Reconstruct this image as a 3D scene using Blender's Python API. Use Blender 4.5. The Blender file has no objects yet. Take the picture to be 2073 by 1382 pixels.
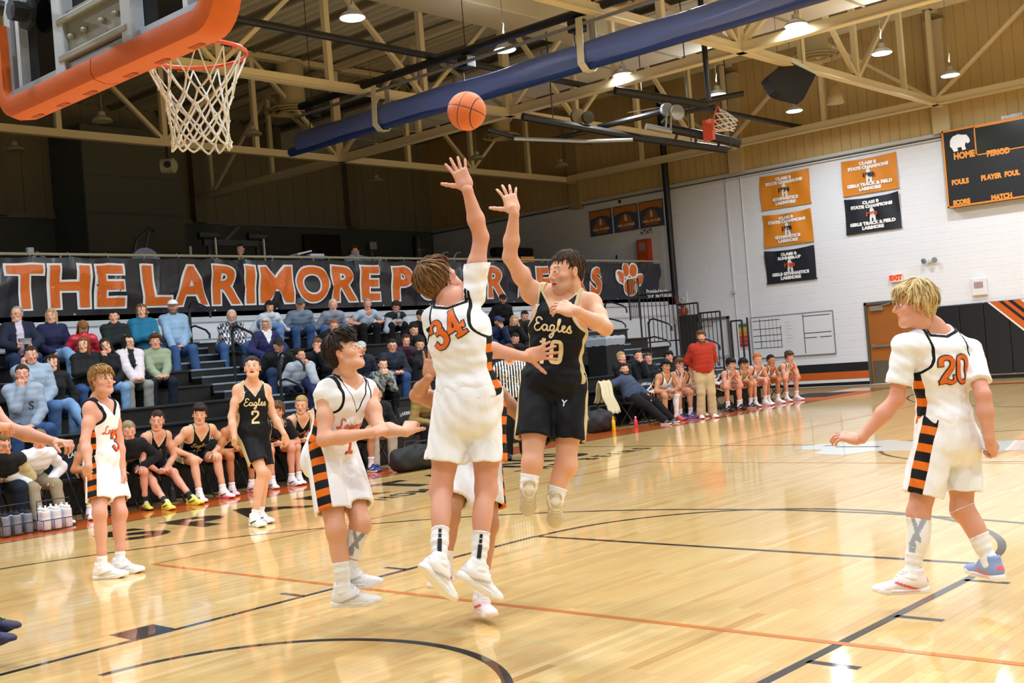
import bpy, bmesh, math, random
import numpy as np
from mathutils import Vector, Matrix
from mathutils.bvhtree import BVHTree
random.seed(7); RNG = np.random.default_rng(7)
SC = bpy.context.scene
COL = SC.collection
# ------------------------------------------------------------------ camera
CAMP = np.array([4.64182922, -1.38309168, 1.53230923]); YAW, PITCH, ROLL = 0.740088317, 0.0127858514, -0.0804175283
FPX = 2322.90451
def _basis():
    cy, sy, cp, sp = math.cos(YAW), math.sin(YAW), math.cos(PITCH), math.sin(PITCH)
    f = np.array([-sy*cp, cy*cp, sp]); r = np.array([cy, sy, 0.0]); u = np.cross(r, f)
    c, s = math.cos(ROLL), math.sin(ROLL)
    return c*r+s*u, c*u-s*r, f
CR, CU, CF = _basis()
cam = bpy.data.cameras.new('camera'); cam_o = bpy.data.objects.new('camera', cam); COL.objects.link(cam_o)
cam.sensor_width = 36.0; cam.lens = FPX/2073*36.0; cam.clip_start = 0.05; cam.clip_end = 200
cam_o.matrix_world = Matrix(((CR[0], CU[0], -CF[0], CAMP[0]), (CR[1], CU[1], -CF[1], CAMP[1]), (CR[2], CU[2], -CF[2], CAMP[2]), (0, 0, 0, 1)))
SC.camera = cam_o
# ------------------------------------------------------------------ world, exposure
SC.view_settings.view_transform = 'Standard'; SC.view_settings.look = 'None'
SC.view_settings.exposure = 0.0; SC.view_settings.gamma = 1.0; SC.view_settings.use_curve_mapping = False
w = bpy.data.worlds.new('world'); SC.world = w; w.use_nodes = True
w.node_tree.nodes['Background'].inputs[0].default_value = (0.93, 0.97, 1.0, 1)
w.node_tree.nodes['Background'].inputs[1].default_value = 0.55
SC.cycles.max_bounces = 5; SC.cycles.diffuse_bounces = 3; SC.cycles.glossy_bounces = 3; SC.cycles.transmission_bounces = 6
SC.cycles.transparent_max_bounces = 8; SC.cycles.caustics_reflective = False; SC.cycles.caustics_refractive = False
SC.cycles.sample_clamp_indirect = 6.0
# ------------------------------------------------------------------ high-bay lamps (the light of the room)
LAMP_Z = 7.2; LAMP_W = 118.0
LAMP_X = [-9.45, -5.3, -1.15, 3.0, 7.1]; LAMP_Y = [-2.0, 1.7, 5.4, 9.1, 10.75+2.0, 16.4, 20.1, 23.8]
def lamp_light(x, y, z, power=LAMP_W):
    l = bpy.data.lights.new('lamp_light', 'AREA'); l.shape = 'DISK'; l.size = 0.36; l.energy = power; l.color = (0.83, 0.915, 1.0)
    l.spread = math.radians(165)
    o = bpy.data.objects.new('lamp_light', l); COL.objects.link(o); o.location = (x, y, z)
    u = bpy.data.lights.new('lamp_spill', 'AREA'); u.shape = 'DISK'; u.size = 0.2; u.energy = power*.09; u.color = l.color; p = bpy.data.objects.new('lamp_spill', u); COL.objects.link(p); p.location = (x, y, z+.34); p.rotation_euler = (math.pi, 0, 0); return o
# ------------------------------------------------------------------ pixel helpers: only used to take positions off the plan
def ray(px, py): return CF + CR*(px-1036.5)/FPX - CU*(py-691)/FPX
def at(px, py, t): return CAMP + ray(px, py)*t                 # point at view depth t
Z3 = np.array((0, 0, 1.0)); F0 = np.array((-math.sin(YAW), math.cos(YAW), 0)); R0 = np.array((math.cos(YAW), math.sin(YAW), 0))
def atZ(px, py, z=0.0): d = ray(px, py); return CAMP + d*(z-CAMP[2])/d[2]
def atX(px, py, x): d = ray(px, py); return CAMP + d*(x-CAMP[0])/d[0]
def atY(px, py, y): d = ray(px, py); return CAMP + d*(y-CAMP[1])/d[1]
def depth(X): return float((np.array(X)-CAMP)@CF)

# ------------------------------------------------------------------ materials
def lin(h):
    h = h.lstrip('#'); c = [int(h[i:i+2], 16)/255 for i in (0, 2, 4)]
    return tuple(((v+0.055)/1.055)**2.4 if v > 0.04045 else v/12.92 for v in c)+(1.0,)
MATS = {}
def mat(hexc, rough=0.6, metal=0.0, coat=0.0, bump=0.0, bscale=40.0, var=0.0, emit=0.0, name=None, spec=0.5, aniso=None, sheen=0.0):
    key = (hexc, rough, metal, coat, bump, bscale, var, emit, spec, aniso, sheen)
    if key in MATS: return MATS[key]
    m = bpy.data.materials.new(name or 'mat_'+hexc); m.use_nodes = True; nt = m.node_tree; b = nt.nodes['Principled BSDF']
    b.inputs['Base Color'].default_value = lin(hexc); b.inputs['Roughness'].default_value = rough; b.inputs['Metallic'].default_value = metal
    b.inputs['Coat Weight'].default_value = coat; b.inputs['Specular IOR Level'].default_value = spec
    if sheen: b.inputs['Sheen Weight'].default_value = sheen
    if emit: b.inputs['Emission Color'].default_value = lin(hexc); b.inputs['Emission Strength'].default_value = emit
    if bump or var:
        tc = nt.nodes.new('ShaderNodeTexCoord'); n = nt.nodes.new('ShaderNodeTexNoise'); n.inputs['Scale'].default_value = bscale; n.inputs['Detail'].default_value = 4
        if aniso:
            mp = nt.nodes.new('ShaderNodeMapping'); mp.inputs['Scale'].default_value = aniso
            nt.links.new(tc.outputs['Object'], mp.inputs[0]); nt.links.new(mp.outputs[0], n.inputs['Vector'])
        else: nt.links.new(tc.outputs['Object'], n.inputs['Vector'])
        if bump:
            bp = nt.nodes.new('ShaderNodeBump'); bp.inputs['Strength'].default_value = bump; bp.inputs['Distance'].default_value = 0.02
            nt.links.new(n.outputs['Fac'], bp.inputs['Height']); nt.links.new(bp.outputs[0], b.inputs['Normal'])
        if var:
            c = lin(hexc); r = nt.nodes.new('ShaderNodeMix'); r.data_type = 'RGBA'
            r.inputs['A'].default_value = tuple(v*(1-var) for v in c[:3])+(1,); r.inputs['B'].default_value = tuple(min(1, v*(1+var)) for v in c[:3])+(1,)
            nt.links.new(n.outputs['Fac'], r.inputs['Factor']); nt.links.new(r.outputs['Result'], b.inputs['Base Color'])
    MATS[key] = m; return m
def attr_mat(key, rough=0.6, bump=0.0, bscale=300.0, coat=0.0, sss=0.0, sheen=0.0, spec=0.5, bdist=0.02, aniso=None):
    """colour comes from the mesh's own 'Col' attribute (the dye or pigment of the surface)"""
    k = ('attr', key)
    if k in MATS: return MATS[k]
    m = bpy.data.materials.new(key); m.use_nodes = True; nt = m.node_tree; b = nt.nodes['Principled BSDF']
    a = nt.nodes.new('ShaderNodeAttribute'); a.attribute_name = 'Col'; nt.links.new(a.outputs['Color'], b.inputs['Base Color'])
    b.inputs['Roughness'].default_value = rough; b.inputs['Coat Weight'].default_value = coat; b.inputs['Sheen Weight'].default_value = sheen; b.inputs['Specular IOR Level'].default_value = spec
    if bump:
        tc = nt.nodes.new('ShaderNodeTexCoord'); n = nt.nodes.new('ShaderNodeTexNoise'); n.inputs['Scale'].default_value = bscale; n.inputs['Detail'].default_value = 5
        if aniso:
            mp = nt.nodes.new('ShaderNodeMapping'); mp.inputs['Scale'].default_value = aniso
            nt.links.new(tc.outputs['Object'], mp.inputs[0]); nt.links.new(mp.outputs[0], n.inputs['Vector'])
        else: nt.links.new(tc.outputs['Object'], n.inputs['Vector'])
        bp = nt.nodes.new('ShaderNodeBump'); bp.inputs['Strength'].default_value = bump; bp.inputs['Distance'].default_value = bdist
        nt.links.new(n.outputs['Fac'], bp.inputs['Height']); nt.links.new(bp.outputs[0], b.inputs['Normal'])
    MATS[k] = m; return m

# ------------------------------------------------------------------ objects
def tag(o, label=None, cat=None, group=None, kind=None):
    if label: o['label'] = label
    if cat: o['category'] = cat
    if group: o['group'] = group
    if kind: o['kind'] = kind
    return o
def empty(name, loc=(0, 0, 0), label=None, cat=None, group=None, kind=None, parent=None):
    o = bpy.data.objects.new(name, None); COL.objects.link(o); o.empty_display_size = 0.1; o.location = tuple(float(v) for v in loc)
    if parent: o.parent = parent
    return tag(o, label, cat, group, kind)
def link_mesh(name, me, m, parent=None, smooth=False, world=True):
    o = bpy.data.objects.new(name, me); COL.objects.link(o)
    if m is not None:
        for k in (m if isinstance(m, (list, tuple)) else [m]): me.materials.append(k)
    if parent is not None:
        o.parent = parent
        if world:                                       # vertices were given in world space: take the root's place off them
            p = parent; off = Vector(p.location)
            while p.parent: p = p.parent; off += Vector(p.location)
            if off.length > 0: me.transform(Matrix.Translation(-off))
    if smooth: me.shade_smooth()
    return o
def np_mesh(name, V, F, cols=None, smooth=True):
    me = bpy.data.meshes.new(name); V = np.asarray(V, dtype=np.float32); F = np.asarray(F, dtype=np.int32)
    k = F.shape[1]; me.vertices.add(len(V)); me.vertices.foreach_set('co', V.ravel())
    me.loops.add(F.size); me.loops.foreach_set('vertex_index', F.ravel())
    me.polygons.add(len(F)); me.polygons.foreach_set('loop_start', np.arange(0, F.size, k, dtype=np.int32))
    me.update(calc_edges=True); me.validate()
    if smooth: me.polygons.foreach_set('use_smooth', np.ones(len(F), dtype=bool))
    else: me.shade_flat()
    if cols is not None and len(me.vertices) == len(V):
        a = me.color_attributes.new('Col', 'FLOAT_COLOR', 'POINT'); c = np.ones((len(V), 4), dtype=np.float32); c[:, :3] = cols; a.data.foreach_set('color', c.ravel())
    return me
def unit(v): v = np.array(v, float); n = np.linalg.norm(v); return v/n if n > 1e-9 else v
class MB:
    """collects boxes, bars, tubes and plates into one mesh"""
    def __init__(s): s.v = []; s.f = []
    def add(s, vs, fs):
        n = len(s.v); s.v += [tuple(float(c) for c in v) for v in vs]; s.f += [tuple(n+i for i in f) for f in fs]; return s
    def box(s, x0, x1, y0, y1, z0, z1):
        return s.add([(x0, y0, z0), (x1, y0, z0), (x1, y1, z0), (x0, y1, z0), (x0, y0, z1), (x1, y0, z1), (x1, y1, z1), (x0, y1, z1)],
                     [(0, 3, 2, 1), (4, 5, 6, 7), (0, 1, 5, 4), (1, 2, 6, 5), (2, 3, 7, 6), (3, 0, 4, 7)])
    def bbox(s, x0, x1, y0, y1, z0, z1, b=0.01):
        """box with chamfered vertical-profile edges on every side"""
        xs = (x0, x0+b, x1-b, x1); ys = (y0, y0+b, y1-b, y1); zs = (z0, z0+b, z1-b, z1)
        bm = bmesh.new(); bmesh.ops.create_cube(bm, size=1)
        for v in bm.verts: v.co = Vector(((x0+x1)/2+v.co.x*(x1-x0), (y0+y1)/2+v.co.y*(y1-y0), (z0+z1)/2+v.co.z*(z1-z0)))
        bmesh.ops.bevel(bm, geom=bm.edges[:], offset=b, segments=2, affect='EDGES', profile=0.5)
        bm.verts.index_update(); s.add([v.co for v in bm.verts], [[v.index for v in f.verts] for f in bm.faces]); bm.free(); return s
    def bar(s, a, b, wd, ht, up=(0, 0, 1)):
        a, b = np.array(a, float), np.array(b, float); d = unit(b-a); x = np.cross(d, up)
        if np.linalg.norm(x) < 1e-6: x = np.cross(d, (0, 1, 0))
        x = unit(x); z = unit(np.cross(x, d)); vs = []
        for p in (a, b):
            for i, j in ((-1, -1), (1, -1), (1, 1), (-1, 1)): vs.append(p+x*i*wd/2+z*j*ht/2)
        return s.add(vs, [(0, 1, 2, 3), (7, 6, 5, 4), (0, 4, 5, 1), (1, 5, 6, 2), (2, 6, 7, 3), (3, 7, 4, 0)])
    def tube(s, pts, r, n=8, caps=True, closed=False):
        P = [np.array(p, float) for p in pts]; m = len(P); rs = r if hasattr(r, '__len__') else [r]*m; vs = []; fs = []
        T = [unit((P[(i+1) % m] if (closed or i < m-1) else P[i])-(P[i-1] if (closed or i > 0) else P[i])) for i in range(m)]
        ref = np.array((0, 0, 1.0)) if abs(T[0][2]) < 0.9 else np.array((1.0, 0, 0)); x = unit(np.cross(T[0], ref))
        for i in range(m):
            x = unit(x-T[i]*(x@T[i])); y = np.cross(T[i], x)
            for k in range(n):
                a = 2*math.pi*k/n; vs.append(P[i]+rs[i]*(x*math.cos(a)+y*math.sin(a)))
        for i in range(m if closed else m-1):
            for k in range(n):
                a, b = i*n+k, i*n+(k+1) % n; c, d = ((i+1) % m)*n+(k+1) % n, ((i+1) % m)*n+k; fs.append((a, b, c, d))
        if caps and not closed: fs.append(tuple(range(n-1, -1, -1))); fs.append(tuple((m-1)*n+k for k in range(n)))
        return s.add(vs, fs)
    def lathe(s, c, prof, n=24, axis=(0, 0, 1), caps=True):
        """prof = [(radius, height)...] turned about the axis through c"""
        c = np.array(c, float); a = unit(axis); x = unit(np.cross(a, (0, 1, 0.3) if abs(a[1]) < 0.9 else (1, 0, 0))); y = np.cross(a, x); vs = []; fs = []
        for r, h in prof:
            for k in range(n): t = 2*math.pi*k/n; vs.append(c+a*h+r*(x*math.cos(t)+y*math.sin(t)))
        for i in range(len(prof)-1):
            for k in range(n): fs.append((i*n+k, i*n+(k+1) % n, (i+1)*n+(k+1) % n, (i+1)*n+k))
        if caps: fs.append(tuple(range(n-1, -1, -1))); fs.append(tuple((len(prof)-1)*n+k for k in range(n)))
        return s.add(vs, fs)
    def prism(s, poly, origin, ux, uy, depth_v):
        """flat outline poly [(a,b)] in the plane (ux,uy) through origin, given a thickness vector"""
        o, ux, uy, dv = (np.array(q, float) for q in (origin, ux, uy, depth_v)); n = len(poly)
        vs = [o+ux*a+uy*b for a, b in poly]+[o+ux*a+uy*b+dv for a, b in poly]
        return s.add(vs, [tuple(range(n-1, -1, -1)), tuple(range(n, 2*n))]+[(i, (i+1) % n, n+(i+1) % n, n+i) for i in range(n)])
    def build(s, name, m, parent=None, smooth=False):
        me = bpy.data.meshes.new(name); me.from_pydata(s.v, [], s.f); me.validate(); me.update()
        o = link_mesh(name, me, m, parent, smooth)
        if smooth:
            try: me.set_sharp_from_angle(angle=math.radians(40))
            except Exception: pass
        return o
FONT = {}
def text_mesh(txt, size=1.0, offset=0.0, font='sans', align='CENTER', shear=0.0, spacing=1.0, sx=1.0, res=3):
    """flat triangulated letters: returns (verts Nx2, faces)"""
    cu = bpy.data.curves.new('t', 'FONT'); cu.body = txt; cu.size = size; cu.align_x = align; cu.align_y = 'CENTER'; cu.offset = offset; cu.shear = shear
    cu.space_character = spacing; cu.resolution_u = res
    o = bpy.data.objects.new('t', cu); COL.objects.link(o); bpy.context.view_layer.update()
    me = bpy.data.meshes.new_from_object(o.evaluated_get(bpy.context.evaluated_depsgraph_get()))
    bm = bmesh.new(); bm.from_mesh(me); bmesh.ops.triangulate(bm, faces=bm.faces[:]); bm.verts.index_update()
    V = [(v.co.x*sx, v.co.y) for v in bm.verts]; F = [tuple(v.index for v in f.verts) for f in bm.faces]; bm.free()
    bpy.data.objects.remove(o); bpy.data.curves.remove(cu); bpy.data.meshes.remove(me)
    return V, F
def flat_text(name, txt, size, origin, ux, uy, m, parent=None, offset=0.0, lift=0.003, sx=1.0, thick=0.0015, **k):
    V, F = text_mesh(txt, size, offset, sx=sx, **k); o, ux, uy = np.array(origin, float), unit(ux), unit(uy); n = np.cross(ux, uy)
    vs = [o+ux*a+uy*b+n*lift for a, b in V]
    mb = MB(); mb.add(vs, F); return mb.build(name, m, parent)
# ------------------------------------------------------------------ implicit surfaces: smooth bodies, clothes and hair
class Grid:
    def __init__(s, lo, hi, h):
        s.lo = np.array(lo, float); s.h = h; s.n = np.maximum(2, np.ceil((np.array(hi)-s.lo)/h).astype(int)+1)
        s.d = np.full(tuple(s.n), 0.5, dtype=np.float32)
        s.ax = [(s.lo[i]+h*np.arange(s.n[i])).astype(np.float32) for i in range(3)]
    def sub(s, lo, hi):
        a = np.clip(np.floor((np.array(lo)-s.lo)/s.h).astype(int), 0, s.n); b = np.clip(np.ceil((np.array(hi)-s.lo)/s.h).astype(int)+1, 0, s.n)
        if np.any(b <= a): return None, None
        sl = tuple(slice(a[i], b[i]) for i in range(3)); X, Y, Z = np.meshgrid(*[s.ax[i][sl[i]] for i in range(3)], indexing='ij', sparse=True)
        return sl, (X, Y, Z)
def smin(a, b, k):
    h = np.clip(k-np.abs(a-b), 0, None)/k
    return np.minimum(a, b)-h*h*k*0.25
def smax(a, b, k): return -smin(-a, -b, k)
def d_cone(P, a, b, ra, rb, w=None, s=1.0):
    """tapered capsule a->b; w,s: widened by s along unit direction w"""
    a = np.array(a, float); b = np.array(b, float); ab = b-a; L2 = max(float(ab@ab), 1e-9)
    x, y, z = P[0]-a[0], P[1]-a[1], P[2]-a[2]
    t = np.clip((x*ab[0]+y*ab[1]+z*ab[2])/L2, 0, 1)
    dx, dy, dz = x-t*ab[0], y-t*ab[1], z-t*ab[2]
    if w is not None:
        w = unit(w); q = dx*w[0]+dy*w[1]+dz*w[2]; g = (1/s-1); dx, dy, dz = dx+q*g*w[0], dy+q*g*w[1], dz+q*g*w[2]
    return np.sqrt(dx*dx+dy*dy+dz*dz)-(ra+(rb-ra)*t)
def d_ell(P, c, r, R=None):
    x, y, z = P[0]-c[0], P[1]-c[1], P[2]-c[2]
    if R is not None: x, y, z = (R[0][0]*x+R[1][0]*y+R[2][0]*z, R[0][1]*x+R[1][1]*y+R[2][1]*z, R[0][2]*x+R[1][2]*y+R[2][2]*z)  # columns of R are the axes
    k0 = np.sqrt((x/r[0])**2+(y/r[1])**2+(z/r[2])**2); k1 = np.sqrt((x/r[0]**2)**2+(y/r[1]**2)**2+(z/r[2]**2)**2)+1e-6
    return k0*(k0-1)/k1
# a primitive: ('c', a, b, ra, rb, w, s, k) or ('e', centre, radii, R, k); negative k carves
def prim_bounds(p):
    if p[0] == 'c':
        _, a, b, ra, rb, w_, s_, k = p; m = max(ra, rb)*max(1, s_)+abs(k); a = np.array(a); b = np.array(b); return np.minimum(a, b)-m, np.maximum(a, b)+m
    _, c, r, R, k = p; m = max(r)+abs(k); c = np.array(c); return c-m, c+m
def eval_prims(G, prims, infl=0.0):
    for p in prims:
        lo, hi = prim_bounds(p); e = G.h*2+abs(infl); sl, P = G.sub(lo-e, hi+e)
        if sl is None: continue
        if p[0] == 'c': d = d_cone(P, p[1], p[2], p[3], p[4], p[5], p[6]); k = p[7]
        else: d = d_ell(P, p[1], p[2], p[3]); k = p[4]
        if k >= 0: G.d[sl] = smin(G.d[sl], (d-infl).astype(np.float32), max(k, 1e-4))
        else: G.d[sl] = smax(G.d[sl], (-d).astype(np.float32), -k)
def bounds(prims, pad):
    L = [prim_bounds(p) for p in prims]; return np.min([l[0] for l in L], 0)-pad, np.max([l[1] for l in L], 0)+pad
def surface_nets(G):
    d = G.d; s = d < 0; nx, ny, nz = d.shape
    c = [s[i:nx-1+i, j:ny-1+j, k:nz-1+k] for i in (0, 1) for j in (0, 1) for k in (0, 1)]
    cnt = sum(x.astype(np.int8) for x in c); act = (cnt > 0) & (cnt < 8); idx = np.argwhere(act)
    if len(idx) == 0: return np.zeros((0, 3)), np.zeros((0, 4), int)
    vid = np.full(act.shape, -1, dtype=np.int32); vid[tuple(idx.T)] = np.arange(len(idx))
    corner = [(i, j, k) for i in (0, 1) for j in (0, 1) for k in (0, 1)]
    val = np.stack([d[idx[:, 0]+i, idx[:, 1]+j, idx[:, 2]+k] for i, j, k in corner], 1).astype(np.float64)
    acc = np.zeros((len(idx), 3)); num = np.zeros(len(idx))
    for a in range(8):
        for b in range(a+1, 8):
            df = [corner[b][i]-corner[a][i] for i in range(3)]
            if sum(abs(q) for q in df) != 1: continue
            va, vb = val[:, a], val[:, b]; m = (va < 0) != (vb < 0)
            t = np.where(m, va/np.where(m, va-vb, 1), 0)
            for q in range(3): acc[:, q] += np.where(m, corner[a][q]+t*df[q], 0)
            num += m
    V = G.lo+(idx+acc/num[:, None])*G.h; F = []
    for ax in range(3):
        o1, o2 = (ax+1) % 3, (ax+2) % 3
        sa = [slice(None)]*3; sb = [slice(None)]*3; sa[ax] = slice(0, -1); sb[ax] = slice(1, None)
        A, B = s[tuple(sa)], s[tuple(sb)]; e = np.argwhere(A != B)
        ok = (e[:, o1] > 0) & (e[:, o2] > 0) & (e[:, o1] < d.shape[o1]-1) & (e[:, o2] < d.shape[o2]-1); e = e[ok]
        if not len(e): continue
        def g(da, db):
            q = e.copy(); q[:, o1] += da; q[:, o2] += db; return vid[q[:, 0], q[:, 1], q[:, 2]]
        q = np.stack([g(-1, -1), g(0, -1), g(0, 0), g(-1, 0)], 1); flip = ~A[e[:, 0], e[:, 1], e[:, 2]]; q[flip] = q[flip][:, ::-1]
        F.append(q)
    F = np.concatenate(F); F = F[(F >= 0).all(1)]
    return V, F
def smooth_verts(V, F, it=1, lam=0.5):
    e = np.concatenate([F[:, [0, 1]], F[:, [1, 2]], F[:, [2, 3]], F[:, [3, 0]]]) if F.shape[1] == 4 else np.concatenate([F[:, [0, 1]], F[:, [1, 2]], F[:, [2, 0]]])
    for _ in range(it):
        S = np.zeros_like(V); n = np.zeros(len(V)); np.add.at(S, e[:, 0], V[e[:, 1]]); np.add.at(S, e[:, 1], V[e[:, 0]]); np.add.at(n, e[:, 0], 1); np.add.at(n, e[:, 1], 1)
        V = V*(1-lam)+lam*S/np.maximum(n, 1)[:, None]
    return V
def wob(V, f, seed=0):
    """cheap smooth noise in about -1..1"""
    r = np.random.default_rng(seed); o = np.zeros(V.shape[:-1] if hasattr(V, 'shape') else 0)
    for _ in range(4):
        k = r.normal(size=3); k *= f/np.linalg.norm(k)*r.uniform(.6, 1.5); o = o+np.sin(V[..., 0]*k[0]+V[..., 1]*k[1]+V[..., 2]*k[2]+r.uniform(0, 6.3))
    return o/2.2
# ------------------------------------------------------------------ people
def frame(fwd, up):
    """columns: right, forward, up"""
    u = unit(up); f = np.array(fwd, float); f = unit(f-u*(f@u)); return np.stack([np.cross(f, u), f, u], 1)
def reach(a, px, py, L, near=1):
    """the point on the sight line of (px,py) at distance L from a; near=1 the closer one"""
    a = np.array(a, float); d = unit(ray(px, py)); o = CAMP-a; b = o@d; c = o@o-L*L; disc = b*b-c
    if disc <= 0: p = CAMP+d*(-b); return a+unit(p-a)*L if np.linalg.norm(p-a) > L*1.12 else p
    return CAMP+d*(-b-near*math.sqrt(disc))
def ik(a, b, l1, l2, pole):
    a, b = np.array(a, float), np.array(b, float); d = b-a; L = np.linalg.norm(d); mx = (l1+l2)*0.999
    if L > mx: b = a+d/L*mx; d = b-a; L = mx
    u = d/L; x = (l1*l1-l2*l2+L*L)/(2*L); h = math.sqrt(max(l1*l1-x*x, 0)); p = np.array(pole, float); p = unit(p-u*(p@u)); return a+u*x+p*h, b
def C(a, b, ra, rb, k=0.03, w=None, s=1.0): return ('c', np.array(a, float), np.array(b, float), ra, rb, w, s, k)
def EL(c, r, R=None, k=0.03): return ('e', np.array(c, float), np.array(r, float), R, k)

TONES = {'fair': '#dfa98b', 'pink': '#da9f86', 'light': '#dfae90', 'tan': '#b97c55', 'olive': '#c58f6c', 'brown': '#8a5638'}
# ---- head template (metres, origin between the ears, y forward, z up)
HEADC = {}
def head_template(h, fem=0, wide=1.0, age=0, beard=0, mouth=0, tone='fair', browc='#3a2618', seed=0, lipc=None):
    key = (h, fem, wide, age, beard, mouth, tone, browc, seed)
    if key in HEADC: return HEADC[key]
    jw = (0.92 if fem else 1.0)*wide
    P = [EL((0, -.014, .034), (.0745, .094, .082), k=.02), EL((0, .022, -.022), (.059*jw, .070, .088), k=.03),
         C((-.024*jw, .048, -.085), (.024*jw, .048, -.085), .025, .025, .03), C((0, .06, -.094), (0, .066, -.1), .02*jw, .017, .025),
         C((-.044*jw, .004, -.066), (-.022*jw, .06, -.092), .016, .018, .03), C((.044*jw, .004, -.066), (.022*jw, .06, -.092), .016, .018, .03),
         EL((-.043, .052, -.024), (.022, .024, .02), k=.02), EL((.043, .052, -.024), (.022, .024, .02), k=.02),
         C((-.034, .071, .025), (.034, .071, .025), .0125, .0125, .018),
         EL((-.031, .097, .003), (.019, .016, .0115), k=-.012), EL((.031, .097, .003), (.019, .016, .0115), k=-.012),
         C((0, .085, .014), (0, .109, -.027), .0072, .0112, .010), C((-.0115, .095, -.032), (.0115, .095, -.032), .0078, .0078, .006),
         EL((0, .077, -.058), (.03, .016, .02), k=.015),
         C((-.02, .083, -.0585), (.02, .083, -.0585), .0052, .0052, .006, w=(0, 1, 0), s=1.3), C((-.015, .082, -.067), (.015, .082, -.067), .0062, .0062, .006, w=(0, 1, 0), s=1.2),
         C((-.024, .088, -.0625-mouth*.3), (.024, .088, -.0625-mouth*.3), .0016+mouth, .0016+mouth, -.004),
         EL((0, .073, -.1), (.019, .014, .015), k=.014)]
    for sx in (-1, 1):
        P += [EL((sx*.077*wide, -.008, -.004), (.009, .019, .031), R=frame((sx*.25, 1, .15), (sx*.12, -.15, 1)), k=.006), EL((sx*.088*wide, -.004, .002), (.006, .010, .017), k=-.005),
              EL((sx*.082*wide, 0, -.03), (.007, .009, .010), k=.006),
              C((sx*.016, .091, .0105), (sx*.046, .082, .0095), .0032, .0032, .003), C((sx*.017, .089, -.0055), (sx*.045, .08, -.0045), .0028, .0028, .003)]
    nr = .047 if fem else .054
    P += [C((0, -.022, -.04), (0, -.030, -.105), nr, nr-.004, .03)]
    G = Grid((-.115, -.135, -.2), (.115, .135, .14), h); eval_prims(G, P); V, F = surface_nets(G); V = smooth_verts(V, F, 1, .35)
    base = np.array(lin(TONES[tone])[:3]); x, y, z = V[:, 0], V[:, 1], V[:, 2]
    col = np.tile(base, (len(V), 1)); ax = np.abs(x)
    def blend(m, c): col[:] = col*(1-m[:, None])+np.array(c)*m[:, None]
    red = base*np.array([.98, .72, .66])
    blend(np.clip(1-np.hypot(ax-.04, (z+.03))/.028, 0, 1)*(y > .02)*.55, red)
    blend(np.clip(1-np.hypot(x, (z+.03))/.018, 0, 1)*(y > .08)*.5, red); blend(np.clip((ax-.072)/.012, 0, 1)*(y < .03)*.6, red)
    if beard:
        bc = np.array(lin(browc)[:3]); edge = np.clip((-.028-z+.45*(ax-.03)*(ax > .03)-np.where(y < .02, 0, 0))/.02, 0, 1)*np.clip((y+.015)/.02, 0, 1)*np.clip((z+.125)/.02, 0, 1)
        mus = np.clip(1.2-np.abs(z+.049)/.008, 0, 1)*(ax < .03)*(y > .06); cheek = np.clip((z+.045)/.02, 0, 1)*(ax < .05)*(y > .04); mouthz = np.clip(1.4-np.abs(z+.062)/.012, 0, 1)*(ax < .028)*(y > .06)
        mk = np.clip(np.maximum(edge*(1-cheek), mus)-mouthz, 0, 1); blend(mk*(.20 if beard == 1 else .9), bc)
    lc = np.array(lin(lipc)[:3]) if lipc else base*np.array([.82, .46, .44])
    blend(((ax < .024-.25*np.abs(z+.062)) & (np.abs(z+.0625) < .0115) & (y > .07))*.8, lc)
    if mouth: blend(((ax < .018) & (np.abs(z+.0625+mouth*.3) < mouth+.0016) & (y > .06))*.9, (.05, .012, .012))
    bw = np.array(lin(browc)[:3]); bz = .0285+.001*np.clip((ax-.02)/.02, -1, 1)-.006*np.clip((ax-.04)/.012, 0, 1)
    blend(np.clip(1.3-np.abs(z-bz)/(.0054 if not fem else .004), 0, 1)*((ax > .014) & (ax < .050) & (y > .05))*.62, bw)
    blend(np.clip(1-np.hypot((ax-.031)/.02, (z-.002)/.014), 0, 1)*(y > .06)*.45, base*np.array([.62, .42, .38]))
    if age: blend(np.clip(wob(V, 220, 3), 0, 1)*.18, base*.7)
    HEADC[key] = (V, F, col); return HEADC[key]
def eye_mesh(gaze=(0, 1, 0), iris='#3b2a1c'):
    vs, fs, cs = [], [], []; R = frame(gaze, (0, 0, 1)); ic = np.array(lin(iris)[:3]); wh = np.array((.80, .77, .74)); n = 14
    for sx in (-1, 1):
        c = np.array((sx*.031, .0735, .0022)); b = len(vs); r = .0142; rings = [0, 9, 17, 24, 25, 40, 65, 90]
        for j, a in enumerate(rings):
            for k in range(n):
                t = 2*math.pi*k/n; a_ = math.radians(a); p = np.array((math.sin(a_)*math.cos(t), math.cos(a_), math.sin(a_)*math.sin(t)))*r
                vs.append(c+R@p); cs.append((.01, .01, .01) if j < 2 else (ic if j < 4 else wh))
        for j in range(len(rings)-1):
            for k in range(n): fs.append((b+j*n+k, b+j*n+(k+1) % n, b+(j+1)*n+(k+1) % n, b+(j+1)*n+k))
    return np.array(vs), np.array(fs), np.array(cs)
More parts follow.
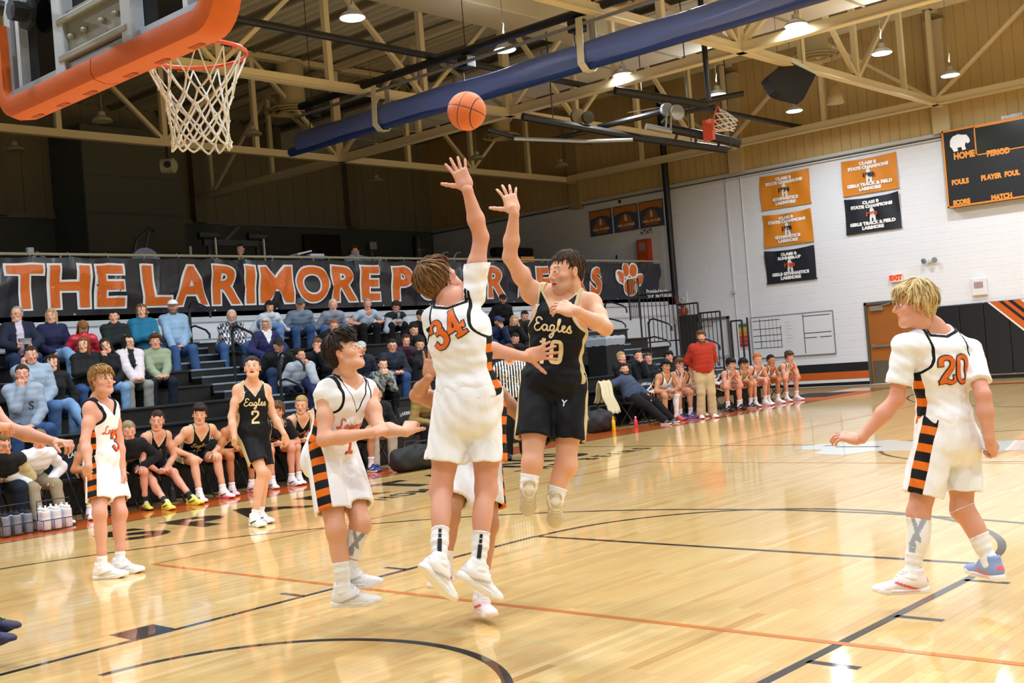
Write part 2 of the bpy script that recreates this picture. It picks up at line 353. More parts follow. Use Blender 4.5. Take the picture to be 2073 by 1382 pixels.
# ---- hand template (right hand: fingers +y, thumb side -x, back of the hand +z)
HANDC = {}
POSES = {'open': ([4, 6, 4], 1.0, 12, 38), 'relax': ([22, 28, 16], .6, 3, 22), 'curl': ([40, 48, 30], .4, 2, 12), 'fist': ([72, 82, 45], .1, 0, -10), 'flat': ([6, 6, 4], .4, 2, 20), 'follow': ([-4, 18, 18], .9, 14, 45)}
def hand_template(h, pose):
    if (h, pose) in HANDC: return HANDC[(h, pose)]
    cu, tw, spread, tang = POSES[pose]
    P = [C((0, -.012, 0), (0, .02, 0), .0225, .0225, .02, w=(1, 0, 0), s=1.2)]
    P += [C((x0*.75, .018, -.002), (x0, .088, 0), .0145, .0125, .018) for x0 in (-.029, -.010, .010, .029)]
    P += [EL((-.024, .035, -.010), (.018, .03, .015), k=.015), EL((.024, .035, -.008), (.014, .03, .013), k=.015)]
    for i, (x0, y0, L) in enumerate([(-.031, .091, .072), (-.0105, .095, .082), (.0105, .092, .076), (.031, .085, .060)]):
        a = math.radians((i-1.5)*spread); p = np.array((x0, y0, 0.0)); ang = 0; r = (.0092, .0096, .0092, .0080)[i]
        for j, f in enumerate((.45, .30, .25)):
            ang += math.radians(cu[j]*(1+.12*i)); dv = np.array((math.sin(a)*math.cos(ang), math.cos(a)*math.cos(ang), -math.sin(ang)))
            q = p+dv*L*f; P.append(C(p, q, r*(1-.09*j), r*(.93-.09*j), .0035)); p = q
    ta = math.radians(tang); p = np.array((-.026, .022, -.008)); d1 = np.array((-math.sin(ta+.35), math.cos(ta+.35), -.35*(1-tw*.5)))
    for j, (L, r) in enumerate(((.045, .0135), (.034, .0108), (.027, .0098))):
        d2 = unit(d1+np.array((.16, .05, -.14))*j*(1.3-tw)); q = p+d2*L; P.append(C(p, q, r, r*.88, .008)); p = q
    lo, hi = bounds(P, .01); G = Grid(lo, hi, h); eval_prims(G, P); V, F = surface_nets(G); HANDC[(h, pose)] = (V, F); return V, F
# ---- shoe template (origin at the ankle joint, 85 mm above the sole)
SHOEC = {}
def shoe_meshes(cols, h=.006, high=0.0):
    key = (cols, h, high)
    if key in SHOEC: return SHOEC[key]
    up, sole, acc = cols
    P = [C((0, -.042, -.034), (0, .03, -.03), .036, .036, .03), C((0, .02, -.028), (0, .115, -.05), .040, .027, .03, w=(1, 0, 0), s=1.2), EL((0, .145, -.056), (.045, .058, .028), k=.025),
         C((0, .022, .030), (0, .060, -.012), .016, .024, .01, w=(1, 0, 0), s=1.5), C((0, -.018, -.03), (0, -.022, .022+high), .037, .036, .025, w=(0, 1, 0), s=1.15), EL((0, -.015, .05+high), (.030, .036, .034), k=-.006)]
    G = Grid((-.075, -.11, -.1), (.075, .23, .08+high), h); eval_prims(G, P)
    Z = G.ax[2][None, None, :]; G.d = np.maximum(G.d, (-.068-Z)).astype(np.float32); V, F = surface_nets(G); V = smooth_verts(V, F, 1, .3)
    base, ac = np.array(lin(up)[:3]), np.array(lin(acc)[:3]); col = np.tile(base, (len(V), 1)); x, y, z = V.T
    sw = np.abs(z-(-.045+.35*np.clip(y-.02, -.05, .08)**1))<.007; m = (sw & (np.abs(x) > .028) & (y < .1) & (y > -.04)) | ((y < -.07) & (z > -.03)); col[m] = ac
    mu = np_mesh('upper', V, F, col); V0, F0_ = V, F
    P = [C((0, -.045, -.07), (0, .05, -.07), .040, .036, .02, w=(1, 0, 0), s=1.0), C((0, .05, -.07), (0, .148, -.068), .036, .048, .03)]
    G = Grid((-.075, -.11, -.1), (.075, .23, -.03), h*.8); eval_prims(G, P); X, Y, Z = np.meshgrid(*G.ax, indexing='ij', sparse=True)
    G.d = smax(smax(G.d, (-.085-Z+np.clip(Y-.13, 0, 1)*.35).astype(np.float32), .004), (Z+.057-.16*np.clip(np.abs(Y-.03)-.06, 0, .1)), .004).astype(np.float32)
    V, F = surface_nets(G); c = np.tile(np.array(lin(sole)[:3]), (len(V), 1)); c[(np.abs(V[:, 2]+.07) < .004) & (np.abs(V[:, 1]-.04) < .07)] = ac*.5+c[0]*.5; ms = np_mesh('sole', V, F, c)
    mb = MB()
    tv = BVHTree.FromPolygons([tuple(v) for v in V0], [tuple(f) for f in F0_])
    def top(x_, y_):
        h_ = tv.ray_cast(Vector((x_, y_, .1)), Vector((0, 0, -1)), .3); return (x_, y_, (h_[0][2] if h_[0] is not None else -.02)+.002)
    for i in range(5):
        y0 = .040+i*.016; mb.tube([top(-.021, y0), top(-.010, y0+.004), top(.010, y0-.003), top(.021, y0)], .0032, 5)
    mb.tube([top(0, .042), top(.012, .052), top(.022, .056), top(.024, .046), top(.008, .044)], .0026, 5); mb.tube([top(0, .042), top(-.012, .052), top(-.022, .056), top(-.024, .046), top(-.008, .044)], .0026, 5)
    ml = bpy.data.meshes.new('laces'); ml.from_pydata(mb.v, [], mb.f)
    mu.materials.append(attr_mat('shoe_knit', .55, .15, 400)); ms.materials.append(attr_mat('shoe_rubber', .45)); ml.materials.append(mat(acc if up in ('#f2f2f4',) and 0 else ('#e9e9ec' if up > '#8' else '#1a1a1e'), .8))
    SHOEC[key] = (mu, ms, ml); return SHOEC[key]
def put_shoe(root, ank, fwd, up, cols, size=1.0, detail=1, high=0.0, name='shoe'):
    mu, ms, ml = shoe_meshes(cols, .0055 if detail else .009, high)
    o = bpy.data.objects.new(name, mu); COL.objects.link(o); o.parent = root; R = frame(fwd, up); off = np.array(ank)-np.array(root.location)
    M = Matrix([[R[i][0]*size, R[i][1]*size, R[i][2]*size, off[i]] for i in range(3)]+[[0, 0, 0, 1]]); o.matrix_local = M
    s = bpy.data.objects.new('sole', ms); COL.objects.link(s); s.parent = o
    if detail: l = bpy.data.objects.new('laces', ml); COL.objects.link(l); l.parent = o
    return o
# ---- hair
def hair_mesh(style, color, h, seed=0, locks=60, hl=None, wide=1.0):
    """returns V,F,col in head space. styles: short crop mop mullet long bob pony bald thin curly tied"""
    if style == 'bald': return None
    t = {'short': .010, 'crop': .006, 'mop': .021, 'mullet': .022, 'long': .014, 'bob': .02, 'curly': .032, 'thin': .005, 'tied': .008, 'tuft': .02, 'back': .017}[style]
    rg = np.random.default_rng(seed+11)
    P = [EL((0, -.016, .036), (.0765*wide+t*.7, .097+t*.6, .083+t), k=.01)]
    if style in ('mop', 'mullet', 'tuft', 'bob', 'curly'): P += [EL((0, .060, .086), (.060, .036+t*.3, .022+t*.3), k=.02)]
    if style == 'tuft': P += [EL((0, .035, .12), (.055, .06, .03), k=.03)]
    if style in ('mop', 'mullet', 'bob', 'curly', 'back'): P += [EL((sx*.066, -.015, .01), (.020+t*.4, .045, .05), k=.02) for sx in (-1, 1)]
    P += [EL((0, -.055, -.03), (.058+t*.4, .045+t*.35, .05), k=.02)] if style not in ('crop', 'thin', 'short') else [EL((0, -.06, -.015), (.058, .038, .045), k=.02)]
    if style == 'mullet': P += [EL((0, -.075, -.07), (.05, .032, .055), k=.03)]
    if style == 'back': P += [EL((0, -.07, -.03), (.072, .05, .06), k=.03)]
    if style in ('long', 'bob'):
        Lb = .22 if style == 'long' else .10
        for sx in (-1, 1): P += [C((sx*.068, -.005, .02), (sx*(.075 if style == 'long' else .08), .012, -Lb*.75), .026, .022, .03, w=(0, 1, 0), s=1.35)]
        P += [C((0, -.07, .0), (0, -.085, -Lb), .05, .04, .03, w=(1, 0, 0), s=1.5)]
    if style == 'tied': P += [EL((0, -.11, .02), (.025, .028, .03), k=.02)]
    G = Grid((-.14, -.17, -.30 if style in ('long',) else -.17), (.14, .15, .175), h); eval_prims(G, P)
    X, Y, Z = np.meshgrid(*G.ax, indexing='ij', sparse=True)
    fz = {'mop': .052, 'mullet': .056, 'curly': .058, 'bob': .062, 'short': .064, 'crop': .070, 'thin': .092, 'long': .078, 'tied': .078, 'tuft': .066, 'back': .07}[style]
    # face opening: in front of a slanted plane under the hairline
    face = np.maximum(np.maximum((fz-.0+.9*np.abs(X)*0)-Z, -9) if False else (Z-(fz+.010*np.sin(X*90+seed)-.25*np.abs(X))), 0.052-(Y+.0*Z)+.55*np.clip(Z-.02, -.2, .2)*0+np.where(np.abs(X) > .06, (.0), 0))
    face = smax((Z-(fz+.006*np.sin(X*110+seed))).astype(np.float32), (.022-Y+(.0 if style in ('long', 'bob', 'mullet') else 0)).astype(np.float32), .01)   # negative inside the opening
    G.d = smax(G.d, -face, .008).astype(np.float32)
    if style not in ('long', 'bob'):
        ear = np.maximum(np.maximum(-.028-Y, Y-.05), Z-(.022 if style not in ('mop', 'curly', 'mullet') else .004)); ear = np.maximum(ear, .05-np.abs(X))
        low = np.maximum(Z+{'mullet': .13, 'mop': .075, 'curly': .07, 'tied': .06, 'back': .095}.get(style, .062), -9); nape = np.maximum(Z-(-.02), -Y-.03)   # under and before the ears
        G.d = smax(smax(smax(G.d, -ear.astype(np.float32), .006), -np.maximum(nape, -9).astype(np.float32), .006), -low.astype(np.float32), .012).astype(np.float32)
    ang = np.arctan2(X+0*Y, -(Y+.03))*(9 if locks > 50 else 6); grv = np.sin(ang*2.3+6*np.sin(Z*38+seed)+seed)*.5+np.sin(ang*4.7+Z*60+seed*2)*.5
    amp = {'curly': .007, 'mop': .004, 'mullet': .0045, 'crop': .001, 'short': .0018, 'thin': .0008}.get(style, .0028)
    G.d = (G.d+amp*grv*(np.abs(G.d) < .03)).astype(np.float32)
    if style == 'curly': G.d = (G.d+.006*np.sin(X*160+seed)*np.sin(Y*150)*np.sin(Z*140+1)).astype(np.float32)
    V, F = surface_nets(G); base = np.array(lin(color)[:3]); n = len(V)
    if n == 0: return None
    g = np.sin(np.arctan2(V[:, 0], -(V[:, 1]+.03))*37+6*np.sin(V[:, 2]*38+seed)+seed)*.5+wob(V, 160, seed)*.4
    hi = np.array(lin(hl)[:3]) if hl else np.minimum(base*1.9+.01, 1); col = base*(1-.35*np.clip(-g, 0, 1)[:, None]); m = np.clip(g, 0, 1)[:, None]*.55; col = col*(1-m)+hi*m
    # locks: thin strands lying on the cap, combed down from the crown
    if locks and n > 50 and style not in ('crop', 'thin'):
        cand = rg.integers(0, n, locks*2); LV, LF, LC = [], [], []; crown = np.array((.012, -.045, .14)); curl = {'curly': 1.0, 'mop': .22, 'mullet': .3, 'tuft': .3}.get(style, .12)
        for ci in cand[:locks]:
            p = V[ci].copy(); L = {'long': .09, 'bob': .06, 'short': .028, 'tied': .03, 'mop': .062, 'mullet': .06}.get(style, .045)*rg.uniform(.7, 1.3); r0 = (.0050 if style != 'short' else .0032)*(1 if locks < 120 else .78)*rg.uniform(.6, 1.15); b = sum(len(q) for q in LV); pts = []; q = p; bias = rg.normal(size=3)*curl*.6
            for j in range(5):
                nrm = unit((q-np.array((0, -.015, .03)))*np.array((1, .8, 1.0))); d_ = unit(q-crown); d_ = d_+np.array((0, -.25 if q[1] < .02 else .25, -.35)); d_ = unit(d_-nrm*(d_@nrm)+bias*(1 if j else .5)-nrm*.10*j)
                pts.append(q+nrm*(.0015 if j < 4 else .001)); q = q+d_*L/4
            rr = [r0*.8, r0, r0*.9, r0*.6, r0*.12]; qv = []
            for j, (pp, r) in enumerate(zip(pts, rr)):
                tt = unit(pts[min(j+1, 4)]-pts[max(j-1, 0)]); nrm = unit(pp-np.array((0, -.015, .03))); side = unit(np.cross(tt, nrm)); nn = np.cross(side, tt)
                for k in range(5): a = 2*math.pi*k/5; qv.append(pp+side*math.cos(a)*r*1.7+nn*math.sin(a)*r*.75)
            LV.append(np.array(qv)); LC.append(np.tile(col[ci]*rg.uniform(.7, 1.35), (25, 1)))
            LF += [(b+j*5+k, b+j*5+(k+1) % 5, b+(j+1)*5+(k+1) % 5, b+(j+1)*5+k) for j in range(4) for k in range(5)]
        V = np.concatenate([V]+LV); F = np.concatenate([F, np.array(LF)+n]); col = np.concatenate([col]+LC)
    return V, F, np.clip(col, 0, 1)
def transform(V, R, t, s=1.0): return (V*s)@np.array(R).T+np.array(t)
def d_flat(P, a, b, ra, rb, w, s):
    ab = np.array(b)-np.array(a); L = float(np.linalg.norm(ab)); u = ab/L; d = d_cone(P, a, np.array(b)+u*.15, ra, rb+(rb-ra)*.15/L, w, s)
    t = (P[0]-a[0])*u[0]+(P[1]-a[1])*u[1]+(P[2]-a[2])*u[2]; return np.maximum(d, t-L)
def torso_prims(J, k, m, belly=0.0, fem=0):
    P, N = J['P'], J['N']; U = unit(N-P); Mp = frame(J['pf'], U); Mc = frame(J['cf'], U); L = np.linalg.norm(N-P); Rt = Mc[:, 0]
    hip = 1.0+.10*fem; sw = 1-.10*fem
    pr = [EL(P+U*.01*k, np.array((.150*m*hip, .108*m*hip, .115))*k, Mp, .06*k), EL(P+U*L*.36+Mc[:, 1]*belly*.3, np.array((.135*m*sw+belly*.3, .098*m+belly*.5, .17))*k, Mc, .07*k),
          EL(P+U*L*.68, np.array((.158*m*sw, .112*m, .165))*k, Mc, .07*k), C(J['shL'], J['shR'], .055*k*m**.5, .055*k*m**.5, .06*k),
          C(N+U*.025*k, J['shL']*.75+N*.25-U*.01*k, .045*k, .045*k, .05*k), C(N+U*.025*k, J['shR']*.75+N*.25-U*.01*k, .045*k, .045*k, .05*k),
          C(N-U*.03*k, N*.12+(J['C']-J['hu']*.02-J['hf']*.018)*.88, .060*k, .051*k*(1-.1*fem), .035*k)]
    if fem: pr += [EL(P+U*L*.66+Mc[:, 1]*.085*k+sx*Rt*.065*k, np.array((.06, .05, .06))*k*m, Mc, .05*k) for sx in (-1, 1)]
    else: pr += [EL(P+U*L*.74+Mc[:, 1]*.065*k+sx*Rt*.068*k, np.array((.07, .045, .06))*k*m, Mc, .05*k) for sx in (-1, 1)]
    for s in 'LR': pr.append(EL(P*.55+J['hp'+s]*.45-Mp[:, 1]*.058*k-U*.05*k, np.array((.085, .075, .088))*k*m, Mp, .04*k))
    return pr
def arm_prims(J, k, m, s, upto=1.0):
    sh, el, wr = J['sh'+s], J['el'+s], J['wr'+s]; a = unit(wr-el); mm = m**.6
    pr = [EL(sh*.93+el*.07, np.array((.057, .057, .060))*k*mm, None, .03*k), C(sh, el, .049*k*mm, .0385*k*mm, .025*k), EL(sh*.5+el*.5, np.array((.047, .047, .052))*k*mm, None, .03*k),
          C(el, el*.62+wr*.38, .038*k*mm, .042*k*mm, .02*k), C(el*.62+wr*.38, wr, .042*k*mm, .0245*k*mm, .02*k)]
    return pr
def leg_prims(J, k, m, s):
    hp, kn, an = J['hp'+s], J['kn'+s], J['an'+s]; sh = unit(an-kn); th = unit(kn-hp); back = J['pf']-sh*(J['pf']@sh); back = -unit(back); mm = m**.6
    bend = th-sh; fr = unit(bend-sh*(bend@sh)) if np.linalg.norm(bend) > .15 else unit(J['pf']-sh*(J['pf']@sh)); back = -fr
    return [C(hp, kn, .090*k*mm, .054*k*mm, .04*k), EL(hp*.62+kn*.38-back*.012*k, np.array((.083, .083, .12))*k*mm, frame(fr, th), .04*k), EL(kn-back*.008*k, np.array((.052, .052, .06))*k*mm, None, .03*k),
            C(kn, kn*.3+an*.7, .050*k*mm, .037*k*mm, .025*k), EL(kn*.68+an*.32+back*.022*k, np.array((.046, .044, .105))*k*mm, frame(fr, sh), .03*k), C(kn*.3+an*.7, an, .036*k*mm, .034*k*mm, .02*k)]
def torso_local(V, J):
    P, N = J['P'], J['N']; U = unit(N-P); M = frame(J['cf'], U); d = V-P; return d@M[:, 0], d@M[:, 1], np.linalg.norm(N-P)-d@U      # u, v, q (down from the neck base)
def set_attr(me, name, A):
    a = me.color_attributes.new(name, 'FLOAT_COLOR', 'POINT'); c = np.ones((len(A), 4), dtype=np.float32); c[:, :A.shape[1]] = A; a.data.foreach_set('color', c.ravel())
def kit_mat(base, trim, pa, pb, key):
    k = ('kit', key)
    if k in MATS: return MATS[k]
    m = bpy.data.materials.new('kit_'+key); m.use_nodes = True; nt = m.node_tree; b = nt.nodes['Principled BSDF']; N = nt.nodes.new; L = nt.links.new
    at_ = N('ShaderNodeAttribute'); at_.attribute_name = 'Pat'; sp = N('ShaderNodeSeparateXYZ'); L(at_.outputs['Vector'], sp.inputs[0])
    def mth(op, a, bb=None):
        q = N('ShaderNodeMath'); q.operation = op
        for i, v in enumerate((a, bb)):
            if v is None: continue
            if isinstance(v, (int, float)): q.inputs[i].default_value = v
            else: L(v, q.inputs[i])
        return q.outputs[0]
    def mix(f, a, bb):
        q = N('ShaderNodeMix'); q.data_type = 'RGBA'; L(f, q.inputs['Factor'])
        for i, v in (('A', a), ('B', bb)):
            if isinstance(v, tuple): q.inputs[i].default_value = v
            else: L(v, q.inputs[i])
        return q.outputs['Result']
    band = mth('GREATER_THAN', mth('SINE', sp.outputs[2]), -.12); pan = mix(band, lin(pa), lin(pb)) if pa != pb else lin(pa)
    c = mix(mth('GREATER_THAN', sp.outputs[1], 0.0), lin(base), pan); c = mix(mth('LESS_THAN', sp.outputs[0], 0.0), c, lin(trim)); L(c, b.inputs['Base Color'])
    b.inputs['Roughness'].default_value = .62; b.inputs['Specular IOR Level'].default_value = .22
    tc = N('ShaderNodeTexCoord'); n = N('ShaderNodeTexNoise'); n.inputs['Scale'].default_value = 14; n.inputs['Detail'].default_value = 3; n.inputs['Distortion'].default_value = 1.2
    mp = N('ShaderNodeMapping'); mp.inputs['Scale'].default_value = (1, 1, .55); mp.inputs['Rotation'].default_value = (.5, .3, 0); L(tc.outputs['Object'], mp.inputs[0]); L(mp.outputs[0], n.inputs['Vector'])
    bp = N('ShaderNodeBump'); bp.inputs['Strength'].default_value = .35; bp.inputs['Distance'].default_value = .02; L(n.outputs['Fac'], bp.inputs['Height']); L(bp.outputs[0], b.inputs['Normal'])
    MATS[k] = m; return m
KITS = {'home': ('#f3f5fb', '#111114', '#e07018', '#141416'), 'away': ('#0d0e14', '#cfbd93', '#cfbd93', '#cfbd93')}
LIMB = dict(ua=.30, fa=.265, th=.445, sh=.43)
def person(label, J, root_at, look, outfit, detail=1, k=1.0, m=1.0, belly=0.0, fem=0, group=None, cat='person'):
    """J: joints in room space.  look: tone hair colour etc.  outfit: list of garments"""
    root = empty('person', root_at, label, cat, group); tone = TONES[look.get('tone', 'fair')]; base = np.array(lin(tone)[:3]); L0 = np.zeros(3)
    h = {3: .0075, 2: .009, 1: .012, 0: .016}[detail]; hh = {3: .0036, 2: .0045, 1: .0058, 0: .0068}[detail]; seed = look.get('seed', int(abs(root_at[0]*131+root_at[1]*37)*10) % 997)
    def clean(V): return V-L0
    # --- body: one continuous skin
    pr = torso_prims(J, k, m, belly, fem)
    for s in 'LR': pr += arm_prims(J, k, m, s)+leg_prims(J, k, m, s)
    for s in 'LR':
        f = J['foot'+s][0]; a = J['an'+s]; pr.append(C(a-J['foot'+s][1]*.03*k, a+unit(f)*.07*k-J['foot'+s][1]*.05*k, .026*k, .014*k, .02*k)); f2 = unit(J['hand'+s][0]); pr.append(C(J['wr'+s], J['wr'+s]+f2*.035*k, .0243*k, .0235*k, .02*k))
    lo, hi = bounds(pr, .01); G = Grid(lo, hi, h); eval_prims(G, pr); V, F = surface_nets(G); V = smooth_verts(V, F, 1, .3)
    col = np.tile(base, (len(V), 1)); red = base*np.array([.98, .70, .62])
    for s in 'LR':
        for j, r in (('el', .06), ('kn', .08)):
            q = np.clip(1-np.linalg.norm(V-J[j+s], axis=1)/r, 0, 1)[:, None]*.55; col = col*(1-q)+red*q
    q = (np.clip(wob(V, 18, seed), 0, 1)*.18)[:, None]; col = col*(1-q)+red*q
    VV, FF, CC = [V], [F], [col]; n = len(V)
    hk = look.get('hk', 1.0)*k**.5*(.95 if fem else 1.0)
    HR = frame(J['hf'], J['hu']); hv, hf_, hc = head_template(hh, fem, look.get('wide', 1.0), look.get('age', 0), look.get('beard', 0), look.get('mouth', 0), look.get('tone', 'fair'), look.get('brow', '#3a2618'), 0)
    VV.append(transform(hv, HR, J['C'], hk)); FF.append(hf_+n); CC.append(hc); n += len(hv)
    for s in 'LR':
        f, nrm, pose = J['hand'+s]; xv, xf = hand_template(.0042 if detail >= 2 else .0060, pose); xv = xv.copy()
        R = frame(f, nrm)
        if s == 'L': xv[:, 0] *= -1; xf = xf[:, ::-1]
        VV.append(transform(xv, R, J['wr'+s]+unit(f)*.012*k, k*look.get('handk', 1.02)*(.92 if fem else 1))); FF.append(xf+n); n += len(xv)
        c = np.tile(base, (len(xv), 1)); tip = np.clip((xv[:, 1]-.10)/.07, 0, 1)[:, None]*.35; CC.append(c*(1-tip)+red*tip)
    body = link_mesh('body', np_mesh('body', clean(np.concatenate(VV)), np.concatenate(FF), np.concatenate(CC)), attr_mat('skin', .48, .06, 260, 0, 0, 0, .4), root)
    ev, ef, ec = eye_mesh(look.get('gaze', (0, 1, .02))); ne = len(ev)//2; ev = transform(ev, HR, J['C'], hk)
    for i in (0, 1): link_mesh('eye', np_mesh('eye', ev[i*ne:(i+1)*ne], ef[:len(ef)//2], ec[:ne]), attr_mat('eye_wet', .12), root)
    if look.get('glasses'):
        mb = MB()
        for sx in (-1, 1):
            mb.tube([transform(np.array([(sx*.032+.023*math.cos(t), .099, .001+.017*math.sin(t))]), HR, J['C'], hk)[0]-L0 for t in np.linspace(0, 2*math.pi, 13)[:-1]], .0022, 5, closed=True)
            mb.tube([transform(np.array([q]), HR, J['C'], hk)[0]-L0 for q in ((sx*.055, .097, .006), (sx*.080, .06, .006), (sx*.086, -.005, .004))], .002, 4)
        mb.tube([transform(np.array([q]), HR, J['C'], hk)[0]-L0 for q in ((-.01, .1, .004), (.01, .1, .004))], .002, 4); mb.build('glasses', mat(look['glasses'], .3), root)
    if look.get('hair'):
        hm = hair_mesh(look['hair'], look['hc'], {3: .0042, 2: .0055, 1: .0068, 0: .0078}[detail], seed, look.get('locks', {3: 170, 2: 90, 1: 50, 0: 36}[detail]), look.get('hl'), look.get('wide', 1.0))
        if hm: link_mesh('hair', np_mesh('hair', clean(transform(hm[0], HR, J['C'], hk)), hm[1], hm[2]), attr_mat('hair_strands', .7, .25, 90, 0, 0, .05, .18, .01), root)
    if look.get('beard', 0) >= 2:
        P = [EL((0, .052, -.088), (.054, .042, .038), k=.02), EL((-.055, .02, -.055), (.018, .03, .035), k=.02), EL((.055, .02, -.055), (.018, .03, .035), k=.02), EL((0, .088, -.049), (.028, .010, .007), k=.01), C((-.014, .082, -.0625), (.014, .082, -.0625), .008, .008, -.006)]
        G = Grid((-.1, -.06, -.15), (.1, .13, .02), .006); eval_prims(G, P); X, Y, Z = np.meshgrid(*G.ax, indexing='ij', sparse=True); G.d = (G.d+.003*np.sin(X*260)*np.sin(Z*240+Y*200)).astype(np.float32); bv, bf = surface_nets(G)
        bc = np.array(lin(look.get('brow'))[:3]); link_mesh('beard', np_mesh('beard', clean(transform(bv, HR, J['C'], hk)), bf, np.tile(bc, (len(bv), 1))*(1+.4*wob(bv, 300, 1))[:, None]), attr_mat('hair_strands', .7), root)
    if look.get('cap'):
        cc = look['cap']; P = [EL((0, -.014, .052), (.086, .104, .078), k=.01)]; G = Grid((-.12, -.14, .0), (.12, .22, .15), .0055 if detail >= 2 else .007); eval_prims(G, P); X, Y, Z = np.meshgrid(*G.ax, indexing='ij', sparse=True)
        G.d = np.maximum(G.d, .046-Z-.0*Y).astype(np.float32); br = EL((0, .10, .052), (.072, .095, .012), k=.006); e2 = Grid((-.12, -.14, .0), (.12, .22, .15), G.h); eval_prims(e2, [br]); e2.d = np.maximum(e2.d, .055-Y-0*Z).astype(np.float32)
        G.d = np.minimum(G.d, e2.d+.0); v, f = surface_nets(G); c = np.tile(np.array(lin(cc)[:3]), (len(v), 1)); c[(v[:, 1] > .1)] = np.array(lin(look.get('cap2', cc))[:3])
        link_mesh('cap', np_mesh('cap', clean(transform(v, HR, J['C'], hk*1.01)), f, c), attr_mat('cloth_plain', .8), root)
    # --- clothes
    U = unit(J['N']-J['P']); Mp = frame(J['pf'], U)
    for g in outfit:
        kind = g['k']; made = None
        if kind in ('jersey', 'top', 'tee'):
            infl = {'jersey': .012, 'tee': .009, 'top': .027}[kind]*k+g.get('loose', 0); P = torso_prims(J, k, m, belly, fem); P = [q for i, q in enumerate(P if kind == 'top' else P[:-2]) if i != 6]
            P.append(EL(J['P']+U*.05*k, np.array((.148*m, .108*m, .12))*k, Mp, .06*k)); A = []
            if kind == 'top':
                for s in 'LR':
                    wr = J['wr'+s]; el = J['el'+s]; sh = J['sh'+s]; mm = m**.6; A += [C(sh, el, .050*k*mm, .043*k*mm, .02*k), EL(sh, np.array((.056, .056, .056))*k*mm, None, .03*k), C(el, wr*.94+el*.06, .044*k*mm, .034*k*mm, .02*k)]
                A.append(C(J['N']-U*.02*k, J['N']+U*.035*k, .058*k, .05*k, .02*k))
            P2 = P+A; lo, hi = bounds(P2, infl+.02); hg = h*.9 if detail == 3 else h; G = Grid(lo, hi, hg); eval_prims(G, P2, infl)
            slv = []
            if kind == 'tee' or g.get('sleeve'):
                for s in 'LR':
                    sh, el = J['sh'+s], J['el'+s]; b = sh+(el-sh)*g.get('sl', .72); slv.append((sh, b, (.064 if detail else .068)*k*m**.5, .067*k*m**.5))
                for sh, b, ra, rb in slv:
                    e = .08; sl_, Pp = G.sub(np.minimum(sh, b)-e, np.maximum(sh, b)+e)
                    if sl_: G.d[sl_] = smin(G.d[sl_], d_flat(Pp, sh, b, ra, rb, None, 1.0).astype(np.float32), .02*k)
            X, Y, Z = np.meshgrid(*G.ax, indexing='ij', sparse=True); O = J['P']; Mc = frame(J['cf'], U); LL = np.linalg.norm(J['N']-J['P'])
            def lc(a): return (X-O[0])*a[0]+(Y-O[1])*a[1]+(Z-O[2])*a[2]
            u, v, q = lc(Mc[:, 0]), lc(Mc[:, 1]), LL-lc(U)
            hem = g.get('hem', .02 if kind != 'top' else -.07)*k; clip = hem-(LL-q)
            G.d = np.maximum(G.d, clip).astype(np.float32)
            if detail >= 2 or kind == 'top': G.d = (G.d+((.0045 if kind != 'top' else .0045)*np.sin(u*22+q*31+seed)*np.sin(q*38-u*25+v*20)+.002*np.sin(u*61-q*70)*np.sin(v*50+q*33))*(np.abs(G.d) < .03)).astype(np.float32)
            au = np.abs(u)
            def s_arm_f(au, q): return (.118+np.clip((q-.10*k)/(.15*k), 0, 1)**2*.13)*k*(1-.06*fem)-au
            dv = g.get('vdepth', .115)*k
            def s_neck_f(au, v, q): return np.maximum(q-np.where(v > 0, dv, .018*k)*(1-au/(.085*k))+.0, au-.085*k)
            if kind == 'jersey': G.d = np.maximum(np.maximum(G.d, -s_arm_f(au, q)), -s_neck_f(au, v, q)).astype(np.float32)
            if kind == 'tee': dv = .045*k; G.d = np.maximum(G.d, -s_neck_f(au, v, q)-.004).astype(np.float32)
            V, F = surface_nets(G); u, v, q = torso_local(V, J); au = np.abs(u)
            if kind == 'jersey':
                V2 = V; base_, trim, pa, pb = KITS[g['kit']]; tr = np.minimum(s_arm_f(au, q), s_neck_f(au, v, q))-(.015 if detail > 1 else .010)*k; pan = np.minimum(.038*k-np.abs(v+.0), au-.09*k); pan = np.minimum(pan, q-.2*k) if g['kit'] == 'home' else np.minimum(pan, q-.2*k)
                me = np_mesh('jersey', clean(V), F); set_attr(me, 'Pat', np.stack([tr*10, pan*10, q/k*2*math.pi/.095], 1)); made = link_mesh('jersey', me, kit_mat(base_, trim, pa, pb, g['kit']), root)
                J['_jv'] = (V, F)
                for d_ in g.get('marks', []): put_mark(made, V, F, J, root, k, **d_)
            else:
                c = np.tile(np.array(lin(g['c'])[:3]), (len(V), 1)); isarm = np.zeros(len(V), bool)
                for s in 'LR':
                    for a, b, fr in ((J['sh'+s], J['el'+s], .12), (J['el'+s], J['wr'+s], 0)):
                        ab = b-a; t = np.clip(((V-a)@ab)/(ab@ab), 0, 1); isarm |= (np.linalg.norm(V-a-t[:, None]*ab, axis=1) < .085*k*m**.5) & (t > fr)
                if g.get('sleeves'): c[isarm] = np.array(lin(g['sleeves'])[:3])
                if g.get('open'): c[(au < g.get('ow', .045)*k) & (v > 0) & ~isarm] = np.array(lin(g['open'])[:3])
                if g.get('vneck'): c[(v > 0) & (q < .13*k) & (au < .06*k*(1-q/(.14*k))+.004)] = np.array(lin(g['vneck'])[:3])
                if g.get('collar'): c[(q < .015) & (au < .09*k)] = np.array(lin(g['collar'])[:3])
                if g.get('trim'): tr = s_neck_f(au, v, q); c[tr < .018] = np.array(lin(g['trim'])[:3])
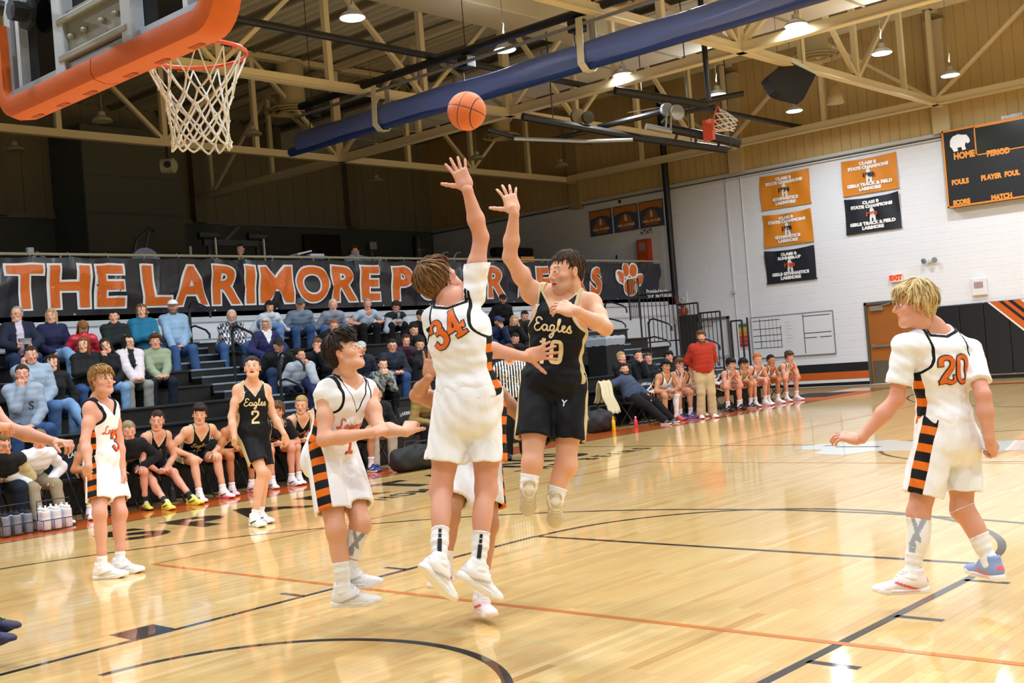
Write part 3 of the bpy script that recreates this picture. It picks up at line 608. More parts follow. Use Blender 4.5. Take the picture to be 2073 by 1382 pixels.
                if g.get('plaid'):
                    a1 = np.sin(u*95) > .1; a2 = np.sin(q*95) > .1; b2 = np.array(lin(g['plaid'])[:3]); mk = (~isarm | True) & (a1 ^ a2); w_ = g.get('plaidw'); mk = mk & (au < w_) if w_ else mk
                    c[mk] = b2; both = (a1 & a2) & (True if not w_ else au < w_); c[both] = b2*.5+c[both]*.5
                if g.get('camo'): wv = wob(V, 75, 5); c[wv > .15] = np.array(lin(g['camo'])[:3]); c[wob(V, 90, 8) > .55] = c[0]*.35
                if g.get('stripes'): c[np.sin(u*150) > 0] = (.012, .012, .014)
                c = c*(1+.06*wob(V, 30, seed))[:, None]
                made = link_mesh({'tee': 'shirt'}.get(kind, g.get('name', 'sweater')), np_mesh('top', clean(V), F, np.clip(c, 0, 1)), attr_mat('cloth_plain' if not g.get('shiny') else 'cloth_shiny', .8 if not g.get('shiny') else .35, .16, 22, 0, 0, .04, .25 if not g.get('shiny') else .5), root)
                for d_ in g.get('marks', []): put_mark(made, V, F, J, root, k, **d_)
                if g.get('hood'):
                    P = [C(J['N']-Mc[:, 1]*.075*k+U*.0+sx*Mc[:, 0]*.01*k, J['N']-Mc[:, 1]*.01*k+sx*Mc[:, 0]*.085*k+U*.005*k, .042*k, .032*k, .03) for sx in (-1, 1)]+[C(J['N']+sx*Mc[:, 0]*.08*k, J['N']+Mc[:, 1]*.075*k-U*.035*k, .03*k, .022*k, .03) for sx in (-1, 1)]
                    lo, hi = bounds(P, .01); G = Grid(lo, hi, h); eval_prims(G, P, .004); v2, f2 = surface_nets(G); link_mesh('hood', np_mesh('hood', clean(v2), f2, np.tile(np.array(lin(g['c'])[:3]), (len(v2), 1))), attr_mat('cloth_plain'), root)
        elif kind in ('shorts', 'pants'):
            P = [EL(J['P']+U*.015*k, np.array((.152*m, .112*m, .11))*k*(1+.06*fem), Mp, .06*k), EL(J['P']+U*.06*k+Mp[:, 1]*belly*.2, np.array((.140*m+belly*.25, .104*m+belly*.35, .09))*k, Mp, .05*k)]
            for s in 'LR': P.append(EL(J['P']*.55+J['hp'+s]*.45-Mp[:, 1]*.045*k-U*.05*k, np.array((.092, .080, .095))*k*m, Mp, .04*k))
            infl = .016*k; ends = []; mm = m**.6
            for s in 'LR':
                hp, kn, an = J['hp'+s], J['kn'+s], J['an'+s]
                if kind == 'shorts': b = hp+(kn-hp)*g.get('len', .74); ends.append((hp, b, .101*k*mm, g.get('flare', .106)*k*mm))
                else:
                    P += [C(hp, kn, .094*k*mm, .064*k*mm, .04*k), EL(hp*.62+kn*.38, np.array((.088, .088, .12))*k*mm, frame(Mp[:, 0], unit(kn-hp)), .04*k), C(kn, an*.96+kn*.04, .062*k*mm, (.052 if not g.get('wide') else .068)*k*mm, .03*k), EL(kn, np.array((.062,)*3)*k*mm, None, .02*k)]
            Pp = P[:2]+[q for q in P[2:] if q[0] == 'e' and len(q[2]) == 3 and abs(q[2][0]-.092*k*m) < 1e-6]; Pl = [q for q in P if not any(q is z for z in Pp)]
            allp = P+[C(a, b, ra, rb) for a, b, ra, rb in ends]; lo, hi = bounds(allp, infl+.03); hg = h*.9 if detail == 3 else h; G = Grid(lo, hi, hg); eval_prims(G, Pp, infl*1.25)
            top = lambda G_: (lambda X, Y, Z: (X-J['P'][0])*U[0]+(Y-J['P'][1])*U[1]+(Z-J['P'][2])*U[2]-(.105 if kind == 'shorts' else .0)*k)(*np.meshgrid(*G_.ax, indexing='ij', sparse=True))
            G.d = np.maximum(G.d, top(G)).astype(np.float32); eval_prims(G, Pl, infl)
            if kind == 'shorts':
                G2 = Grid(lo, hi, hg); eval_prims(G2, P, infl-.02)
                for a, b, ra, rb in ends:
                    e = .16; sl_, Pp = G.sub(np.minimum(a, b)-e, np.maximum(a, b)+e); G.d[sl_] = smin(G.d[sl_], d_flat(Pp, a, b, ra, rb, None, 1.0).astype(np.float32), .030*k)
                    b2 = b+unit(b-a)*.06; G2.d[sl_] = smin(G2.d[sl_], d_cone(Pp, a, b2, ra-.022, rb-.022).astype(np.float32), .035*k)
                X, Y, Z = np.meshgrid(*G.ax, indexing='ij', sparse=True)
                wv = .0045*np.sin(X*48+Z*18+seed)*np.sin(Y*45-Z*15)+.0015*np.sin(X*95-Y*40+Z*60); G.d = (G.d+wv).astype(np.float32)
                if hg < .013: G.d = np.maximum(G.d, -(G2.d+wv)).astype(np.float32)
            else:
                X, Y, Z = np.meshgrid(*G.ax, indexing='ij', sparse=True); G.d = (G.d+(.0028*np.sin(X*25+Z*30+seed)*np.sin(Y*33-Z*22+X*12))*(np.abs(G.d) < .03)).astype(np.float32)
            V, F = surface_nets(G)
            if kind == 'shorts' and g.get('kit'):
                base_, trim, pa, pb = KITS[g['kit']]; pan = np.full(len(V), -1.0); wv = np.zeros(len(V)); best = np.full(len(V), 9.0)
                for (a, b, ra, rb), sg in zip(ends, (-1, 1)):
                    ab = b-a; d_ = unit(ab); lat = Mp[:, 0]*sg; lat = unit(lat-d_*(lat@d_)); fw = np.cross(d_, lat); rel = V-a; t = rel@d_; dist = np.linalg.norm(rel-np.clip(t, 0, 9)[:, None]*d_, axis=1)
                    cond = ((V-J['P'])@(Mp[:, 0]*sg) > 0); pv = np.minimum(.042*k-np.abs(rel@fw), rel@lat-.01); pan = np.where(cond, pv, pan); wv = np.where(cond, t, wv)
                me = np_mesh('shorts', clean(V), F); set_attr(me, 'Pat', np.stack([np.full(len(V), 1.0), pan*10, (wv/k+.02)*2*math.pi/.095+(0 if g['kit'] == 'home' else 0)], 1)); made = link_mesh('shorts', me, kit_mat(base_, trim, pa, pb, g['kit']), root)
                for d_ in g.get('marks', []): put_mark(made, V, F, J, root, k, **d_)
            else:
                c = np.tile(np.array(lin(g['c'])[:3]), (len(V), 1))*(1+(.22 if g.get('denim') else .05)*wob(V, 26, seed))[:, None]
                made = link_mesh(kind if kind == 'shorts' else g.get('name', 'trousers'), np_mesh(kind, clean(V), F, np.clip(c, 0, 1)), attr_mat('cloth_twill', .82, .15, 34, spec=.2), root)
        elif kind == 'shoes':
            for s in 'LR': put_shoe(root, J['an'+s], J['foot'+s][0], J['foot'+s][1], g['c'] if not (s == 'R' and 'cR' in g) else g['cR'], k*(.94 if fem else 1.03), detail >= 1, g.get('high', 0))
        elif kind == 'socks':
            for s in 'LR':
                a, b = J['an'+s], J['kn'+s]; d_ = unit(b-a); Hh = g.get('h', .11)*k; f = unit(J['foot'+s][0]); mm = m**.6; r_ = lambda t: (.044+.02*max(0, t-.06))*k*mm
                if 'side' in g and s not in g['side']: Hh = .07*k
                P = leg_prims(J, k, m, s)[3:]+[EL(a-J['foot'+s][1]*.012*k, np.array((.038, .045, .04))*k, None, .02), C(a, a+f*.045*k-J['foot'+s][1]*.025*k, .034*k, .028*k, .02)]
                G = Grid(a-.1-np.maximum(-d_*Hh, 0), a+.1+np.maximum(d_*Hh, 0), .006 if detail >= 2 else .009); eval_prims(G, P, .0045 if detail >= 2 else .007); X, Y, Z = np.meshgrid(*G.ax, indexing='ij', sparse=True)
                tt = (X-a[0])*d_[0]+(Y-a[1])*d_[1]+(Z-a[2])*d_[2]; G.d = np.maximum(G.d+.0016*np.sin(tt*150), np.maximum(tt-Hh, -.07-tt)).astype(np.float32); V, F = surface_nets(G); o = link_mesh('sock', np_mesh('sock', V, F), mat(g['c'], .85, bump=.2, bscale=160), root)
                if g.get('mark'):
                    mk = MB(); vd = unit(np.cross(d_, f)); back = unit(CAMP-a); back = unit(back-d_*(back@d_)-f*(back@f)*.0); x = np.cross(d_, back)
                    for z0, z1 in g['mark']: mk.bar(a+d_*Hh*z0+back*(r_(Hh)+.001)-L0, a+d_*Hh*z1+back*(r_(Hh)+.001)-L0, .022 if z1-z0 > .2 else .016, .003, back)
                    mk.build('sock_stripe', mat('#131317', .8), o)
        elif kind == 'sleeve':           # calf sleeve / knee tape / wrist band
            a, b = (J[x] for x in g['between']); A, B = a+(b-a)*g['t0'], a+(b-a)*g['t1']; P = leg_prims(J, k, m, g['between'][0][-1]) if g['between'][0][:2] in ('kn', 'an') else arm_prims(J, k, m, g['between'][0][-1])
            lo, hi = np.minimum(A, B)-.1, np.maximum(A, B)+.1; G = Grid(lo, hi, .006); eval_prims(G, P, g.get('infl', .005)); X, Y, Z = np.meshgrid(*G.ax, indexing='ij', sparse=True); d_ = unit(b-a)
            t = (X-A[0])*d_[0]+(Y-A[1])*d_[1]+(Z-A[2])*d_[2]; G.d = np.maximum(np.maximum(G.d, -t), t-np.linalg.norm(B-A)).astype(np.float32); V, F = surface_nets(G); c = np.tile(np.array(lin(g['c'])[:3]), (len(V), 1))
            if g.get('c2'):
                tt = (V-A)@d_/np.linalg.norm(B-A); sd = unit(np.cross(d_, CAMP-A)); vw = unit(CAMP-A); x = (V-A-((V-A)@d_)[:, None]*d_)@sd/.05; fr = (V-A)@vw-0*x > -.01
                y1 = np.abs(x-(-.6+1.5*tt)) < .28; y2 = np.abs(x-(.55-1.6*(tt)*(tt < .55)-.88*(tt >= .55)+0)) < .22; y3 = (tt > .62) & (tt < .9) & (np.abs(x-.25) < .34); c[((y1 & (tt < .7)) | (y2 & (tt < .6)) | y3) & fr] = np.array(lin(g['c2'])[:3])
            link_mesh(g.get('name', 'calf_sleeve'), np_mesh('sleeve', clean(V), F, c), attr_mat('cloth_plain'), root)
    return root
# ---- lettering and numbers printed on cloth: laid on the surface they belong to
def catmull(P, n=6, closed=False):
    P = [np.array(p, float) for p in P]; out = []; m = len(P)
    for i in range(m-1):
        p0, p1, p2, p3 = P[max(i-1, 0)], P[i], P[i+1], P[min(i+2, m-1)]
        for j in range(n):
            t = j/n; out.append(.5*((2*p1)+(-p0+p2)*t+(2*p0-5*p1+4*p2-p3)*t*t+(-p0+3*p1-3*p2+p3)*t**3))
    out.append(P[-1]); return out
def ribbon(pts, w, caps=True, step=.09, grow=0.0):
    """flat stroke along 2-D points, three vertices across; w constant or list -> V,F"""
    P = np.array([np.array(p, float) for p in pts]); ws = np.array(w if hasattr(w, '__len__') else [w]*len(P), float)
    seg = np.linalg.norm(P[1:]-P[:-1], axis=1); L = np.concatenate([[0], np.cumsum(seg)]); n = max(3, int(L[-1]/step)+2); s_ = np.linspace(0, L[-1], n)
    P = np.stack([np.interp(s_, L, P[:, 0]), np.interp(s_, L, P[:, 1])], 1); ws = np.interp(s_, L, ws)+grow; V = []; F = []; c = 5
    for i in range(n):
        t = P[min(i+1, n-1)]-P[max(i-1, 0)]; t = t/max(np.linalg.norm(t), 1e-9); nn = np.array((-t[1], t[0])); e = (-t if i == 0 else t if i == n-1 else 0*t)*((ws[i]-grow)*.30*caps+grow/2)
        for j in range(c): V.append(P[i]+nn*ws[i]*(j/(c-1)-.5)+e)
    for i in range(n-1):
        for j in range(c-1): F.append((i*c+j, i*c+j+1, (i+1)*c+j+1, (i+1)*c+j))
    return V, F
SCRIPT = {  # strokes of the cursive words, x to the right, baseline 0, x-height about 1
 'Eagles': [[(1.35, 1.75), (1.0, 2.1), (.45, 1.9), (.5, 1.3), (.95, 1.15), (.4, 1.0), (.1, .45), (.45, 0), (1.05, .15), (1.5, .7)],
            [(2.25, .85), (1.8, 1.0), (1.5, .5), (1.75, .05), (2.2, .35), (2.35, .95), (2.3, .3), (2.5, .05), (2.8, .3)],
            [(3.5, .9), (3.05, 1.0), (2.8, .5), (3.05, .08), (3.45, .4), (3.55, .95), (3.4, -.4), (3.05, -1.0), (2.75, -.7), (3.3, -.2), (3.85, .25)],
            [(3.85, .25), (4.3, 1.2), (4.4, 1.95), (4.15, 1.9), (4.1, .8), (4.2, .1), (4.5, .1), (4.8, .4)],
            [(4.8, .4), (5.2, .75), (5.15, 1.0), (4.85, .9), (4.8, .35), (5.1, .02), (5.5, .3)],
            [(5.5, .3), (5.85, .95), (6.0, 1.05), (5.95, .6), (6.15, .2), (5.9, -.02), (5.55, .12)]],
 'Larimore': [[(1.3, 1.8), (1.0, 2.15), (.6, 1.8), (.7, 1.0), (.45, .2), (.05, .15), (.1, .45), (.6, .25), (1.2, .0), (1.6, .25)],
            [(2.2, .85), (1.8, 1.0), (1.55, .5), (1.75, .05), (2.15, .35), (2.3, .95), (2.25, .3), (2.45, .05), (2.7, .3)],
            [(2.7, .3), (2.85, 1.05), (3.1, .95), (3.3, .95), (3.2, .4), (3.35, .05), (3.6, .35)], [(3.6, .35), (3.75, .95), (3.7, .3), (3.9, .05), (4.1, .35)], [(3.82, 1.4), (3.86, 1.46)],
            [(4.1, .35), (4.25, .95), (4.2, .1), (4.35, .8), (4.65, .95), (4.65, .1), (4.8, .8), (5.1, .95), (5.1, .2), (5.3, .08), (5.5, .4)],
            [(5.9, .95), (5.6, .85), (5.5, .4), (5.75, .03), (6.05, .3), (6.0, .8), (5.85, .95), (6.3, .85)], [(6.3, .85), (6.45, 1.1), (6.6, .9), (6.85, .95), (6.75, .4), (6.9, .05), (7.15, .3)],
            [(7.15, .3), (7.5, .75), (7.45, 1.0), (7.2, .9), (7.15, .35), (7.45, .02), (7.9, .35)]]}
def digit_strokes(ch):
    """western block digits in a 1 x 1.6 cell: list of (points, widths)"""
    if ch == '3': return [([(.08, 1.22), (.14, 1.5), (.45, 1.62), (.78, 1.5), (.84, 1.2), (.62, .92), (.42, .88)], [.34, .26, .24, .3, .34, .26, .2]), ([(.42, .88), (.7, .86), (.92, .6), (.88, .25), (.55, .0), (.2, .06), (.06, .34)], [.2, .26, .36, .36, .26, .28, .34]), ([(.72, .9), (1.0, .92)], [.14, .1])]
    if ch == '4': return [([(.62, 1.62), (.66, 0)], [.34, .34]), ([(.62, 1.6), (.12, .62)], [.26, .26]), ([(.02, .52), (1.0, .52)], [.24, .24]), ([(.36, .03), (.98, .03)], [.2, .2]), ([(.98, .36), (1.04, .68)], [.12, .12])]
    if ch == '2': return [([(.08, 1.2), (.12, 1.48), (.45, 1.64), (.8, 1.5), (.84, 1.18), (.6, .75), (.3, .4), (.14, .14)], [.34, .28, .26, .3, .34, .32, .3, .28]), ([(.05, .08), (.4, .14), (.7, .02), (.96, .14)], [.24, .26, .24, .24]), ([(.94, .1), (.96, .42)], [.16, .16])]
    if ch == '0': return [([(.5, 1.62), (.14, 1.45), (.08, .8), (.14, .15), (.5, -.02), (.86, .15), (.92, .8), (.86, 1.45), (.5, 1.62)], [.24, .3, .34, .3, .24, .3, .34, .3, .24])]
    if ch == '1': return [([(.5, 1.62), (.5, .0)], [.36, .36]), ([(.5, 1.58), (.22, 1.34)], [.2, .16]), ([(.18, .04), (.82, .04)], [.2, .2])]
    if ch == 'b1': return [([(.55, 1.6), (.55, .0)], [.3, .3]), ([(.55, 1.5), (.3, 1.42)], [.2, .16])]
    if ch == 'b0': return [([(.5, 1.52), (.22, 1.42), (.18, .8), (.22, .18), (.5, .08), (.78, .18), (.82, .8), (.78, 1.42), (.5, 1.52)], [.24, .28, .3, .28, .24, .28, .3, .28, .24])]
    if ch == 'b2': return [([(.15, 1.15), (.15, 1.45), (.5, 1.5), (.82, 1.42), (.82, 1.0), (.2, .42), (.18, .12)], [.26]*7), ([(.1, .1), (.92, .1)], [.26, .26])]
    return []
def mark_shapes(txt, style, grow=0.0):
    """-> list of (V2d, F)"""
    out = []
    if style == 'script':
        for st in SCRIPT[txt]: out.append(ribbon(catmull(st, 5), .27, grow=grow, step=.16))
    elif style in ('west', 'block'):
        x = 0
        for ch in txt:
            key = ch if style == 'west' else ('b'+ch if ch in '012' else ch)
            for pts, ws in digit_strokes(key):
                P = catmull(pts, 5) if len(pts) > 2 else pts; W = np.interp(np.linspace(0, 1, len(P)), np.linspace(0, 1, len(ws)), ws); V, F = ribbon(P, list(W), grow=grow); out.append(([v+np.array((x, 0)) for v in V], F))
            x += 1.22 if style == 'west' else 1.0
    else:
        V, F = text_mesh(txt, 1.0, .02, align='LEFT'); out.append(([np.array(v) for v in V], F))
    return out
def put_mark(obj, V, F, J, root, k, txt, style, c, u=0.0, q=.2, size=.05, back=False, outline=None, rot=0.0, slant=0.0, at_leg=None, sx=1.0, name=None):
    """txt centred at u (to the wearer's right) and q (down from the neck) on the front or the back"""
    tree = J.get('_bvh_%d' % id(V)) or BVHTree.FromPolygons([tuple(v) for v in V], [tuple(f) for f in F]); U = unit(J['N']-J['P']); M = frame(J['cf'] if not at_leg else J['pf'], U); n = M[:, 1]*(-1 if back else 1); ux = M[:, 0]*(1 if back else -1)
    if at_leg is not None: n = unit(at_leg); ux = unit(np.cross(U, n))
    cen = J['N']-U*q*k+M[:, 0]*u*k; sh = mark_shapes(txt, style)
    if not sh: return
    A = np.concatenate([np.array(s[0]) for s in sh]); mid = (A.min(0)+A.max(0))/2; L0 = np.zeros(3); cr, sr = math.cos(rot), math.sin(rot)
    for layer, (cc, grow, lift) in enumerate(((outline, .11, .0035), (c, 0, .0065)) if outline else ((c, 0, .004),)):
        mb = MB()
        for Vs, Fs in (mark_shapes(txt, style, grow) if grow else sh):
            pts = np.array(Vs)-mid
            vs = []
            for p in pts:
                x, y = (p[0]+slant*p[1])*size*sx, p[1]*size; x, y = x*cr-y*sr, x*sr+y*cr; o = cen+ux*x*k+U*y*k+n*.45; hit = tree.ray_cast(Vector(o), Vector(-n), .6)
                w_ = np.array(hit[0]) if hit[0] is not None else cen+ux*x*k+U*y*k+n*.12; vs.append(w_+n*lift-L0)
            mb.add(vs, Fs)
        mb.build(name or ('outline' if grow else 'number' if style in ('west', 'block') else 'lettering'), mat(cc, .6), obj)
# ------------------------------------------------------------------ the hall
YE = 28.0; XW = -25.7; XR = 13.5; YB = -7.0; XBAL = -15.2; ZD = 2.95; ZL = 6.32; ZC = 9.6; FTM = .3048
COURT_END = 25.2
# floor: maple strips
def floor_mat():
    m = bpy.data.materials.new('maple_lacquered'); m.use_nodes = True; nt = m.node_tree; b = nt.nodes['Principled BSDF']; N = nt.nodes.new; L = nt.links.new
    a = N('ShaderNodeAttribute'); a.attribute_name = 'Col'; s = N('ShaderNodeSeparateColor'); L(a.outputs['Color'], s.inputs[0])
    g = N('ShaderNodeNewGeometry'); mp = N('ShaderNodeMapping'); mp.inputs['Scale'].default_value = (24, 1.1, 1); L(g.outputs['Position'], mp.inputs[0]); n = N('ShaderNodeTexNoise'); n.inputs['Scale'].default_value = 1.4; n.inputs['Detail'].default_value = 6; n.inputs['Roughness'].default_value = .65; L(mp.outputs[0], n.inputs['Vector'])
    ad = N('ShaderNodeMath'); ad.operation = 'MULTIPLY_ADD'; L(n.outputs['Fac'], ad.inputs[0]); ad.inputs[1].default_value = .42; ad2 = N('ShaderNodeMath'); ad2.operation = 'MULTIPLY_ADD'; L(s.outputs[0], ad2.inputs[0]); ad2.inputs[1].default_value = .62; ad2.inputs[2].default_value = -.02; L(ad2.outputs[0], ad.inputs[2])
    r = N('ShaderNodeValToRGB'); e = r.color_ramp.elements; e[0].position = 0.12; e[0].color = lin('#bf8a44'); e[1].position = .95; e[1].color = lin('#f3d89e'); q = r.color_ramp.elements.new(.36); q.color = lin('#dfb26c'); q = r.color_ramp.elements.new(.66); q.color = lin('#e9c580'); L(ad.outputs[0], r.inputs[0]); L(r.outputs[0], b.inputs['Base Color'])
    b.inputs['Roughness'].default_value = .30; b.inputs['Coat Weight'].default_value = .85; b.inputs['Coat Roughness'].default_value = .07; b.inputs['Coat IOR'].default_value = 1.55
    n2 = N('ShaderNodeTexNoise'); n2.inputs['Scale'].default_value = 1.0; n2.inputs['Detail'].default_value = 2; mp2 = N('ShaderNodeMapping'); mp2.inputs['Scale'].default_value = (17, 1.2, 1); L(g.outputs['Position'], mp2.inputs[0]); L(mp2.outputs[0], n2.inputs['Vector'])
    bp = N('ShaderNodeBump'); bp.inputs['Strength'].default_value = .03; bp.inputs['Distance'].default_value = .01; L(n2.outputs['Fac'], bp.inputs['Height']); L(bp.outputs[0], b.inputs['Coat Normal']); return m
FM = floor_mat()
slab = MB(); slab.box(XW, XR, YB, YE, -.12, -.012); floor = tag(slab.build('floor', mat('#7d6038', .6)), kind='structure')
PW = .0572; cx0, cx1, cy0, cy1 = -9.0, 9.0, -2.0, YE
boards = []; ix = 0; x = cx0
rb = random.Random(3)
while x < cx1:
    y = cy0-rb.uniform(0, 1.2); dirx = rb.uniform(-.0, .0)
    while y < cy1:
        L_ = rb.choice((.45, .6, .8, .95, 1.2, 1.5)); ya, yb = max(y, cy0), min(y+L_, cy1)
        if yb-ya > .03: boards.append((x, ya, yb, min(1, max(0, rb.gauss(.58, .17)))))
        y += L_
    x += PW
def seen(x, y):
    d = np.array((x, y, 0))-CAMP; w_ = d@CF
    if w_ < 1: return -1
    px, py = 1036.5+FPX*(d@CR)/w_, 691-FPX*(d@CU)/w_; return w_ if (0 < px < 2073 and 700 < py < 1382) else -1
sc = [(seen(b_[0], (b_[1]+b_[2])/2), i) for i, b_ in enumerate(boards)]; near = set(i for w_, i in sorted([q for q in sc if q[0] > 0])[:295])
def board_geo(b_, x0=0, y0=0):
    X, ya, yb, t = b_; X0, X1, Y0, Y1 = X+.0004-x0, X+PW-.0004-x0, ya+.0004-y0, yb-.0004-y0
    return [(X0, Y0, 0), (X1, Y0, 0), (X1, Y1, 0), (X0, Y1, 0), (X0, Y0, -.012), (X1, Y0, -.012), (X1, Y1, -.012), (X0, Y1, -.012)], [(0, 1, 2, 3), (0, 4, 5, 1), (1, 5, 6, 2), (2, 6, 7, 3), (3, 7, 4, 0)]
V_, F_, C_ = [], [], []
for i, b_ in enumerate(boards):
    if i in near:
        v, f = board_geo(b_, b_[0], b_[1]); me = bpy.data.meshes.new('floor_board'); me.from_pydata(v, [], f); a = me.color_attributes.new('Col', 'FLOAT_COLOR', 'POINT'); a.data.foreach_set('color', [b_[3]]*3*8 if False else [q for _ in range(8) for q in (b_[3], b_[3], b_[3], 1)])
        me.materials.append(FM); o = bpy.data.objects.new('floor_board', me); COL.objects.link(o); o.parent = floor; o.location = (b_[0], b_[1], 0)
    else:
        v, f = board_geo(b_); n = len(V_); V_ += v; F_ += [tuple(n+k for k in q) for q in f]; C_ += [b_[3]]*8
me = np_mesh('floor_boards', np.array(V_), np.array(F_), np.repeat(np.array(C_)[:, None], 3, 1), smooth=False); o = link_mesh('floor_boards', me, FM, floor); o['kind'] = 'stuff'
# painted lines and areas, a paint film on the boards
def gloss(h): return mat(h, .32, coat=.85, name='court_paint')
def line(pts, wd, c='#17181a', z=.0008, name='court_line'):
    mb = MB(); P = [np.array((p[0], p[1])) for p in pts]; n = len(P); vs = []; fs = []
    for i in range(n):
        t = unit(np.append(P[min(i+1, n-1)]-P[max(i-1, 0)], 0))[:2]; nn = np.array((-t[1], t[0]))*wd/2; vs += [(*(P[i]+nn), z), (*(P[i]-nn), z), (*(P[i]+nn), z-.0006), (*(P[i]-nn), z-.0006)]
    for i in range(n-1): a, b = i*4, i*4+4; fs += [(a, a+1, b+1, b), (a, b, b+2, a+2), (a+1, a+3, b+3, b+1)]
    mb.add(vs, fs); return mb.build(name, gloss(c), floor)
def arc(c, r, a0, a1, n=48): return [(c[0]+r*math.cos(math.radians(a0+(a1-a0)*i/n)), c[1]+r*math.sin(math.radians(a0+(a1-a0)*i/n))) for i in range(n+1)]
LX0, LX1 = -1.86, 1.90; FTY = 5.84
line([(LX0, 0), (LX0, FTY)], .055); line([(LX1, 0), (LX1+.05, FTY)], .055); line([(LX0, FTY), (LX1, FTY)], .055, z=.0010)
line(arc((.02, FTY), 1.86, 0, 180), .055, z=.0012); line(arc((0, 1.6), 1.27, 0, 180), .055)
line(arc((0, 1.6), 5.98, -2, 182, 96), .05, z=.0014); line([(-7.60, 0), (-7.60, COURT_END)], .055, '#1a1a1c'); line([(-7.6, 0.03), (7.6, 0.03)], .055)
for yy in (3.38, 4.34, 5.30):
    line([(LX0-.25, yy+.03), (LX0-.02, yy+.03)], .05); line([(LX1+.04, yy+.06), (LX1+.30, yy+.06)], .05)
line([(LX0-.3, 2.28), (LX0-.03, 2.28)], .30, '#1d1512'); line([(LX1+.03, 2.28), (LX1+.3, 2.28)], .30, '#1d1512')
# volleyball lines in orange, a worn pale line
oA = atZ(310, 1142); oB = atZ(2073, 1345); line([(oA[0], oA[1]), (oB[0]+3, oB[1]+(oB[1]-oA[1])/(oB[0]-oA[0])*3)], .05, '#d97c28', .0016)
line([(oA[0], oA[1]), (oA[0]-.02, 20.0)], .05, '#d08a4a', .0018); p = atZ(1000, 880+30); line([(-4.35, 10.9), (6, 10.9)], .045, '#d08a4a', .0018)
pA, pB = atZ(0, 1172), atZ(1150, 1305); line([(pA[0], pA[1]), (pB[0], pB[1])], .045, '#dcbf80', .0006)
line([(-7.6, 12.85), (7.6, 12.85)], .055, z=.0008)
line(arc((0, 12.85), 1.83, 0, 360), .05, z=.0010); line(arc((0, 24.1), 5.98, 180, 360, 80), .05, z=.0012); line([(-1.83, 25.2), (-1.83, 19.4)], .05); line([(1.83, 25.2), (1.83, 19.4)], .05); line([(-1.83, 19.4), (1.83, 19.4)], .05, z=.001)
# orange border along the side line and behind the far base line
def plate(name, pts, c, z=.0007, parent=floor, m=None):
    mb = MB(); mb.prism([(p[0], p[1]) for p in pts], (0, 0, z-.0006), (1, 0, 0), (0, 1, 0), (0, 0, .0006)); return mb.build(name, m or gloss(c), parent)
plate('border_paint', [(-8.55, -2), (-7.64, -2), (-7.64, 25.7), (-8.55, 25.7)], '#d0601a'); plate('border_paint', [(-8.55, 25.3), (8, 25.3), (8, 26.2), (-8.55, 26.2)], '#cc6420', .0005)
# lettering in front of the benches, painted on the court
def floor_text(txt, size, at_, c='#1b1513', sx=1.0, z=.0012, off=.02):
    flat_text('floor_lettering', txt, size, (at_[0], at_[1], z), (0, 1, 0), (-1, 0, 0), gloss(c), floor, offset=off, lift=0, sx=sx)
for ch, px, py in (('S', 325, 1086), ('P', 462, 1058), ('A', 598, 1036), ('R', 735, 1006), ('T', 850, 982), ('A', 950, 962), ('N', 1045, 938), ('S', 1135, 922)): q = atZ(px, py); floor_text(ch, 1.25, (-6.45, q[1]), sx=1.0, off=.045)
for ch, yy in zip('HOME OF THE BEARS', np.arange(7.4, 12.6, .32)):
    if ch != ' ': floor_text(ch, .42, (-5.6, yy), sx=.9)
# pale mascot patch at centre court
bear = [(-2.1, .1), (-1.9, .42), (-1.4, .55), (-1.1, .85), (-.8, .62), (-.2, .7), (.5, .55), (1.0, .72), (1.7, .5), (2.1, .2), (2.2, -.5), (1.7, -.62), (1.5, -.3), (.9, -.35), (.7, -.75), (.1, -.7), (0, -.3), (-.7, -.35), (-.9, -.7), (-1.4, -.6), (-1.5, -.2), (-2.0, -.15)]
bearpx = atZ(1900, 905); plate('centre_emblem', [(bearpx[0]+a*.95, bearpx[1]+b*1.15) for a, b in bear], '#dfe3dd', .0020)
for a, b, w_, h_ in ((-1.55, .25, .10, .05), (-1.1, .1, .3, .06), (.3, -.2, .5, .03), (1.4, .1, .4, .03)): plate('emblem_mark', [(bearpx[0]+a-w_, bearpx[1]+b-h_), (bearpx[0]+a+w_, bearpx[1]+b-h_), (bearpx[0]+a+w_, bearpx[1]+b+h_), (bearpx[0]+a-w_, bearpx[1]+b+h_)], '#23241f', .0026)
plate('floor_mat', [(-9.4, 23.3), (-8.15, 23.3), (-8.15, 24.9), (-9.4, 24.9)], '#141415', .004, m=mat('#141415', .8))

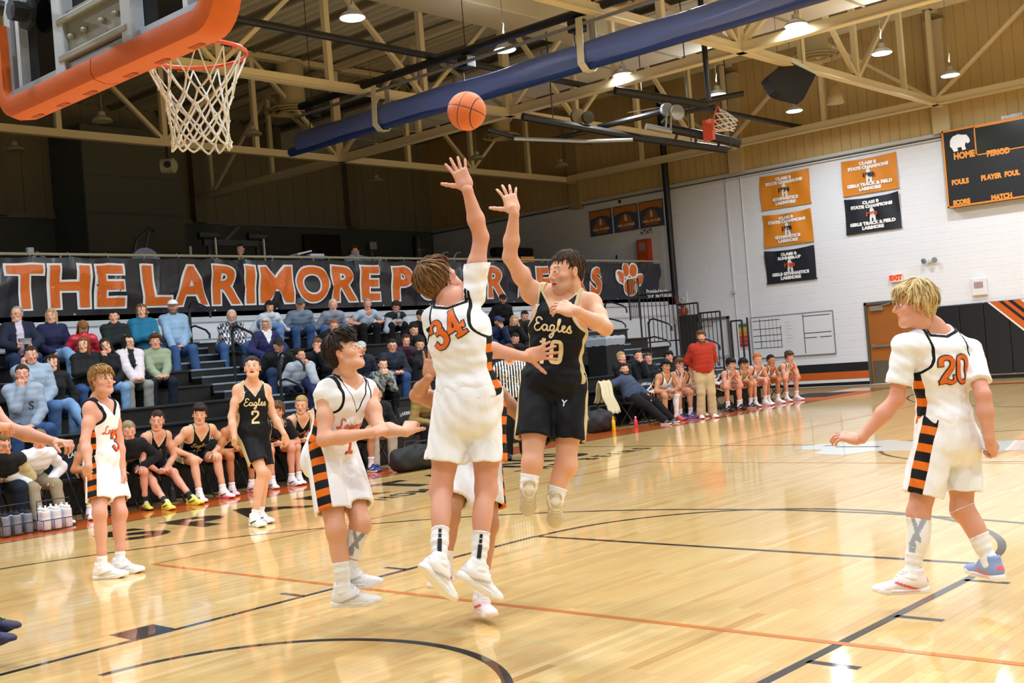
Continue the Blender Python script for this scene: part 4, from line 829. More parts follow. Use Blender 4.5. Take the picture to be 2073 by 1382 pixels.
# ---- walls
WHITE = mat('#eceff5', .75, bump=.12, bscale=60, name='painted_block')
MORT = mat('#dfe2e8', .85)
def block_wall(parent, x0, x1, z0, z1, y, holes, budget, bw=.4, bh=.2, nearx=None, m=WHITE, flip=None):
    """painted concrete blocks, each with its own chamfer; the nearest as single objects"""
    g = .0016; lst = []
    r = 0; z = z0
    while z < z1-.03:
        zt = min(z+bh, z1); x = x0-(bw/2 if r % 2 else 0)
        while x < x1:
            a, b = max(x, x0), min(x+bw, x1)
            for hx0, hx1, hz0, hz1 in holes:
                if z < hz1-.02 and a < hx1 and b > hx0:
                    if a < hx0: b = hx0
                    elif b > hx1: a = hx1
                    else: b = a
            if b-a > .02: lst.append((a, b, z, zt))
            x += bw
        z += bh; r += 1
    def geo(a, b, c, d):
        e = .008; Y = y
        vs = [(a+g, Y, c+g), (b-g, Y, c+g), (b-g, Y, d-g), (a+g, Y, d-g), (a+g+e, Y-.0035, c+g+e), (b-g-e, Y-.0035, c+g+e), (b-g-e, Y-.0035, d-g-e), (a+g+e, Y-.0035, d-g-e)]
        return vs, [(4, 5, 6, 7), (0, 1, 5, 4), (1, 2, 6, 5), (2, 3, 7, 6), (3, 0, 4, 7)]
    full = None; cnt = 0; mb = MB(); lst.sort(key=lambda q: abs((q[0]+q[1])/2-nearx) if nearx is not None else 0)
    for q in lst:
        if cnt < budget and abs(q[1]-q[0]-bw) < .01 and abs(q[3]-q[2]-bh) < .01:
            if full is None: t_ = MB(); t_.add(*geo(0, bw, 0, bh)); full = bpy.data.meshes.new('block'); full.from_pydata([(v[0], v[1]-y, v[2]) for v in t_.v], [], t_.f); full.materials.append(m)
            o = bpy.data.objects.new('block', full); COL.objects.link(o); o.parent = parent; o.location = (q[0], y, q[2]); cnt += 1
        else: mb.add(*geo(*q))
    o = mb.build('blocks', m, parent); o['kind'] = 'stuff'
# end wall
wb = MB(); wb.box(XW-.3, -9.22, YE, YE+.3, 0, ZL); wb.box(-7.32, XR, YE, YE+.3, 0, ZL); wb.box(-9.22, -7.32, YE, YE+.3, 2.2, ZL); wb.box(XW-.3, XR, YE, YE+.3, ZL, ZC+.3)
wall_end = tag(wb.build('wall_end', MORT), kind='structure')
block_wall(wall_end, XW, XR, 0, ZL, YE, [(-9.22, -7.32, -1, 2.2), (-14.55, -13.45, -1, 2.2)], 295, nearx=-9.5)
# vertical metal panels above the blocks
PAN = mat('#cbae74', .6, bump=.15, bscale=3, var=.10, aniso=(3, 3, .3), name='tan_panel')
def panels(parent, axis, a0, a1, z0, z1, off, pw=.42, d=.02, sgn=-1, PAN=PAN):
    me = None; a = a0
    while a < a1-.05:
        w_ = min(pw, a1-a)
        mb = MB(); e = .012
        for u0, u1, dd in ((e/2, w_*.5-.005, d), (w_*.5+.005, w_-e/2, d*.9)):
            if axis == 'x': mb.box(u0, u1, sgn*dd, 0, 0, z1-z0)
            else: mb.box(min(sgn*dd, 0), max(0, sgn*dd), u0, u1, 0, z1-z0)
        if me is None or abs(w_-pw) > .01: o = mb.build('wall_panel', PAN, parent); me = o.data if me is None else me
        else: o = bpy.data.objects.new('wall_panel', me); COL.objects.link(o); o.parent = parent
        o.location = (a, off, z0) if axis == 'x' else (off, a, z0); a += pw
panels(wall_end, 'x', XW, XR, ZL+.02, ZC, YE, pw=.55)
# ledge, conduit along the top of the blocks
tb = MB(); tb.box(XW, XR, YE-.10, YE, ZL-.05, ZL+.03); tag(tb.build('trim_1', mat('#c9cbc8', .6)), kind='structure')
tb = MB(); tb.tube([(XW, YE-.13, ZL-.10), (XR, YE-.13, ZL-.10)], .018, 6); tag(tb.build('wall_conduit', mat('#3c3f42', .5)), 'thin grey conduit running under the ledge of the end wall', 'pipe')
# painted stripes low on the end wall
for z0, z1, c, nm in ((.36+.02, .62, '#17181b', 'stripe'), (.17, .38, '#d1641f', 'stripe'), (.09, .17, '#eef0f2', 'stripe')):
    s_ = MB(); s_.box(-16, -9.24, YE-.016, YE-.011, z0, z1); s_.build(nm, mat(c, .6), wall_end)
bb = MB(); bb.box(-16, -9.24, YE-.02, YE, 0, .09); bb.box(-7.3, XR, YE-.02, YE, 0, .09); tag(bb.build('baseboard_end', mat('#111214', .5)), kind='structure')
# side wall behind the balcony and the rest of the shell
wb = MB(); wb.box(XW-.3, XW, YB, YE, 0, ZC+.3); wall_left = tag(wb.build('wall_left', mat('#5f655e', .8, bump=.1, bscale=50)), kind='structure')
panels(wall_left, 'y', -4.0, YE, ZL+.1, ZC, XW, pw=1.2, sgn=1, PAN=mat('#8f8568', .7, name='dim_tan_panel'))  # darkened copy of the tan panels: this wall's weaker light is in the colour
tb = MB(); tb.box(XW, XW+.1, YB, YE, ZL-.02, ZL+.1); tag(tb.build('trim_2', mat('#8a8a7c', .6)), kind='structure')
wb = MB(); wb.box(XR, XR+.3, YB, YE+.3, 0, ZC+.3); tag(wb.build('wall_right', mat('#dfe2e6', .8, bump=.1, bscale=40)), kind='structure')
wb = MB(); wb.box(XW-.3, XR+.3, YB-.3, YB, 0, ZC+.3); tag(wb.build('wall_near', mat('#dfe2e6', .8, bump=.1, bscale=40)), kind='structure')
# roof deck: fluted steel
cb = MB(); DK = mat('#ddd3b6', .7); cb.box(XW, XR, YB, YE, ZC+.10, ZC+.3); ceiling = tag(cb.build('ceiling', DK), kind='structure')
mb = MB(); y = YB
while y < YE: mb.add([(XW, y, ZC+.10), (XR, y, ZC+.10), (XR, y+.04, ZC), (XW, y+.04, ZC), (XR, y+.16, ZC), (XW, y+.16, ZC), (XR, y+.20, ZC+.10), (XW, y+.20, ZC+.10)], [(0, 1, 2, 3), (3, 2, 4, 5), (5, 4, 6, 7)]); y += .30
o = mb.build('deck_flutes', DK, ceiling); o['kind'] = 'stuff'
# balcony (weight room) deck, its white front and the railing
bb = MB(); bb.box(XW, XBAL, YB, YE, ZD-.25, ZD); tag(bb.build('balcony_floor', mat('#54585a', .8)), kind='structure')
bb = MB(); bb.box(XBAL-.12, XBAL, YB, YE-.0, 0, ZD); tag(bb.build('wall_balcony', mat('#dfe3ea', .65, bump=.08, bscale=30)), kind='structure')
bb = MB(); bb.box(XBAL, XBAL+.05, YB, YE-.6, 2.70, 2.80); bb.box(XBAL, XBAL+.03, YB, YE-.6, 2.36, 2.42); tag(bb.build('trim_3', mat('#c8cdd4', .6)), kind='structure')
rl = empty('balcony_railing', (XBAL-.03, 10, ZD), 'pale steel top rail along the balcony edge above the banner', 'railing')
mb = MB(); mb.tube([(XBAL-.03, YB, 4.02), (XBAL-.03, 27.3, 4.02)], .028, 8); mb.build('top_rail', mat('#a3a08c', .45), rl)
for y in np.arange(-1, 27.4, 1.9): mb = MB(); mb.tube([(XBAL-.03, y, ZD), (XBAL-.03, y, 4.0)], .02, 6); mb.build('post', mat('#8a887a', .5), rl)
# chimney-like block and pilasters of the dark side
mb = MB(); blk = empty('wall_pier', (-24, 16, ZD), kind='structure')
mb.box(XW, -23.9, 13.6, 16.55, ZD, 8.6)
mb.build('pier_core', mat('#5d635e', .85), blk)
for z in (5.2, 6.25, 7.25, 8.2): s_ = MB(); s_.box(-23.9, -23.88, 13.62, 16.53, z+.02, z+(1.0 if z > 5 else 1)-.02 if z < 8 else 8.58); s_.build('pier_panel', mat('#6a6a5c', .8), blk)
def column(name, x0, x1, y0, y1, z0, z1, c='#b8a47a'):
    mb = MB(); mb.box(x0, x1, y0, y1, z0, z1); mb.box(x0-.03, x1+.03, y0-.03, y1, z1-.12, z1); return tag(mb.build(name, mat(c, .6)), kind='structure')
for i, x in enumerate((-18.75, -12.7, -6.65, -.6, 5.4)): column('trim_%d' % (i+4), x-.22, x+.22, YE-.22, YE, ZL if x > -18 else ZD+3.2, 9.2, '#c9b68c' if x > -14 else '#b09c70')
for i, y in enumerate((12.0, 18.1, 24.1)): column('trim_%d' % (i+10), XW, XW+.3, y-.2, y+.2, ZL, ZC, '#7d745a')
# window_like doors
def door(name, x0, x1, zt, leafc='#a8662a', y=YE, recess=True):
    d = empty(name, ((x0+x1)/2, y, 0), kind='structure'); f = MB(); t = .07
    f.box(x0, x0+t, y-.04, y+.1, 0, zt); f.box(x1-t, x1, y-.04, y+.1, 0, zt); f.box(x0, x1, y-.04, y+.1, zt-t, zt); f.build('door_frame', mat('#6a6356', .5, .3), d)
    xm = (x0+x1)/2; WD = mat(leafc, .45, bump=.05, bscale=12, var=.12, aniso=(6, 6, .7), coat=.2)
    for a, b in ((x0+t, xm-.003), (xm+.003, x1-t)):
        l = MB(); l.bbox(a, b, y+.01, y+.055, .01, zt-t, .004); leaf = l.build('door_leaf', WD, d)
        k = MB(); k.box(a+.04, b-.04, y+.004, y+.01, .02, .62); k.build('kick_plate', mat('#9a9484', .35, .8), leaf)
        k = MB(); k.bbox(a+.06, b-.06, y-.04, y-.01, .98, 1.04, .008); k.bbox(a+.06, a+.14, y-.03, y+.01, .96, 1.06, .008); k.bbox(b-.14, b-.06, y-.03, y+.01, .96, 1.06, .008); k.build('push_bar', mat('#c9c6bd', .3, .8), leaf)
    k = MB(); k.bbox(x0+.16, x0+.52, y-.05, y+.01, zt-t-.17, zt-t-.04, .01); k.tube([(x0+.4, y-.05, zt-.12), (x0+.75, y-.06, zt-.075)], .012, 6); k.build('door_closer', mat('#b9b7b0', .35, .6), d); return d
door('door_1', -9.22, -7.32, 2.2); door('door_2', -14.55, -13.45, 2.2, '#6b4626')
mb = MB(); mb.box(-16.9, -15.3+.9, YE-.03, YE-.012, 0, 2.35); tag(mb.build('dark_opening', mat('#2a2623', .6)), kind='structure')  # flat sheet for a dark opening, its shade put into the colour
# black wall mats right of the door, with the corner emblem
wm = empty('wall_mat', (-5, YE, .1), 'black padded wall mats to the right of the wooden doors', 'wall pad')
x = -7.27
while x < XR-1: mb = MB(); mb.bbox(x+.004, min(x+.61, XR)-.004, YE-.07, YE-.012, .12, 1.93, .02); mb.build('pad', mat('#17191d', .45), wm); x += .61
def chev(dx, c, w_, lift): dx -= .38; mb = MB(); mb.prism([(-5.55+dx, 1.92), (-5.55+dx+w_, 1.92), (-4.1+dx+w_, .55), (-4.1+dx, .55)], (0, YE-.0725-lift, 0), (1, 0, 0), (0, 0, 1), (0, -.001, 0)); mb.build('emblem_stripe', mat(c, .5), wm)
chev(0, '#eceff2', 1.9, 0); chev(.06, '#d0601a', 1.8, .0012); chev(.28, '#16171a', .10, .0024); chev(.5, '#16171a', .12, .0024); chev(.8, '#eceff2', .5, .0024)
# ------------------------------------------------------------------ roof steel
CRM = mat('#e4d4aa', .5, bump=.05, bscale=30, name='cream_steel'); BLK = mat('#17181a', .45, name='black_steel'); GAL = mat('#9a9d9c', .4, .7)
ZT, ZTOP = 6.98, 9.45
def chord(mb, a, b, wd=.17, ht=.17):
    """double angle: a vertical plate and a bottom flange"""
    a, b = np.array(a, float), np.array(b, float); d = unit(b-a); s = np.cross(d, Z3); up = Z3
    mb.bar(a+up*ht/2, b+up*ht/2, .05, ht); mb.bar(a, b, wd, .022); mb.bar(a+s*.05+up*ht*.5, b+s*.05+up*ht*.5, .012, ht*.9)
def truss_y(x, nodes, y0, y1, label, flip=0):
    t = empty('roof_truss', (x, (y0+y1)/2, ZT), label, 'roof truss', 'cream steel trusses along the hall')
    mb = MB(); chord(mb, (x, y0, ZT), (x, y1, ZT)); mb.build('bottom_chord', CRM, t)
    mb = MB(); mb.bar((x, y0, ZTOP), (x, y1, ZTOP), .22, .14); mb.build('top_chord', CRM, t)
    for i, y in enumerate(nodes):
        mb = MB(); mb.bar((x, y, ZT+.1), (x, y, ZTOP), .12, .12, (0, 1, 0)); mb.build('upright', CRM, t)
        if i+1 < len(nodes):
            yn = nodes[i+1]; lo = (i+flip) % 2 == 0
            mb = MB(); mb.bar((x, y, ZT+.12) if lo else (x, y, ZTOP-.05), (x, yn, ZTOP-.05) if lo else (x, yn, ZT+.12), .10, .08); mb.build('diagonal', CRM, t)
            g = MB(); yy = y if lo else yn; g.box(x-.015, x+.015, yy-.16, yy+.16, ZT+.05, ZT+.30); g.build('gusset', CRM, t)
    return t
def truss_x(y, x0, x1, nodes, label, flip=0):
    t = empty('cross_truss', ((x0+x1)/2, y, ZT), label, 'roof truss', 'cream steel cross trusses over the court')
    mb = MB(); chord(mb, (x0, y, ZT), (x1, y, ZT), .2, .2); mb.build('bottom_chord', CRM, t)
    mb = MB(); mb.bar((x0, y, ZTOP), (x1, y, ZTOP), .22, .14); mb.build('top_chord', CRM, t)
    for i, x in enumerate(nodes):
        mb = MB(); mb.bar((x, y, ZT+.1), (x, y, ZTOP), .11, .11, (1, 0, 0)); mb.build('upright', CRM, t)
        if i+1 < len(nodes):
            xn = nodes[i+1]; lo = (i+flip) % 2 == 0
            mb = MB(); mb.bar((x, y, ZT+.12) if lo else (x, y, ZTOP-.05), (xn, y, ZTOP-.05) if lo else (xn, y, ZT+.12), .09, .08); mb.build('diagonal', CRM, t)
    return t
ny = [y for y in np.arange(2.8, 28, 2.53)]
for x, l, fl in ((-18.7, 'long cream truss over the balcony railing, furthest left', 0), (-12.65, 'long cream truss running behind the blue curtain roll, second from the left', 1), (-6.6, 'long cream truss ending beside the scoreboard', 0), (-.55, 'long cream truss high over mid court, out at the top right', 1)):
    truss_y(x, ny, .5, 27.8, l, fl)
nx = list(np.arange(-24.75, 9, 3.025))
truss_x(18.1, XW+.1, 8, nx, 'cream cross truss joining the long trusses beyond the blue curtain roll'); truss_x(8.0, XW+.1, 8, nx, 'cream cross truss nearer the basket, at the upper left', 1); truss_x(27.4, -18.6, 8, [n for n in nx if n > -18], 'cream cross truss close against the end wall', 1)
# purlins under the deck
pm = MB()
for y in np.arange(.5, 28, 1.5): pm.bar((XW+.05, y, ZC-.065), (8, y, ZC-.065), .08, .11)
tag(pm.build('roof_purlins', mat('#8f8262', .6)), 'thin roof purlins running under the fluted deck', 'purlin', kind='stuff')
# white duct across, with seams
du = empty('air_duct', (-14, 20.9, 8.4), 'large pale rectangular air duct crossing under the roof deck', 'duct')
x = -24.0
while x < 8: mb = MB(); mb.bbox(x, x+1.5, 20.2, 21.6, 8.25, 8.95, .01); mb.build('duct_section', mat('#e6e1d2', .5), du); f = MB(); f.box(x+1.49, x+1.53, 20.17, 21.63, 8.22, 8.98); f.build('flange', mat('#b0a88f', .5), du); x += 1.53
mb = MB(); mb.bbox(-11.2, -10.2, 12.5, 20.2, 8.3, 8.9, .02); mb.build('branch_duct', mat('#b8ad8e', .5), du)
# black sprinkler mains
def pipe(name, pts, r, label, m=BLK, cat='pipe', parent=None): mb = MB(); mb.tube(pts, r, 10); return tag(mb.build(name, m, parent, True), label, cat)
pipe('sprinkler_main', [(-10.6, 2, 7.25), (-10.6, 27.9, 7.25)], .065, 'black sprinkler main running the length of the hall at the upper left')
pipe('sprinkler_main', [(-24, 11, 8.7), (7, 11, 8.7)], .05, 'thin black pipe crossing high above the blue curtain roll')
a = atY(1418, 0, 17.5); pipe('hanger_pipe', [(a[0], 17.5, 9.4), (a[0], 17.5, 6.1)], .055, 'upright black pipe hanging in front of the folded side basket')
pipe('downpipe', [(-15.05, YE-.35, 9.4), (-15.05, YE-.35, 2.9)], .10, 'black pole running down the end wall at the balcony corner')
mb = MB(); mb.tube([(-15.05, YE-.35, 3.0), (-14.95, YE-.45, 2.75), (-14.7, YE-.5, 2.6)], .06, 8); mb.lathe((-14.75, YE-.45, 2.45), [(.02, .12), (.14, .1), (.17, 0), (.14, -.1), (.02, -.12)], 14); tag(mb.build('alarm_bell', mat('#8e3f22', .5), None, True), 'rust red bell on a bracket at the foot of the black pole', 'bell')
# hanging lamps: lit rows over the court, unlit over the balcony
LW = mat('#ffffff', emit=14.0, name='lamp_glow'); SHD = mat('#c9ccd0', .35, .4)
def lamp(x, y, z, lit, label, grp):
    t = empty('hanging_lamp', (x, y, z), label, 'lamp', grp)
    mb = MB(); mb.lathe((x, y, z), [(.215, 0), (.205, .035), (.15, .085), (.075, .12), (.07, .20), (.03, .22)], 20); mb.build('shade', SHD if lit else mat('#a9a48c', .5), t, True)
    if lit: mb = MB(); mb.lathe((x, y, z-.012), [(.01, 0), (.19, 0), (.20, .006), (.20, .012)], 20); mb.build('lens', LW, t)
    mb = MB(); mb.tube([(x, y, z+.2), (x, y, z+.38), (x+.02, y, z+.5)], .012, 5); mb.tube([(x, y, z+.5), (x, y, ZC)], .008, 5); mb.build('stem', mat('#8a8878', .5), t)
    if lit: lamp_light(x, y, z-.03)
lampzz = LAMP_Z
rowA = [atZ(px, py, lampzz) for px, py in ((700, 42), (1015, 100), (1270, 152), (1455, 190), (1612, 224))]; xa = np.mean([p[0] for p in rowA]); dy = (rowA[-1][1]-rowA[0][1])/4
rowB = [atZ(px, py, lampzz) for px, py in ((1785, 108), (1925, 153))]; xb = np.mean([p[0] for p in rowB])
GA = 'lit high-bay lamps over the court'
ysA = [rowA[0][1]+dy*i for i in range(-4, 5)]
seenl = {0: 'lit lamp highest and nearest, above the blue curtain roll at the upper left', 1: 'lit lamp just above the blue curtain roll, left of the roof duct', 2: 'lit lamp half hidden by a truss diagonal, under the blue roll', 3: 'lit lamp right above the folded side basket', 4: 'lit lamp furthest away, low beside the black hanging speaker'}
for i, y in zip(range(-4, 5), ysA): lamp(xa, y, lampzz, True, seenl.get(i, 'lit lamp over the near court, above the frame'), GA)
ysB = [rowB[0][1]+dy*i for i in range(-6, 2)]; sb = {0: 'lit lamp between the scoreboard truss and the end wall panels', 1: 'lit lamp hanging high above the scoreboard'}
for i, y in zip(range(-6, 2), ysB): lamp(xb, y, lampzz, True, sb.get(i, 'lit lamp over the near court, above the frame'), GA)
for x in (xb+4.1, xb+8.2, xb+12.3):
    for y in ysB[::1]: lamp(x, y, lampzz, True, 'lit lamp over the near court, above the frame', GA)
GU = 'unlit lamps on the dark side'
for px, py, l in ((207, 246, 'unlit lamp hanging just under the orange backboard edge'), (512, 273, 'unlit lamp right of the basketball net'), (762, 305, 'unlit lamp under the blue roll, before the dark wall'), (965, 322, 'unlit lamp below the ball'), (1136, 336, 'unlit lamp right of the shooting hand'), (762, 368, 'faint unlit lamp low before the dark wall'), (30, 305, 'faint unlit lamp at the far left')): p = atX(px, py, xa-8.2 if py < 340 and px > 100 else xa-12.3); lamp(p[0], p[1], p[2], False, l, GU)
# round diffusers and the bell-shaped horn
def diffuser(px, py, x, r, label):
    p = atZ(px, py, x); t = empty('round_diffuser', p, label, 'air vent', 'round ceiling diffusers'); c = mat('#c2b186', .5)
    for k, (a, b) in enumerate(((1, .84), (.76, .62), (.52, .40))): mb = MB(); mb.lathe(p, [(r*a, -.03*k), (r*a, .03-.03*k), (r*b, .09-.03*k), (r*b, .05-.03*k), (r*a, -.03*k)], 28, caps=False); mb.build('ring', c, t, True)
    mb = MB(); mb.lathe(p, [(r*.5, .1), (r*.5, 1.2)], 20, caps=False); mb.build('neck', c, t, True)
diffuser(1652, 118, 7.9, .62, 'round diffuser behind the black hanging speaker'); diffuser(592, 226, 8.2, .7, 'round diffuser left of the end of the blue roll'); diffuser(1015, 278, 8.0, .55, 'round diffuser just under the ball'); diffuser(1245, 6, 7.9, .6, 'round diffuser at the top edge over the blue roll')
p = atZ(1690, 190, 6.9); mb = MB(); mb.lathe(p, [(.20, -.22), (.19, -.2), (.13, .12), (.09, .2), (.01, .24)], 18); mb.tube([p+Z3*.2, p+Z3*2.4], .01, 4); tag(mb.build('horn_loudspeaker', mat('#b39b68', .5), None, True), 'bell shaped tan horn hanging beside the black speaker', 'speaker')
# black hanging speaker cluster
p0 = atZ(1600, 165, 6.65); sp = empty('hanging_speaker', p0, 'big black speaker box hanging below the truss', 'speaker')
t_ = depth(p0); prof = [(1552, 155), (1593, 122), (1652, 151), (1627, 201), (1582, 190), (1569, 183)]
fr = at(1600, 165, t_); P3 = [at(a, b, t_) for a, b in prof]; sz = [(float((q-fr)@CR), float((q-fr)@CU)) for q in P3]
mb = MB(); mb.prism(sz[::-1], fr, CR, CU, CF*.55); mb.build('cabinet', mat('#0f1213', .7, bump=.3, bscale=200), sp)
mb = MB(); mb.prism([(sz[1][0], sz[1][1]), (sz[2][0], sz[2][1]), (sz[2][0]-.16, sz[2][1]+.16), (sz[1][0]+.10, sz[1][1]+.06)][::-1], fr+CF*.02, CR, CU, CF*.45); mb.build('top_cover', mat('#eceff2', .4), sp)
mb = MB()
for a, b in ((1576, 140), (1625, 140)): q = at(a, b, t_+.2); mb.tube([q, (q[0], q[1], ZC)], .006, 4)
mb.build('chain', mat('#6d6a60', .5), sp)

# ------------------------------------------------------------------ blue divider curtain, rolled up
YC = 13.7; x0_, x1_ = -14.72, 7.0; CUR = mat('#56659c', .42, bump=.25, bscale=3, var=.12, name='blue_vinyl', aniso=(.6, 3, 3))
cu = empty('divider_curtain', (-7, YC, 6.3), 'rolled up blue divider curtain hanging across the hall', 'curtain')
mb = MB(); n = 90; nn = 28; vs = []; fs = []
for i in range(n):
    x = x0_+(x1_-x0_)*i/(n-1)
    for k in range(nn):
        a = 2*math.pi*k/nn; r = .175+.012*math.sin(x*1.3+a*2)+.007*math.sin(x*3.1-a*3+1)+.006*math.sin(x*2.2+a*7); zz = r*math.sin(a)*(1.0+.35*(math.sin(a) > 0)); vs.append((x, YC+r*math.cos(a)*.95, 6.38+zz))
for i in range(n-1):
    for k in range(nn): fs.append((i*nn+k, i*nn+(k+1) % nn, (i+1)*nn+(k+1) % nn, (i+1)*nn+k))
mb.add(vs, fs); mb.build('rolled_fabric', CUR, cu, True)
mb = MB(); mb.tube([(x0_-.35, YC, 6.24), (x1_, YC, 6.24)], .095, 12); mb.build('roll_tube', mat('#20356f', .4), cu, True)
mb = MB(); mb.lathe((x0_-.37, YC, 6.24), [(.09, 0), (.10, .04), (.02, .05)], 12, (1, 0, 0)); mb.build('tube_cap', mat('#dfe2e8', .5), cu, True)
for x in (atY(772, 215, YC)[0], atY(1188, 85, YC)[0], -1.0, 4.0):
    mb = MB(); mb.bar((x, YC-.20, 6.24), (x, YC-.17, 7.0), .012, .14, (1, 0, 0)); mb.bar((x, YC-.20, 6.24), (x, YC-.08, 6.13), .012, .14, (1, 0, 0)); mb.bar((x, YC-.08, 6.13), (x, YC+.08, 6.13), .012, .14, (1, 0, 0)); mb.bar((x, YC+.08, 6.13), (x, YC+.2, 6.24), .012, .14, (1, 0, 0)); mb.bar((x, YC+.2, 6.24), (x, YC+.17, 7.0), .012, .14, (1, 0, 0)); mb.build('strap', mat('#d5ccae', .6), cu)
zl = atY(610, 215, YC)[2]
pipe('curtain_beam', [(x0_+.1, YC, zl), (x1_, YC, zl)], .075, 'black beam pipe above the blue curtain roll', BLK, 'beam')
pipe('curtain_shaft', [(x0_+.1, YC-.15, zl-.25), (x1_, YC-.15, zl-.25)], .03, 'thin galvanised shaft between the black beam and the blue roll', GAL, 'shaft')
for x, wh in ((x0_+.5, 'the left end'), (-9.7, 'the left strap'), (-7.1, 'the right strap'), (-3, 'the upper edge of the picture'), (1, 'the unseen right part')): mb = MB(); mb.bbox(x-.12, x+.12, YC-.12, YC+.12, zl-.32, zl-.1, .02); mb.tube([(x, YC-.1, zl-.3), (x, YC-.1, 6.5)], .012, 5); mb.tube([(x, YC, zl), (x, YC, ZC)], .01, 4); tag(mb.build('curtain_pulley', BLK), 'black pulley block and chain over the curtain roll by '+wh, 'pulley', 'curtain pulleys')

# ------------------------------------------------------------------ folded side basket on the ceiling
FB = empty('folded_basket_frame', atZ(1300, 260, 6.3), 'black ceiling frame of a side basket folded up beyond the court', 'basketball hoop')
tD = 24.5
def fb(pts, r, nm='frame_tube', m=BLK): mb = MB(); mb.tube([at(x, y, t) for x, y, t in pts], r, 8); mb.build(nm, m, FB, True)
for pts, r in (([(1058, 236, 24), (1150, 255, 24.3), (1330, 300, 25), (1495, 290, 25)], 0), ): pass
fb([(1058, 236, 23.6), (1095, 243, 23.8), (1300, 280, 24.6), (1470, 303, 25.2)], .085); fb([(1245, 183, 23), (1290, 190, 23.2), (1430, 212, 24)], .085); fb([(985, 262, 23.5), (1060, 282, 24), (1200, 288, 24.6)], .05); fb([(1040, 281, 23.8), (1180, 286, 24.2), (1280, 283, 24.4)], .045, m=GAL)
fb([(1210, 258, 24.5), (1300, 236, 24.3), (1420, 205, 24.2), (1505, 189, 24.2)], .065); fb([(1100, 285, 24.4), (1190, 266, 24.3)], .05); fb([(1345, 258, 24.4), (1430, 275, 24.6), (1497, 290, 24.8)], .10); fb([(1372, 265, 24.5), (1368, 282, 24.6)], .03); fb([(1410, 275, 24.5), (1408, 290, 24.6)], .03); fb([(1455, 287, 24.7), (1455, 300, 24.7)], .03)
fb([(1340, 250, 24.3), (1352, 235, 24.3), (1445, 215, 24.5)], .05); fb([(1308, 256, 24), (1358, 266, 24.2)], .07, 'cross_bar', GAL)
fb([(1350, 225, 24), (1348, 262, 24.2)], .02, 'rod', GAL); fb([(1358, 225, 24), (1358, 262, 24.2)], .02, 'rod', GAL); fb([(1270, 228, 23.8), (1345, 216, 23.9)], .008, 'cable', GAL)
for px, py in ((1120, 246), (1400, 293), (1300, 194), (1480, 300)): q = at(px, py, 24.2); mb = MB(); mb.tube([q, (q[0], q[1], ZC)], .012, 5); mb.build('hanger_rod', BLK, FB)
for px, py, r, c in ((1350, 222, .14, '#b8bec6'), (1370, 228, .16, '#c9ced4'), (1170, 236, .16, '#7a6b4c'), (1190, 238, .13, '#4d4637')):
    q = at(px, py, 24.1); mb = MB(); mb.lathe(q, [(.02, -.06), (r, -.05), (r, .05), (.02, .06)], 16, axis=unit(-CF+CR*.4)); mb.build('winch_drum' if px < 1300 else 'pulley', mat(c, .35, .6), FB, True)
def net(mb, c, axis, R_top, R_bot, H, n=12, rows=5, r=.006, bulge=0):
    a = unit(axis); x = unit(np.cross(a, (.3, .9, .2))); y = np.cross(a, x)
    def P(i, j):
        f = j/rows; th = 2*math.pi*(i+.5*(j % 2))/n; rr = R_top*(1-f)**1.3+R_bot*(1-(1-f)**1.3)+.012*math.sin(i*2.1+j); return np.array(c)+a*H*(f**.85)+rr*(x*math.cos(th)+y*math.sin(th))
    for j in range(rows):
        for i in range(n):
            mb.tube([P(i, j), P(i if j % 2 == 0 else i+1, j+1)], r, 5, caps=False); mb.tube([P(i, j), P(i-1 if j % 2 == 0 else i, j+1)], r, 5, caps=False)
sh = at(1460, 243, 24.3); hp = empty('side_hoop', sh, 'small orange hoop with white net on the folded side basket', 'basketball hoop')
axs = unit(CR*.9-CU*.18-CF*.35); mb = MB(); xx = unit(np.cross(axs, CU)); yy = np.cross(axs, xx)
mb.tube([sh-CR*.10+.235*(xx*math.cos(t)*1.1+yy*math.sin(t)*1.2) for t in np.linspace(0, 2*math.pi, 25)[:-1]], .016, 8, closed=True); mb.build('rim', mat('#d8502a', .4), hp, True)
mb = MB(); net(mb, sh-CR*.1, axs*1.0+CU*-.15, .25, .13, .42, 10, 4, .010); mb.build('net', mat('#ece6d8', .8), hp)
mb = MB(); q = sh-CR*.30-CU*.22; mb.bbox(q[0]-.08, q[0]+.16, q[1]-.05, q[1]+.05, q[2]-.22, q[2]+.22, .01); mb.build('rim_bracket', mat('#d8502a', .4), hp)

# ------------------------------------------------------------------ the main basket at the upper left, seen from behind
BX, BY, BZ = -.02, 1.22, 2.93; bh = 1.07; OR = mat('#da6416', .45, bump=.04, bscale=60, name='orange_padding')
bk = empty('main_basket', (BX, BY, BZ), 'large glass backboard with orange padding at the upper left, seen from behind', 'basketball hoop')
W_ = .92
mb = MB(); mb.box(BX-W_+.03, BX+W_-.03, BY-.005, BY+.007, BZ+.03, BZ+bh)
gm = bpy.data.materials.new('board_glass'); gm.use_nodes = True; nt = gm.node_tree; b_ = nt.nodes['Principled BSDF']; b_.inputs['Transmission Weight'].default_value = 1; b_.inputs['Roughness'].default_value = .02; b_.inputs['IOR'].default_value = 1.1; b_.inputs['Base Color'].default_value = (.80, .90, .95, 1)
tr = nt.nodes.new('ShaderNodeBsdfTransparent'); tr.inputs[0].default_value = (.82, .90, .93, 1); gl = nt.nodes.new('ShaderNodeBsdfGlossy'); gl.inputs['Roughness'].default_value = .03; mx = nt.nodes.new('ShaderNodeMixShader'); fr_ = nt.nodes.new('ShaderNodeFresnel'); fr_.inputs['IOR'].default_value = 1.55
